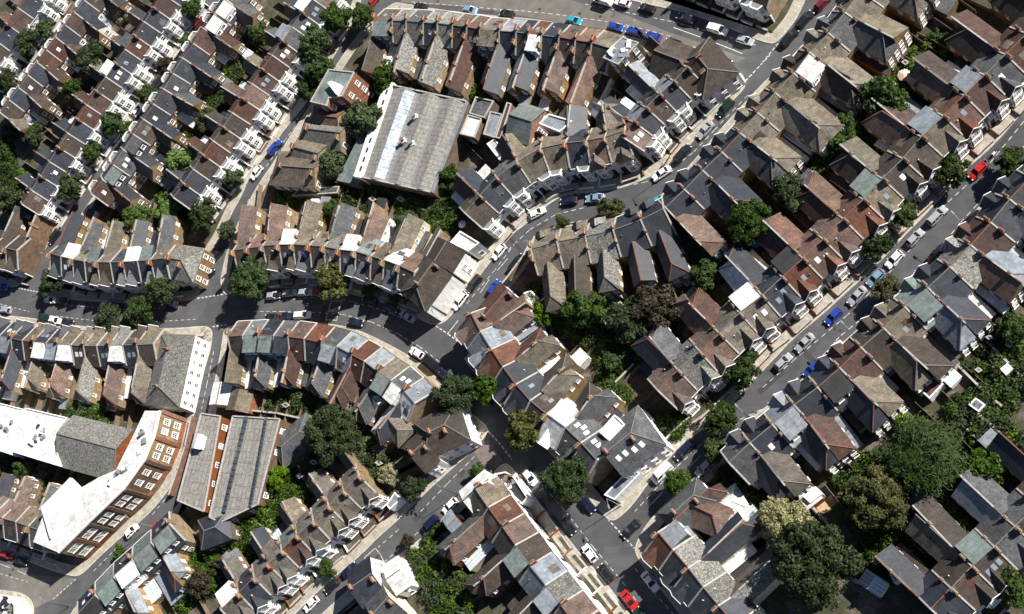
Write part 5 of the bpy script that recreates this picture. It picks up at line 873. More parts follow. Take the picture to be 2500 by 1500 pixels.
# ============================================================ houses
random.seed(7)
def slope(parent, a0, a1, r1, r0, ze, zr, c, over=.25, name='roof_slope', ext=0.0):
    """roof slope from eave a0-a1 (height ze) up to ridge r0-r1 (height zr)"""
    a0, a1, r0, r1 = V2(a0), V2(a1), V2(r0), V2(r1)
    def ov(a, r):
        d = a - r; L = d.length; k = (L + over) / L; return V3(r + d * k, zr + (ze - zr) * k)
    b = MB(); b.slab(ov(a0, r0), ov(a1, r1), V3(r1, zr), V3(r0, zr), .14); return b.build(name, roofmat(c), parent)
def on_slope(a, r, ze, zr, t):   # point a fraction t up from eave to ridge
    return V3(V2(a) + (V2(r) - V2(a)) * t, ze + (zr - ze) * t)
def skylights(parent, a0, a1, r0, r1, ze, zr, n, white):
    am, rm = (V2(a0) + V2(a1)) / 2, (V2(r0) + V2(r1)) / 2
    X = (V3(a1, 0) - V3(a0, 0)).normalized(); Y = (V3(rm, zr) - V3(am, ze)).normalized(); Z = X.cross(Y)
    if Z.z < 0: X = -X; Z = X.cross(Y)
    W = (V2(a1) - V2(a0)).length
    for i in range(n):
        s_ = (i + 1) / (n + 1) if n > 1 else U(.35, .65); t = U(.45, .6)
        p = on_slope(V2(a0).lerp(V2(a1), s_), V2(r0).lerp(V2(r1), s_), ze, zr, t)
        place_m('skylight', SKY_WH if white else SKY_DK, parent, p + Z * .0, X, Y, Z, (.85, 1.15, 1))
def profile_bar(parent, pts, w, m, name, up=.2):
    """upstand following the 3D points pts"""
    b = MB()
    for i in range(len(pts) - 1):
        p, q = Vector(pts[i]), Vector(pts[i + 1]); d = (q - p); d2 = Vector((d.x, d.y)).normalized(); n = Vector((-d2.y, d2.x, 0)) * w / 2; u = Vector((0, 0, up)); dn = Vector((0, 0, -.3))
        b.poly([p - n + u, q - n + u, q + n + u, p + n + u]); b.poly([p - n + u, q - n + u, q - n + dn, p - n + dn]); b.poly([p + n + u, q + n + u, q + n + dn, p + n + dn])
        if i == 0: b.poly([p - n + u, p + n + u, p + n + dn, p - n + dn])
        if i == len(pts) - 2: b.poly([q - n + u, q + n + u, q + n + dn, q - n + dn])
    return b.build(name, m, parent)

def bay(parent, p, d, n, kind, ze, roofc, wallc, win):
    """two-storey bay at wall point p, along d, outward n"""
    p, d, n = V2(p), V2(d), V2(n)
    hw, dp = (1.5, 1.15) if kind == 'w' else (1.45, .95 if win else .7)
    c = .62 if kind != 'g' else .78
    zt = ze + (.12 if kind == 'w' else 0.0)
    q = [p - d * hw, p - d * hw * c + n * dp, p + d * hw * c + n * dp, p + d * hw]
    b = MB()
    for i in range(3): b.wall(q[i], q[i + 1], .1, zt)
    wm = wallc if kind != 'g' or wallc != 'X' or True else wallc
    o = b.build('bay', wallmat(wm), parent)
    # sill bands
    s = MB()
    for z in (.95, 3.05, 3.6, zt - .12):
        for i in range(3):
            nn = (q[i + 1] - q[i]).normalized(); nn = Vector((nn.y, -nn.x)); nn = nn if nn.dot(n) > 0 else -nn
            s.slab(V3(q[i], z + .1), V3(q[i + 1], z + .1), V3(q[i + 1] + nn * .08, z + .1), V3(q[i] + nn * .08, z + .1), .1)
    s.build('bay_mouldings', WHITE, o)
    rb = MB()
    if kind == 'w':
        rb.slab(V3(q[0] - n * .6, zt - .02), V3(q[1], zt - .14), V3(q[2], zt - .14), V3(q[3] - n * .6, zt - .02), .1)
        rb.build('bay_roof', LEAD, o); rim = MB()
        for i in range(3): rim.bar(V3(q[i], zt + .02), V3(q[i + 1], zt + .02), .24, .34)
        rim.build('bay_parapet', WHITE, o)
    else:
        # gable or pyramid roof running back into the main slope
        back = 2.6 if kind == 'g' else 1.6; hz = 1.7 if kind == 'g' else 2.0
        ex = hw + .25; fr = p + n * (dp + .25); apex_f = V3(fr if kind == 'g' else p + n * .1, ze + hz); apex_b = V3(p - n * back, ze + hz)
        l0, r0_ = V3(fr - d * ex, ze - .05), V3(fr + d * ex, ze - .05); l1, r1_ = V3(p - d * ex - n * .2, ze - .05), V3(p + d * ex - n * .2, ze - .05)
        if kind == 'g':
            rb.slab(l0, V3(p - d * ex - n * back * .2, ze - .05), apex_b, apex_f); rb.slab(r0_, V3(p + d * ex - n * back * .2, ze - .05), apex_b, apex_f)
            gb = MB(); f2 = p + n * dp; gb.poly([V3(f2 - d * hw * .95, ze - .05), V3(f2 + d * hw * .95, ze - .05), V3(f2, ze + hz - .3)]); gb.build('gable', wallmat(wm if wm != 'B' else 'X'), o)
            t = MB(); t.bar(l0 + Vector((0, 0, .02)), apex_f + Vector((0, 0, .02)), .09, .22); t.bar(r0_ + Vector((0, 0, .02)), apex_f + Vector((0, 0, .02)), .09, .22); t.build('bargeboard', WHITE, o)
        else:
            rb.tri_slab(l0, r0_, apex_f); rb.tri_slab(l0, l1, apex_f); rb.tri_slab(r0_, r1_, apex_f); rb.slab(l1, apex_b, apex_f, l1); rb.slab(r1_, apex_b, apex_f, r1_)
        rb.build('bay_roof', roofmat(roofc), o)
    if win:
        for i in range(3):
            a_, b_ = q[i], q[i + 1]; nn = (b_ - a_).normalized(); nn = Vector((nn.y, -nn.x)); nn = nn if nn.dot(n) > 0 else -nn
            for z, h in ((1.15, 1.75), (3.75, 1.5)):
                add_window(o, (a_ + b_) / 2, nn, z, (b_ - a_).length * .74, h, (3, 2) if i == 1 and kind == 'g' else ((2, 2) if i == 1 else (1, 2)))
    return o

def wing(parent, base0, base1, n, L, ze, zr, rc, wc, ridge_side, hip, dorm=None):
    """rear wing: from base0 to base1 on the rear wall, running L along n. ridge_side 0/1: ridge above that edge (half of a pair), 2: in the middle"""
    b0, b1, n = V2(base0), V2(base1), V2(n); e0, e1 = b0 + n * L, b1 + n * L
    b = MB(); inb = n * -1.8
    rs = {0: 0.0, 1: 1.0, 2: .5}[ridge_side]
    rb, re = b0.lerp(b1, rs), e0.lerp(e1, rs)
    hl = (b1 - b0).length * (.8 if ridge_side < 2 else .5) if hip else 0
    rh = re - n * hl
    b.wall(b0, e0, .1, zr - .05 if ridge_side == 0 and not hip else ze); b.wall(b1, e1, .1, zr - .05 if ridge_side == 1 and not hip else ze); b.wall(e0, e1, .1, ze)
    if not hip:
        b.poly([V3(e0, ze), V3(e1, ze), V3(re, zr - .05)])
    elif ridge_side < 2:   # party wall under the ridge
        pe = e0 if ridge_side == 0 else e1
        b.poly([V3(rb, ze), V3(pe, ze), V3(rh, zr - .05), V3(rb, zr - .05)])
    o = b.build('rear_wing', wallmat(wc), parent)
    rbk = rb + inb
    def sl(x0, x1):
        ou = (x1 - x0)
        side = x0 - rb; k = 1 + .18 / max(.5, side.length); s0, s1 = rb + side * k, (re if not hip else re) + (x1 - re) * k
        z = zr + (ze - zr) * k
        m = MB(); m.slab(V3(s0 + inb, z), V3(s1, z), V3(rh if hip else re, zr), V3(rbk, zr)); m.build('roof_slope', roofmat(rc), o)
    if ridge_side in (1, 2): sl(b0, e0)
    if ridge_side in (0, 2): sl(b1, e1)
    if hip:
        m = MB(); m.tri_slab(V3(e0 + n * .18, ze - .1), V3(e1 + n * .18, ze - .1), V3(rh, zr)); m.build('hip_slope', roofmat(rc), o)
    r = MB(); r.bar(V3(rbk, zr + .04), V3(rh if hip else re, zr + .04), .2, .12)
    if hip:
        for x in ((e0, e1) if ridge_side == 2 else ((e1,) if ridge_side == 0 else (e0,))): r.bar(V3(rh, zr + .04), V3(x + n * .15, ze + .02), .16, .1)
    r.build('ridge_tiles', RIDGER if rc in 'Rrpk' else RIDGEG, o)
    d = (b1 - b0).normalized()
    facade(o, e0, e1, n, (1.0, 3.5), 1 if (b1 - b0).length < 3.2 else 2, 1.0, 1.25, (1, 2))
    s0n = -d; s1n = d
    if ridge_side in (1, 2): facade(o, b0 + n * 1.2, e0, s0n, (3.5,), 2, .8, 1.15, (1, 2))
    if ridge_side in (0, 2): facade(o, b1 + n * 1.2, e1, s1n, (3.5,), 2, .8, 1.15, (1, 2))
    return o

def dormer(parent, b0, b1, r0, r1, ze, zr, c, nrm):
    """box dormer standing on the rear slope b (eave) - r (ridge)"""
    b0, b1, r0, r1 = map(V2, (b0, b1, r0, r1)); q0, q1 = r0.lerp(r1, .08), r0.lerp(r1, .92)
    f0, f1 = b0.lerp(b1, .08).lerp(q0, .12), b0.lerp(b1, .92).lerp(q1, .12)
    zt0 = zr - .05; zt1 = zr - .32
    b = MB(); b.poly([V3(f0, ze), V3(f1, ze), V3(f1, zt1), V3(f0, zt1)]); b.poly([V3(f0, ze), V3(f0, zt1), V3(q0, zt0)]); b.poly([V3(f1, ze), V3(f1, zt1), V3(q1, zt0)])
    o = b.build('dormer', roofmat('k') if c != 'w' else wallmat('W'), parent)
    m = MB(); x = V3(V2(nrm) * .2, 0); m.slab(V3(f0, zt1 + .1) + x, V3(f1, zt1 + .1) + x, V3(q1, zt0 + .1), V3(q0, zt0 + .1), .14); m.build('dormer_roof', roofmat(c), o)
    facade(o, f0, f1, nrm, (ze + .75,), 2, 1.1, 1.05, (2, 1))

def hidx(s, i, default='.'):
    return s[min(i, len(s) - 1)] if s else default

FENCE = []
for row in D['ROWS']:
    B = [V2(p) for p in row['B']]; n = len(B) - 1
    segn = []
    for i in range(n):
        d = (B[i + 1] - B[i]).normalized(); segn.append(Vector((-d.y, d.x)) * row['s'])
    F = []
    for i in range(n + 1):
        a = segn[max(0, i - 1)]; c = segn[min(n - 1, i)]; m = (a + c).normalized(); F.append(m / max(.6, m.dot(c)))
    if row['off']: B = [p + f * row['off'] for p, f in zip(B, F)]
    df, db, ze0, zr0 = row['df'], row['db'], row['ze'], row['zr']
    front_seen = seen(B[n // 2], segn[n // 2])
    for i in range(n):
        dz = U(-.12, .12); ze, zr = ze0 + dz * .4, zr0 + dz
        r0, r1 = B[i], B[i + 1]; a0, a1 = r0 + F[i] * df, r1 + F[i + 1] * df; b0, b1 = r0 - F[i] * db, r1 - F[i + 1] * db
        nf = segn[i]; d = (r1 - r0).normalized(); W = (r1 - r0).length
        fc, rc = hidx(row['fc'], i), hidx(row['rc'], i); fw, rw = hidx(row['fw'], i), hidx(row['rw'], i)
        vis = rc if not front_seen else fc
        lab = f"{ROOFN[vis]}-roofed house, {ORD[i + 1]} from {row['end']}, {row['ph']}"
        c = (r0 + r1) / 2; h = empty('terraced_house', (c.x, c.y, 0), lab, 'house', 'terraced houses in rows')
        w = MB(); w.wall(a0, a1, .05, ze); w.build('front_wall', wallmat(fw), h)
        w = MB(); w.wall(b0, b1, .05, ze)
        for p, q, s_ in ((a0, b0, r0), (a1, b1, r1)):
            w.poly([V3(p, .05), V3(q, .05), V3(q, ze), V3(s_, zr - .05), V3(p, ze)])
        w.build('wall', wallmat(rw), h)
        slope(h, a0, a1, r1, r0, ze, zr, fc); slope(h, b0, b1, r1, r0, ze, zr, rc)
        rt = MB(); rt.bar(V3(r0, zr + .04), V3(r1, zr + .04), .17, .12); rt.build('ridge_tiles', RIDGER if (fc in 'Rrp' or (fc == 'k' and R() < .45)) else RIDGEG, h)
        g = MB(); g.bar(V3(a0 + nf * .3, ze - .2), V3(a1 + nf * .3, ze - .2), .12, .1); g.build('gutter', DARKMETAL if R() < .5 else WHITE, h)
        # party upstands
        if row['par']:
            sides = [(i, a0, b0, r0)] + ([(n, a1, b1, r1)] if i == n - 1 else [])
            for k, a, b_, r in sides:
                profile_bar(h, [V3(a + F[k] * .15, ze), V3(r, zr), V3(b_ - F[k] * .1, ze)], .3, COPING, 'party_parapet', .16)
        # chimneys
        ck = 'X4' if R() < .35 else 'Y4'
        if row['chim'] >= 1 and (i % 2 == 0 or row['chim'] == 2):
            chimney(h, r0 + F[i] * .9, zr - .4, -F[i], ck)
            if row['chim'] == 2: chimney(h, r0 - F[i] * 2.2, zr - 1.35, -F[i], 'B2' if R() < .6 else ck)
        if R() < .22:
            t = MB(); p = r0 + F[i] * .9; t.bar(V3(p, zr + .8), V3(p, zr + 2.6), .05, .05); t.bar(V3(p - d * .5, zr + 2.5), V3(p + d * .5, zr + 2.5), .04, .04)
            for x in (-.4, -.15, .1, .35): t.bar(V3(p + d * x - nf * .3, zr + 2.5), V3(p + d * x + nf * .3, zr + 2.5), .03, .03)
            t.build('aerial', METAL, h)
        # front
        ft = hidx(row['ft'], i); mir = 1 if i % 2 else -1
        m = (a0 + a1) / 2
        if ft != 'p':
            bp = m + d * mir * W * .17
            bay(h, bp, d, nf, ft, ze, fc, fw, front_seen)
            if front_seen:
                dp = m - d * mir * W * .3
                b_ = MB(); b_.obox(dp + nf * .0, d, .62, .06, .12, 2.75, 0); b_.build('doorway', DOORM, h)
                b_ = MB()
                for s_ in (-1, 1): b_.obox(dp + d * s_ * .72 + nf * .12, d, .12, .14, .12, 2.8, 0)
                b_.obox(dp + nf * .14, d, .9, .18, 2.78, 3.02, 0, True); b_.build('porch', WHITE, h)
                add_window(h, dp, nf, 3.75, 1.0, 1.5)
        elif front_seen:
            facade(h, a0, a1, nf, (3.6,), 2, 1.0, 1.5); facade(h, a0.lerp(a1, .3), a1, nf, (1.0,), 1, 1.5, 1.6, (2, 2))
            b_ = MB(); b_.obox(a0.lerp(a1, .18), d, .5, .06, .12, 2.3, 0); b_.build('doorway', DOORM, h)
        dm = hidx(row['dorm'], i); sk = hidx(row['sky'], i, '0'); dm = '.' if i >= len(row['dorm']) else dm; sk = '0' if i >= len(row['sky']) else sk
        if dm != '.': dormer(h, b0, b1, r0, r1, ze, zr, dm, -nf)
        elif seen(c, -nf) and not row['wing']: facade(h, b0, b1, -nf, (1.0, 3.5), 2)
        if sk in '1234':
            use_front = front_seen or dm != '.'
            if use_front: skylights(h, a0, a1, r0, r1, ze, zr, int(sk), R() < .5)
            else: skylights(h, b0, b1, r0, r1, ze, zr, int(sk), R() < .5)
        for (e_a, e_b) in ((a0, a1), (b0, b1)):
            if R() < .3:   # patched area of newer or older covering
                s0 = U(.08, .5); s1 = s0 + U(.2, .42); t0 = U(.08, .45); t1 = t0 + U(.2, .45); up_ = Vector((0, 0, .035))
                pp = [on_slope(e_a.lerp(e_b, s_), r0.lerp(r1, s_), ze, zr, t_) + up_ for s_, t_ in ((s0, t0), (s1, t0), (s1, t1), (s0, t1))]
                pm = MB(); pm.slab(*pp, .06); pm.build('roof_repair', roofmat(random.choice({'k': 'gkk', 'g': 'kgl', 'l': 'gkl'}.get(fc, 'bpytr'))), h)
            if R() < .4:
                s_ = U(.2, .8); p_ = on_slope(e_a.lerp(e_b, s_), r0.lerp(r1, s_), ze, zr, U(.3, .8)); pm = MB(); pm.cyl((p_.x, p_.y), .09, .09, p_.z - .1, p_.z + .55, 6); pm.build('vent_pipe', LEAD if R() < .6 else WHITE, h)
        wg = row['wing']
        if wg:
            wc_ = hidx(row['wc'], i); nb = (-segn[i]); Lw = wg['L'] * U(.78, 1.14); wc_ = random.choice('kbgtyp') if R() < .16 else wc_; hip = wg.get('hip', 0)
            if hip and R() < .2: hip = 0
            if wg.get('single'):
                ww = min(wg['w'], W / 2 - .3); cm = (b0 + b1) / 2; wing(h, cm - d * ww, cm + d * ww, nb, Lw, wg['ze'], wg['zr'], wc_, rw, 2, hip)
            else:
                last = (i + wg['o']) % 2 == 0   # ridge side: pairs share the party line
                side = 1 if last else 0
                if side == 1: p0, p1 = b1 - d * wg['w'], b1
                else: p0, p1 = b0, b0 + d * wg['w']
                wing(h, p0, p1, nb, Lw, wg['ze'] + dz * .3, wg['zr'] + dz * .3, wc_, rw, side, hip)
                px, pn = (b1, 1) if side == 1 else (b0, 0)
                if side == 1 and R() < .75: chimney(h, px + nb * Lw * .55, wg['zr'] - .5, nb, 'B2')
                if side == 1: profile_bar(h, [V3(px, wg['zr']), V3(px + nb * (Lw - (1.8 if hip else 0)), wg['zr'])], .28, COPING, 'party_parapet', .12)
                op = b0 if side == 1 else b1
                gp = b0.lerp(p0, .5) if side == 1 else b1.lerp(p1, .5)
                if seen(gp, nb) and W - wg['w'] > 1.4: add_window(h, gp, nb, 3.5, 1.0, 1.3); add_window(h, gp, nb, 1.0, 1.1, 1.3, (2, 2))
            q_ = R()
            if not wg.get('single') and q_ < .42 and W - wg['w'] > 1.0:   # single-storey infill beside or beyond the wing
                e0, e1 = (b0 + d * .15, p0 - d * .05) if side == 1 else (p1 + d * .05, b1 - d * .15)
                ll = Lw * U(.5, 1.1); kb = MB(); qq = [e0, e1, e1 + nb * ll, e0 + nb * ll]
                for t_ in range(4): kb.wall(qq[t_], qq[(t_ + 1) % 4], .1, 2.7)
                ko = kb.build('side_extension', wallmat(random.choice('YYWXC')), h); kr = MB(); kr.slab(V3(e0, 3.5), V3(e1, 3.5), V3(e1 + nb * (ll + .2), 2.75), V3(e0 + nb * (ll + .2), 2.75), .1); kr.build('lean_to_roof', roofmat(random.choice('GGwsgbkd')), ko)
            elif not wg.get('single') and q_ < .66:
                pc = (p0 + p1) / 2 + nb * (Lw + 1.3); kb = MB(); kb.obox(pc, d, wg['w'] * .45, 1.3, .1, 2.6); ko = kb.build('rear_extension', wallmat(random.choice('YYWX')), h); kr = MB(); kr.obox(pc, d, wg['w'] * .45 + .12, 1.42, 2.603, 2.78); kr.build('flat_roof', roofmat(random.choice('wsgdnG')), ko)
            if R() < .35:
                wp = b0.lerp(b1, U(.15, .85)) + nb * .25; ds = MB(); ds.cyl((0, 0), .06, .42, 0, .14, 10); do = place_m('satellite_dish', ds.mesh('satellite_dish', METAL if R() < .5 else WHITE), h, V3(wp, ze - U(.3, 1.2)), Vector((1, 0, 0)), Vector((0, .8, .6)), Vector((0, -.6, .8)))
            # garden fence behind
            fl = U(6.5, 9); fs = b0 + nb * (Lw + .4); fe_ = fs + nb * fl
            FENCE.append((fs, fe_, f"timber fence behind {ORD[i + 1]} house from {row['end']}, {row['ph']}"))
        # front garden wall
        if front_seen and row['fw'][0] in 'WXB' :
            g0, g1 = a0 + nf * 2.6, a1 + nf * 2.6
            ow = empty('garden_wall', ((g0 + g1).x / 2, (g0 + g1).y / 2, .1), f"low front wall, {ORD[i + 1]} house from {row['end']}, {row['ph']}", 'garden wall', 'front garden walls')
            bb = MB(); gap = g0.lerp(g1, .28); L2 = (g1 - gap).length / 2; bb.obox((gap + g1) / 2, d, L2, .12, .1, .85); gw = 'W' if (fw == 'W' and R() < .7) else 'X'; bb.build('wall', wallmat(gw), ow)
            cc = MB(); cc.obox((gap + g1) / 2, d, L2 + .05, .17, .853, .93, 0, True); cc.build('coping', COPING, ow)
            bb = MB(); bb.obox(g0 - nf * 1.2, nf, 1.2, .1, .1, .8); bb.build('side_wall', wallmat(gw), ow)
for a, b_, lab in FENCE:
    m = (a + b_) / 2; o = empty('garden_fence', (m.x, m.y, .1), lab, 'fence', 'garden fences'); d = (b_ - a).normalized(); L = (b_ - a).length
    w = MB(); w.obox(m, d, L / 2, .03, .1, 1.75); w.build('panel', TIMBER, o)
    p = MB()
    for k in range(int(L / 1.8) + 1): p.obox(a + d * min(L, k * 1.8), d, .06, .06, .1, 1.9)
    p.build('posts', TIMBER, o)['kind'] = 'stuff'

def hip_block(x):
    r0, r1 = V2(x['r'][0]), V2(x['r'][1]); d = (r1 - r0).normalized(); nL = Vector((-d.y, d.x)); wl, wr, ze, zr = x['wl'], x['wr'], x['ze'], x['zr']
    s0 = r0 - d * ((wl + wr) * .38 if x['ends'][0] == 'h' else 0); s1 = r1 + d * ((wl + wr) * .38 if x['ends'][1] == 'h' else 0)
    L0, L1, R0, R1 = s0 + nL * wl, s1 + nL * wl, s0 - nL * wr, s1 - nL * wr; c = (r0 + r1) / 2
    h = empty(x['name'], (c.x, c.y, 0), x['label'], x['cat'])
    w = MB(); w.wall(L0, L1, .05, ze); w.wall(R0, R1, .05, ze); w.wall(L0, R0, .05, ze); w.wall(L1, R1, .05, ze)
    if x['ends'][0] == 'g': w.poly([V3(L0, ze), V3(R0, ze), V3(r0, zr - .04)])
    if x['ends'][1] == 'g': w.poly([V3(L1, ze), V3(R1, ze), V3(r1, zr - .04)])
    w.build('wall', wallmat(x['wc']), h); rm = roofmat(x['rc'])
    o0 = d * (-.2); o1 = d * .2
    for A0, A1, sgn, ww in ((L0, L1, nL, wl), (R0, R1, -nL, wr)):
        z = ze - .25 * (zr - ze) / ww; m = MB(); m.slab(V3(A0 + sgn * .25 + o0, z), V3(A1 + sgn * .25 + o1, z), V3(r1 + (o1 if x['ends'][1] == 'g' else o1 * 0), zr), V3(r0 + (o0 if x['ends'][0] == 'g' else o0 * 0), zr)); m.build('roof_slope', rm, h)
    for e, A, C_, r, o_ in (('0', L0, R0, r0, o0), ('1', L1, R1, r1, o1)):
        if x['ends'][int(e)] == 'h': m = MB(); m.tri_slab(V3(A + nL * .25 + o_, ze - .15), V3(C_ - nL * .25 + o_, ze - .15), V3(r, zr)); m.build('hip_slope', rm, h)
    t = MB(); t.bar(V3(r0, zr + .05), V3(r1, zr + .05), .22, .14)
    for e, A, C_, r in ((0, L0, R0, r0), (1, L1, R1, r1)):
        if x['ends'][e] == 'h': t.bar(V3(r, zr + .05), V3(A, ze + .05), .18, .12); t.bar(V3(r, zr + .05), V3(C_, ze + .05), .18, .12)
    t.build('ridge_tiles', (WHITE if x['rc'] == 'G' else RIDGEG) if x['rc'] not in 'rRp' else RIDGER, h)
    if x['cat'] in ('house', 'pub', 'workshop'):
        zs = (1.0, 3.5) if ze > 5 else (1.0,)
        facade(h, L0, L1, nL, zs); facade(h, R0, R1, -nL, zs); facade(h, L0, R0, -d, zs); facade(h, L1, R1, d, zs)
    if x['chim']: chimney(h, r0 + d * .6, zr - .5, nL, 'X4'); chimney(h, r1 - d * .3 - nL * 1.2, zr - 1.0, nL, 'Y4')
    if x['sky']: skylights(h, R0, R1, r0, r1, ze, zr, x['sky'], True)
for x in D['HB']: hip_block(x)
def flat_block(x):
    q = [V2(p) for p in x['p']]
    if area2(q) < 0: q.reverse()
    c = sum(q, Vector((0, 0))) / len(q); h = empty(x['name'], (c.x, c.y, x['z0']), x['label'], x['cat'])
    w = MB(); z0 = x['z0'] + (.05 if x['z0'] == 0 else -.02)
    for i in range(len(q)): w.wall(q[i], q[(i + 1) % len(q)], z0, x['h'])
    w.build('wall', wallmat(x['wc']), h)
    r = MB(); r.poly([V3(p, x['h'] - .002) for p in inset(q, .02)]); r.build('flat_roof', roofmat(x['rc']), h)
    if x['par'] > 0:
        qi = inset(q, .22); qo = inset(q, -.04); m = MB(); za, zb = x['h'] - .1, x['h'] + x['par'] * .8
        for i in range(len(q)):
            j = (i + 1) % len(q); m.wall(qo[i], qo[j], za, zb); m.wall(qi[j], qi[i], za, zb); m.poly([V3(qo[i], zb), V3(qo[j], zb), V3(qi[j], zb), V3(qi[i], zb)])
        m.build('parapet', COPING if x['wc'] != 'W' else wallmat('W'), h)
    if x['h'] > 4.5 and x['z0'] == 0:
        for i in range(len(q)):
            a, b_ = q[i], q[(i + 1) % len(q)]; e = (b_ - a).normalized(); nn = Vector((e.y, -e.x))
            facade(h, a, b_, nn, [z for z in (1.2, 4.2, 7.2) if z + 1.8 < x['h']], max(1, int((b_ - a).length / 3)), 1.0, 1.5, (2, 2))
    if x['rc'] in 'wsd' and area2(q) > 40:
        for k in range(6):
            m = MB(); p = c + Vector((U(-2.2, 2.2), U(-2.2, 2.2))); m.obox(p, (U(-1, 1), U(.2, 1)), U(.2, 1.1), U(.2, .5), x['h'], x['h'] + U(.15, .8)); m.build('roof_plant', random.choice((LEAD, WHITE, TIMBER, DARKMETAL)), h)
        for k in range(3):
            p = c + Vector((U(-1.5, 1.5), U(-1.5, 1.5))); place('skylight' if k else 'roof_hatch', SKY_DK if k else SKY_WH, h, V3(p, x['h']), U(0, 3), (1.0, 1.3, 3))
for x in D['FB']: flat_block(x)

# ---- grey hall with three low spans
S = D['SP']
def hall():
    P = [V2(p) for p in S['hall']]; c = sum(P, Vector((0, 0))) / 4
    h = empty('grey_hall', (c.x, c.y, 0), 'large grey corrugated hall with white rooflight strip in the centre block', 'hall')
    w = MB(); zE, zR = 5.2, 6.1
    for i in range(4): w.wall(P[i], P[(i + 1) % 4], .05, zE)
    cm, nt, b = nodemat('grey_corrugated_sheet', .85); uv, pos, rnd = coords(nt)
    wv = brick(nt, uv, (.27, .265, .25), (.22, .216, .205), (.13, .13, .125), 1.1, 2.6, .07); wv.offset = 0
    col = mix(nt, 1.0, wv.outputs[0], ramp(nt, noise(nt, pos, 1.3, 6, .75), [(.28, (.45, .45, .44)), (.68, (1.3, 1.29, 1.22))]), 'MULTIPLY')
    col = mix(nt, ramp(nt, noise(nt, pos, 4.5, 5, .8), [(.5, (0, 0, 0)), (.62, (.8, .8, .8))]), col, (.085, .085, .083)); nt.links.new(col, b.inputs['Base Color'])
    MATS['corr'] = cm
    glz = plain('pale_rooflight_sheet', (.46, .53, .63), .25, .45, .8)
    def at(u, v): return P[0].lerp(P[1], u).lerp(P[3].lerp(P[2], u), v)
    edges = [0, .36, .68, 1]
    for k in range(3):
        u0, u1 = edges[k], edges[k + 1]; um = (u0 + u1) / 2
        for (ua, ub) in ((u0, um), (u1, um)):
            m = MB(); m.slab(V3(at(ua, 0), zE), V3(at(ua, 1), zE), V3(at(ub, 1), zR), V3(at(ub, 0), zR), .12); m.build('roof_slope', cm, h)
        for v in (0, 1): w.poly([V3(at(u0, v), zE), V3(at(u1, v), zE), V3(at(um, v), zR - .03)])
        gtt = MB(); gtt.bar(V3(at(u1, 0), zE + .1), V3(at(u1, 1), zE + .1), .5, .2); gtt.build('valley_gutter', LEAD, h)
    w.build('wall', wallmat('B'), h)
    for k in range(24):   # rooflight panels on the left span
        v0, v1 = .03 + k * .0395, .03 + k * .0395 + .036
        def q(u, v):
            t = (u - 0) / .18; t = t if t <= 1 else 2 - t; return V3(at(u, v), zE + (zR - zE) * t + .05)
        m = MB(); m.slab(q(.185, v0), q(.185, v1), q(.31, v1), q(.31, v0), .04); m.build('rooflight_panel', glz, h)
    for (u, v, cc) in ((.44, .28, 'dark'), (.40, .55, 'red'), (.53, .56, 'dark')):
        p = at(u, v); m = MB(); m.obox(p, (1, .3), .55, .55, zE, zR + .3); m.build('vent_base', WHITE, h); m = MB(); m.cyl(p, .4, .5, zR + .3, zR + 1.2, 10); m.build('vent_cowl', TERRA if cc == 'red' else LEAD, h)
    e = MB(); e.bar(V3(at(1.0, 0), zE + .3), V3(at(1.0, 1), zE + .3), .4, .9); e.build('side_upstand', roofmat('s'), h)
    for v in (0, 1): e = MB(); e.bar(V3(at(0, v), zE + .25), V3(at(1, v), zE + .25), .3, .7); e.build('end_parapet', COPING, h)
    # white flank and lower lean-to
    q = [V2(p) for p in S['hall_low']]
    if area2(q) < 0: q.reverse()
    c2 = sum(q, Vector((0, 0))) / len(q); h2 = empty('lean_to', (c2.x, c2.y, 0), 'pale green lean-to roof along the white flank of the grey hall', 'lean-to')
    m = MB(); m.prism(q, .05, 4.0); m.build('wall', wallmat('B'), h2); r = MB(); r.poly([V3(p, 4.01) for p in q]); r.build('roof_sheet', roofmat('n'), h2)
    f = MB(); q = [at(-.15, -.03), at(-.005, -.03), at(-.005, 1.01), at(-.15, 1.01)]
    for k in range(4): f.wall(q[k], q[(k + 1) % 4], .1, 5.7 if k != 3 else 5.1)
    f.poly([V3(q[0], 5.1), V3(q[1], 5.7), V3(q[2], 5.7), V3(q[3], 5.1)])
    for k in range(9):
        hb = MB(); p = at(-.06, .07 + k * .105 + U(-.02, .02)); hb.obox(p, q[3] - q[0], .55, .22, 5.2, 5.65); hb.build('roof_vent', DARKMETAL, h)
    f.build('white_flank', wallmat('W'), h)
hall()
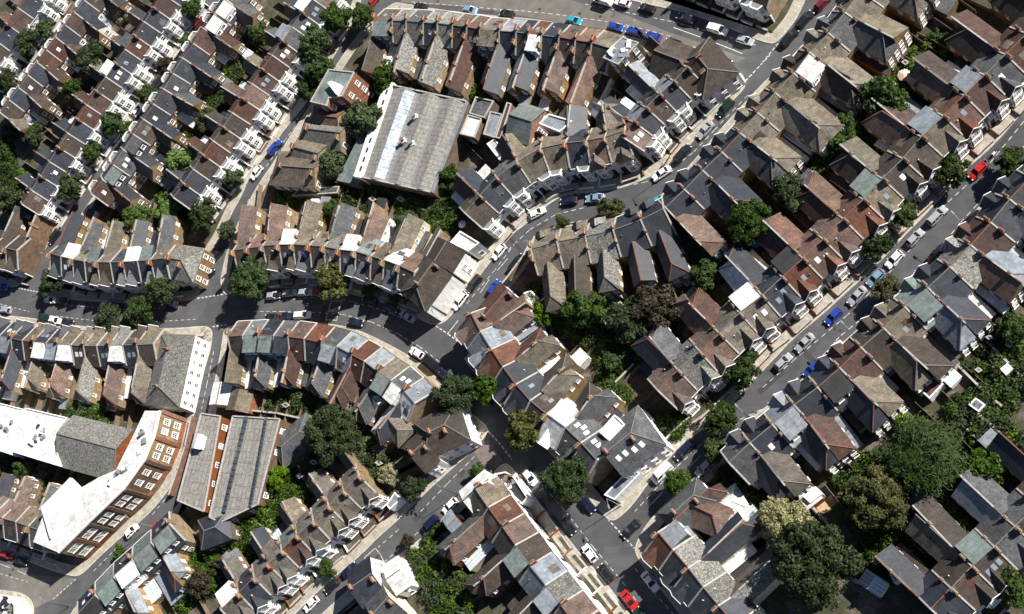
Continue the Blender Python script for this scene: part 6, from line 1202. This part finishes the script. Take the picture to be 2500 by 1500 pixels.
def shed(q, lab, strips, cup):
    q = [V2(p) for p in q]; c = sum(q, Vector((0, 0))) / len(q); h = empty('sawtooth_shed', (c.x, c.y, 0), lab, 'shed')
    m = MB(); zz = 5.2
    for i in range(len(q)): m.wall(q[i], q[(i + 1) % len(q)], .05, zz)
    m.build('wall', wallmat('X' if cup else 'B'), h); r = MB(); r.poly([V3(p, zz) for p in q]); r.build('roof_sheet', MATS['corr'], h)
    qi = inset(q, .2); k = MB(); qq = q if area2(q) > 0 else q[::-1]
    for i in range(len(qq)): k.bar(V3(qq[i], zz + .12), V3(qq[(i + 1) % len(qq)], zz + .12), .3, .35)
    k.build('parapet', COPING, h)
    dg = plain('dull_glazing', (.07, .085, .10), .1, .4, .8)
    for (p0, p1, wd, nn) in strips:
        a, b_ = V2(p0), V2(p1); d = (b_ - a).normalized(); n2 = Vector((-d.y, d.x)); L = (b_ - a).length; st = L / nn
        for i in range(nn):
            t = MB(); a1 = a + d * st * i; a2 = a + d * (st * (i + .86)); t.slab(V3(a1 - n2 * wd, zz + .25), V3(a2 - n2 * wd, zz + .25), V3(a2 + n2 * wd, zz + .75), V3(a1 + n2 * wd, zz + .75), .5); t.build('glazing_panel', dg, h)
    if cup:
        p = V2(cup); m = MB(); m.obox(p, q[3] - q[0], 1.5, 1.1, zz, zz + 1.5); m.build('cupola', wallmat('W'), h)
        m = MB(); dd = (q[3] - q[0]).normalized(); n2 = Vector((-dd.y, dd.x))
        for s_ in (-1, 1): m.slab(V3(p - dd * 1.7 + n2 * s_ * 1.3, zz + 1.4), V3(p + dd * 1.7 + n2 * s_ * 1.3, zz + 1.4), V3(p + dd * 1.7, zz + 2.0), V3(p - dd * 1.7, zz + 2.0))
        m.build('cupola_roof', roofmat('w'), h)
    for i in range(len(q)):
        a, b_ = q[i], q[(i + 1) % len(q)]; e = (b_ - a).normalized(); nn = Vector((e.y, -e.x)); nn = nn if area2(q) > 0 else -nn
        facade(h, a, b_, nn, (2.6,), max(1, int((b_ - a).length / 4)), 1.2, 1.5, (2, 2))
s1, s2 = [V2(p) for p in S['shed1']], [V2(p) for p in S['shed2']]
shed(s1, 'narrow grey shed roof with white cupola beside the school lane', [], s1[0].lerp(s1[1], .35).lerp(s1[3].lerp(s1[2], .35), .32))
A, Bq, Cq, Dq, Eq = s2
shed(s2, 'wide grey shed roof with two dark glazing strips', [(A.lerp(Bq, .30), Eq.lerp(Cq, .30), .62, 16), (A.lerp(Bq, .72), Dq.lerp(Cq, .80), .5, 24)], None)

def school():
    fr = [V2(p) for p in S['school_front']]; bk = [V2(p) for p in S['school_roofL']]; c = sum(fr, Vector((0, 0))) / len(fr); H = 9.5
    h = empty('school_building', (c.x, c.y, 0), 'long bent school with brown and red brick front and bright white roof', 'school')
    n = len(fr)
    r = MB()
    for i in range(n - 1): r.poly([V3(fr[i], H), V3(fr[i + 1], H), V3(bk[i + 1], H), V3(bk[i], H)])
    r.build('flat_roof', roofmat('w'), h)
    b = MB()
    for i in range(n - 1): b.wall(bk[i], bk[i + 1], .05, H)
    b.wall(fr[0], bk[0], .05, H); b.wall(fr[-1], bk[-1], .05, H); b.build('rear_wall', wallmat('C'), h)
    pr = MB()
    for i in range(n - 1): pr.bar(V3(fr[i], H + .2), V3(fr[i + 1], H + .2), .35, .5)
    pr.build('parapet', wallmat('W'), h)
    for i in range(n - 1):
        a, b_ = fr[i], fr[i + 1]; d = (b_ - a).normalized(); nn = Vector((d.y, -d.x)); nn = nn if nn.dot(-a) > 0 else -nn
        L = (b_ - a).length; k = max(1, round(L / 6.5))
        for j in range(k):
            p, q = a.lerp(b_, j / k), a.lerp(b_, (j + 1) / k); red = (i < 2) or (i == 4 and j == k - 1)
            w = MB(); w.wall(p, q, .05, H); w.build('wall_bay', wallmat('Y' if red else 'B'), h)
            s = MB(); s.obox(p + nn * .08, d, .45, .16, .1, H - .4); s.build('brick_pier', wallmat('X' if red else 'B'), h)
            s = MB(); s.obox((p + q) / 2 + nn * .06, d, (q - p).length / 2 - .6, .1, .1, 1.4); s.build('brick_plinth', wallmat('X'), h)
            for z in (1.9, 5.6):
                for t in (.32, .68): add_window(h, p.lerp(q, t), nn, z + .2, 1.35, 1.8, (3, 2))
    # rooftop pieces
    def hut(q, z0, z1, rc, wc, nm):
        q = [V2(p) for p in q]; m = MB()
        for i in range(len(q)): m.wall(q[i], q[(i + 1) % len(q)], z0, z1)
        o = m.build(nm, wallmat(wc), h); t = MB(); t.poly([V3(p, z1) for p in q]); t.build('flat_roof', roofmat(rc), o)
    hut(S['school_hut'], H - .2, H + .8, 'w', 'W', 'roof_storey')
    for i in range(10):
        t = U(.05, .95) * (n - 1); k = int(t); p = fr[k].lerp(fr[k + 1], t - k).lerp(bk[k].lerp(bk[k + 1], t - k), U(.3, .7)); m = MB(); m.obox(p, (U(-1, 1), U(.2, 1)), U(.3, .9), U(.3, .6), H, H + U(.3, 1.0)); m.build('roof_plant', LEAD if i % 2 else WHITE, h)
    for key, lab, hh in (('white1', 'white flat-roofed hall cut by the left edge', 7.0), ('white2', 'white metal-roofed school hall beside the grey pitched roof', 7.4)):
        flat_block(dict(p=S[key], name='school_hall', label=lab, cat='hall', z0=0, h=hh, rc='w', wc='W', par=.35))
    r0, r1 = S['grey']
    hip_block(dict(r=[r0, r1], name='school_hall', label='steep grey-roofed school hall between the white roofs', cat='hall', wl=5.2, wr=7.0, ze=6.4, zr=9.6, ends='gg', rc='l', wc='X', chim=0, sky=0))
school()

# ============================================================ trees and shrubs
def leafmat(name, c1, c2):
    m, nt, b = nodemat(name, .6); uv, pos, rnd = coords(nt)
    n = N(nt, 'ShaderNodeTexNoise'); n.inputs['Scale'].default_value = 1.3; nt.links.new(pos, n.inputs['Vector'])
    col = ramp(nt, n.outputs[0], [(.32, c1), (.68, c2)]); col = hsv_rand(nt, col, rnd, .22); nt.links.new(col, b.inputs['Base Color'])
    b.inputs['Specular IOR Level'].default_value = .25
    tr = N(nt, 'ShaderNodeBsdfTranslucent'); nt.links.new(col, tr.inputs[0]); ms = N(nt, 'ShaderNodeMixShader'); ms.inputs[0].default_value = .25
    nt.links.new(b.outputs[0], ms.inputs[1]); nt.links.new(tr.outputs[0], ms.inputs[2]); nt.links.new(ms.outputs[0], nt.nodes['Material Output'].inputs[0]); return m
LEAF = [leafmat('leaf_dark_green', (.016, .033, .007), (.046, .070, .014)), leafmat('leaf_green', (.024, .05, .010), (.056, .088, .020)), leafmat('leaf_bright_green', (.05, .10, .012), (.115, .18, .026)),
        leafmat('leaf_olive', (.04, .052, .014), (.095, .095, .028)), leafmat('leaf_brownish', (.032, .028, .015), (.065, .05, .024)), leafmat('leaf_cream_flower', (.10, .12, .04), (.42, .38, .22)), leafmat('leaf_conifer', (.016, .034, .009), (.04, .062, .014))]
BARK = plain('bark', (.07, .052, .038), .95, .4, 3)
def leaf_quad(b, p, nrm, s):
    a = Vector((U(-1, 1), U(-1, 1), U(-1, 1))); t = nrm.cross(a)
    if t.length < .05: t = Vector((1, 0, 0))
    t.normalize(); u = nrm.cross(t).normalized(); s2 = s * U(.5, .75)
    b.poly([p - t * s - u * s2 * .2, p + u * s2, p + t * s - u * s2 * .15, p - u * s2], 0, [(0, 0), (1, 0), (1, 1), (0, 1)])
def crown_mesh(kind, cls, seed):
    random.seed(seed); b = MB(); nl, nf, ls = {'s': (15, 110, .125), 'm': (46, 125, .078), 'b': (150, 140, .040)}[cls]
    lobes = []
    for k in range(nl):
        th = U(0, math.tau); z = U(-.55, 1) if kind != 6 else U(-.7, .9); rr = math.sqrt(max(0, 1 - z * z)); rad = U(.3, .92)
        lobes.append((Vector((math.cos(th) * rr * rad, math.sin(th) * rr * rad, z * rad * .85)), {'s': U(.3, .46), 'm': U(.18, .34), 'b': U(.12, .24)}[cls]))
    lobes.append((Vector((0, 0, 0)), .5))
    for c, lr in lobes:
        for k in range(nf):
            v = Vector((random.gauss(0, 1), random.gauss(0, 1), random.gauss(.25, 1))).normalized(); p = c + v * lr * U(.55, 1.08)
            if kind == 6:   # long drooping sprays
                v = Vector((c.x, c.y, 0)); v = v.normalized() if v.length > .05 else Vector((1, 0, 0)); v.rotate(Matrix.Rotation(random.gauss(0, .75), 3, 'Z')); p = c * U(.45, 1.2) + Vector((random.gauss(0, 1), random.gauss(0, 1), random.gauss(0, .5))) * lr * .8
                nrm = (Vector((0, 0, 1)) + Vector((random.gauss(0, .4), random.gauss(0, .4), 0))).normalized(); t = (v + Vector((0, 0, -.25))).normalized(); u = nrm.cross(t).normalized()
                b.poly([p - t * ls * 1.9, p + u * ls * .4, p + t * ls * 1.9, p - u * ls * .4], 0, [(0, 0), (1, 0), (1, 1), (0, 1)]); continue
            nrm = (v + Vector((random.gauss(0, .55), random.gauss(0, .55), random.gauss(.2, .55)))).normalized(); leaf_quad(b, p, nrm, ls * U(.7, 1.3))
    return b.mesh('crown', LEAF[kind])
def trunk_mesh(seed):
    random.seed(seed); b = MB(); b.cyl((0, 0), .075, .05, -1.25, -.3, 8, 0, False)
    for k in range(6):
        th = k * math.tau / 6 + U(-.3, .3); e = Vector((math.cos(th) * U(.4, .62), math.sin(th) * U(.4, .62), U(0, .45))); s = Vector((0, 0, -.35)); m = s.lerp(e, .5) + Vector((0, 0, .08)); b.bar(s, m, .05, .05); b.bar(m, e, .032, .032)
    return b.mesh('trunk', BARK)
TRUNK = [trunk_mesh(100 + k) for k in range(3)]; CROWN = {}
for k, (lab, x, y, rad, zc, kind) in enumerate(D['TREES']):
    cls = 's' if rad < 2.3 else ('m' if rad < 4.9 else 'b'); var = k % 2; key = (kind, cls, var)
    if key not in CROWN: CROWN[key] = crown_mesh(kind, cls, 500 + kind * 10 + var + ord(cls))
    random.seed(900 + k)
    t = empty('tree', (x, y, 0), lab, 'tree', 'trees of the town')
    yaw = U(0, 6.28); cr = place('crown', CROWN[key], t, (x, y, zc), yaw, (rad * U(.93, 1.07), rad * U(.93, 1.07), rad * U(.8, .95)))
    tk = place('trunk', TRUNK[k % 3], t, (x, y, zc), yaw, (rad, rad, zc / 1.25))
def shrub_stuff():
    for k, (ph, q, w, n, hgt, tone) in enumerate(D['SHRUBS']):
        random.seed(2000 + k); bs = [MB(), MB(), MB()]; q = [V2(p) for p in q]
        Ls = [(q[i + 1] - q[i]).length for i in range(len(q) - 1)]; T = sum(Ls)
        for j in range(n):
            t = U(0, T); i = 0
            while t > Ls[i] and i < len(Ls) - 1: t -= Ls[i]; i += 1
            d = (q[i + 1] - q[i]).normalized(); p = q[i] + d * t + Vector((-d.y, d.x)) * U(-w / 2, w / 2) * (1 if w > 2 else .35)
            rr = U(.4, 1.0) ** 1.5 * 2.0 * (1 if w > 2 else .5); hh = hgt * U(.45, 1.0) * (.5 + rr * .75 if w > 2 else 1); z_ = R(); b = bs[0 if z_ < (.34 if tone else .55) else (1 if z_ < (.78 if tone else .92) else 2)]
            for _ in range(int(40 + 60 * rr)):
                v = Vector((random.gauss(0, 1), random.gauss(0, 1), abs(random.gauss(0, 1)))).normalized(); leaf_quad(b, Vector((p.x + v.x * rr * U(.6, 1.1), p.y + v.y * rr * U(.6, 1.1), .12 + v.z * hh * U(.5, 1.1))), (v + Vector((random.gauss(0, .5), random.gauss(0, .5), random.gauss(.2, .5)))).normalized(), U(.18, .34))
        root = None
        for b, m, nm in ((bs[0], LEAF[0], 'shrubbery'), (bs[1], LEAF[1], 'green_foliage'), (bs[2], LEAF[2], 'bright_foliage')):
            if not b.f: continue
            if root is None: root = b.build('shrubbery', m); root['kind'] = 'stuff'; root['label'] = ph; root['category'] = 'shrubs'
            else: o = b.build(nm, m, root); o['kind'] = 'stuff'
shrub_stuff()

# ============================================================ cars
CARC = {'white': (.80, .80, .79), 'silver': (.42, .44, .46), 'black': (.010, .011, .013), 'blue': (.012, .045, .30), 'dark blue': (.010, .016, .05), 'red': (.38, .014, .014), 'green': (.008, .04, .03), 'pale blue': (.22, .36, .5), 'teal': (.02, .28, .36), 'cream': (.62, .55, .36), 'dark red': (.13, .01, .012)}
def carpaint(c):
    k = 'car_paint_' + c.replace(' ', '_')
    if k in MATS: return MATS[k]
    m, nt, b = nodemat(k, .35); b.inputs['Base Color'].default_value = (*CARC[c], 1); b.inputs['Coat Weight'].default_value = .6; b.inputs['Coat Roughness'].default_value = .06
    if c in ('silver', 'pale blue', 'dark blue', 'green'): b.inputs['Metallic'].default_value = .35
    MATS[k] = m; return m
def car_meshes(kind):
    L, W, H = {'hatch': (4.0, 1.74, 1.46), 'saloon': (4.5, 1.78, 1.44), 'estate': (4.55, 1.8, 1.56), 'van': (4.9, 1.95, 2.1), 'van2': (4.6, 1.85, 1.85)}[kind]
    hl, hw = L / 2, W / 2; belt = .92 if 'van' not in kind else 1.1
    # stations: x, half width, top z
    st = [(-hl, .78, .62), (-hl + .08, .90, belt - .12), (-hl + .35, .97, belt), (-hl * .4, 1, belt + .02), (hl * .25, 1, belt), (hl - .75, .97, belt - .10), (hl - .22, .90, belt - .20), (hl - .04, .80, .58), (hl, .72, .48)]
    b = MB(); rings = []
    for x, k, z in st:
        w = hw * k; rings.append([Vector((x, s * w * q, zz)) for s, q, zz in ((-1, .93, .22), (-1, 1, .45), (-1, .985, z - .12), (-1, .88, z), (1, .88, z), (1, .985, z - .12), (1, 1, .45), (1, .93, .22))])
    for i in range(len(rings) - 1):
        for j in range(8): b.poly([rings[i][j], rings[i][(j + 1) % 8], rings[i + 1][(j + 1) % 8], rings[i + 1][j]])
    b.poly(rings[0]); b.poly(rings[-1][::-1])
    fx0, fx1 = {'hatch': (hl - 1.05, hl - 1.75), 'saloon': (hl - 1.2, hl - 1.95), 'estate': (hl - 1.1, hl - 1.8), 'van': (hl - .75, hl - 1.35), 'van2': (hl - .95, hl - 1.5)}[kind]
    rx0, rx1 = {'hatch': (-hl + .22, -hl + .62), 'saloon': (-hl + .75, -hl + 1.35), 'estate': (-hl + .12, -hl + .42), 'van': (-hl + .06, -hl + .14), 'van2': (-hl + .08, -hl + .25)}[kind]
    zb = belt - .03; zt = H - .05; bw, tw = hw * .88, hw * (.70 if 'van' not in kind else .80)
    base = [Vector((rx0, -bw, zb)), Vector((fx0, -bw, zb)), Vector((fx0, bw, zb)), Vector((rx0, bw, zb))]; top = [Vector((rx1, -tw, zt)), Vector((fx1, -tw, zt)), Vector((fx1, tw, zt)), Vector((rx1, tw, zt))]
    g = MB()
    for i in range(4): g.poly([base[i], base[(i + 1) % 4], top[(i + 1) % 4], top[i]])
    r = MB(); up = Vector((0, 0, .05)); ins = [Vector((p.x * .95 + (rx1 + fx1) / 2 * .05, p.y * .9, H)) for p in top]
    for i in range(4): r.poly([top[i], top[(i + 1) % 4], ins[(i + 1) % 4], ins[i]])
    r.poly(ins)
    for i in range(4): r.bar(base[i], top[i], .09, .09)
    for t in ((.5,) if kind in ('hatch', 'saloon') else (.36, .68)):
        for s in (0, 3):
            o_ = 1 if s == 0 else 2; r.bar(base[s].lerp(base[o_], t), top[s].lerp(top[o_], t), .09, .06)
    if 'van' in kind:   # closed load bay sides
        for s, o_ in ((0, 1), (3, 2)):
            y = Vector((0, -.015 if s == 0 else .015, 0)); r.poly([base[s] + y, base[s].lerp(base[o_], .66) + y, top[s].lerp(top[o_], .62) + y, top[s] + y])
        x = Vector((-.015, 0, 0)); r.poly([base[0] + x, base[3] + x, top[3] + x, top[0] + x])
    for s in (-1, 1): r.obox((fx0 - .15, s * (bw + .12)), (1, 0), .08, .12, zb, zb + .16)
    out = [('body', b.mesh('car_body', None or LEAD, smooth=False), True), ('roof', r.mesh('car_roof', LEAD), True), ('windows', g.mesh('car_windows', GLASS), False)]
    wheel = MB(); nseg = 12
    for y0, y1, rr in ((-.1, .1, .31),):
        a = [Vector((rr * math.cos(k * math.tau / nseg), y0, .31 + rr * math.sin(k * math.tau / nseg))) for k in range(nseg)]; c = [p + Vector((0, y1 - y0, 0)) for p in a]
        for k in range(nseg): wheel.poly([a[k], a[(k + 1) % nseg], c[(k + 1) % nseg], c[k]])
        wheel.poly(a); wheel.poly(c)
    wm = wheel.mesh('wheel', TYRE); hd = MB(); hd.obox((0, 0), (1, 0), .1, .17, -.07, .07, 0, True); lm = hd.mesh('lamp', plain('headlamp', (.75, .77, .8), .1, .1)); tl = hd.mesh('lamp', plain('tail_lamp', (.4, .01, .01), .2, .1))
    return out, wm, lm, tl, hl, hw
CARM = {k: car_meshes(k) for k in ('hatch', 'saloon', 'estate', 'van', 'van2')}
KN = {'hatch': 'hatchback', 'saloon': 'saloon', 'estate': 'estate car', 'van': 'van', 'van2': 'small van'}
cnt = {}
tot = {}
for c in D['CARS']: tot[c[0]] = tot.get(c[0], 0) + 1
for k, (ph, x, y, a, colr, kind) in enumerate(D['CARS']):
    cnt[ph] = cnt.get(ph, 0) + 1; e = 'upper' if ph.startswith(('the left kerb', 'the right kerb', 'the left side', 'the shaded', 'the lower side', 'the bottom')) else 'left'
    t = empty('parked_van' if 'van' in kind else 'parked_car', (x, y, 0.004), f"{colr} {KN[kind]}, {ORD[cnt[ph]]} vehicle along {ph}", 'van' if 'van' in kind else 'car', 'vehicles parked along the kerbs')
    random.seed(3000 + k); flip = math.pi if R() < .4 else 0; t.rotation_euler = (0, 0, a + flip + U(-.03, .03))
    out, wm, lm, tl, hl, hw = CARM[kind]
    for nm, me, paint in out:
        o = new_obj(nm, me, t)
        if paint: o.material_slots[0].link = 'OBJECT'; o.material_slots[0].material = carpaint(colr)
    for sx in (-.62, .62):
        for sy in (-1, 1): o = new_obj('wheel', wm, t); o.location = (hl * sx, sy * (hw - .1), 0)
    for sy in (-1, 1):
        o = new_obj('headlight', lm, t); o.location = (hl - .12, sy * hw * .62, .62)
        o = new_obj('tail_light', tl, t); o.location = (-hl + .1, sy * hw * .68, .78)

# ============================================================ lamps and small things
for lab, x, y, a in D['LAMPS']:
    t = empty('street_lamp', (x, y, .12), lab, 'street lamp', 'street lamps'); d = Vector((math.cos(a), math.sin(a)))
    b = MB(); b.cyl((x, y), .13, .11, .1, 1.2, 8); b.cyl((x, y), .08, .05, 1.2, 7.6, 8); b.build('pole', DARKMETAL if R() < .5 else METAL, t)
    b = MB(); e = Vector((x, y)) + d * 1.5; b.bar(V3((x, y), 7.55), V3(e, 7.9), .07, .07); b.build('arm', METAL, t)
    b = MB(); b.obox(e + d * .3, d, .42, .15, 7.84, 8.0, 0, True); b.build('lamp_head', METAL, t)
EXC = {'blue': (.02, .16, .6), 'pale': (.5, .62, .5), 'lilac': (.6, .56, .78), 'pink': (.75, .5, .42), 'w': (.8, .8, .8), 'k': (.02, .02, .02)}
for kind, lab, x, y, z, c in D['EXT']:
    m = plain('cloth_' + c, EXC[c], .7, .15)
    t = empty({'parasol': 'parasol', 'table': 'garden_table', 'pool': 'paddling_pool', 'motorbike': 'motorbike'}[kind], (x, y, .13), lab, {'parasol': 'parasol', 'table': 'table', 'pool': 'pool', 'motorbike': 'motorbike'}[kind])
    if kind == 'parasol':
        b = MB(); n = 8; pr = .95 if c == 'lilac' else 1.35; rim = [Vector((x + pr * math.cos(i * math.tau / n), y + pr * math.sin(i * math.tau / n), 2.0)) for i in range(n)]
        for i in range(n): b.tri_slab(rim[i], rim[(i + 1) % n], Vector((x, y, 2.6)), .04)
        b.build('canopy', m, t); b = MB(); b.cyl((x, y), .04, .04, .13, 2.6, 6); b.cyl((x, y), .3, .28, .13, .25, 10); b.build('pole', TIMBER, t)
    elif kind == 'table':
        b = MB(); b.cyl((x, y), .7, .7, .82, .87, 14); b.build('table_top', m, t); b = MB(); b.cyl((x, y), .06, .06, .13, .82, 6); b.build('leg', WHITE, t)
    elif kind == 'pool':
        b = MB(); b.cyl((x, y), 1.1, 1.1, .13, .5, 16, 0, False); b.cyl((x, y), 1.0, 1.0, .13, .4, 16); b.build('basin', m, t)
    else:
        a = math.radians(-135); d = Vector((math.cos(a), math.sin(a))); p = Vector((x, y))
        for s_ in (-.68, .68):
            b = MB(); q = p + d * s_; nn = Vector((-d.y, d.x)); ring = [V3(q + d * .3 * math.cos(k * math.tau / 12), .32 + .3 * math.sin(k * math.tau / 12)) for k in range(12)]; o3 = V3(nn * .06, 0)
            for k in range(12): b.poly([ring[k] - o3, ring[(k + 1) % 12] - o3, ring[(k + 1) % 12] + o3, ring[k] + o3])
            b.poly([v - o3 for v in ring]); b.poly([v + o3 for v in ring]); b.build('wheel', TYRE, t)
        b = MB(); b.obox(p, d, .55, .14, .4, .75); b.obox(p + d * .15, d, .28, .17, .7, .95); b.build('body', m, t)
        b = MB(); b.obox(p - d * .35, d, .35, .14, .78, .88); b.build('seat', DARKMETAL, t); b = MB(); b.obox(p + d * .5, d, .04, .36, 1.0, 1.06); b.build('handlebar', METAL, t)

for wh, k, x, y in D['HOOPS']:
    t = empty('hoop_stand', (x, y, .12), f"{ORD[k]} brown hoop stand on the {wh}", 'hoop stand', 'hoop stands on pavement corners')
    b = MB(); d = Vector((.8, .6)); p = Vector((x, y)); q = [V3(p - d * .5, .1), V3(p - d * .5, .95), V3(p - d * .38, 1.05), V3(p + d * .38, 1.05), V3(p + d * .5, .95), V3(p + d * .5, .1)]
    for i in range(5): b.bar(q[i], q[i + 1], .09, .09)
    b.build('hoop', TERRA, t); b = MB(); b.bar(V3(p - d * .5, .55), V3(p + d * .5, .55), .05, .05); b.build('cross_bar', TERRA, t)
for lab, q, hh in D['BWALLS']:
    m = V2(q[len(q) // 2]); t = empty('boundary_wall', (m.x, m.y, .1), lab, 'wall'); b = MB(); cp = MB()
    for i in range(len(q) - 1):
        a, e = V2(q[i]), V2(q[i + 1]); d = (e - a).normalized(); L = (e - a).length; b.obox((a + e) / 2, d, L / 2, .14, .05, hh); cp.obox((a + e) / 2, d, L / 2 + .1, .2, hh + .003, hh + .1, 0, True)
    b.build('brickwork', wallmat('X' if 'orange' in lab else 'Y'), t); cp.build('coping', COPING, t)
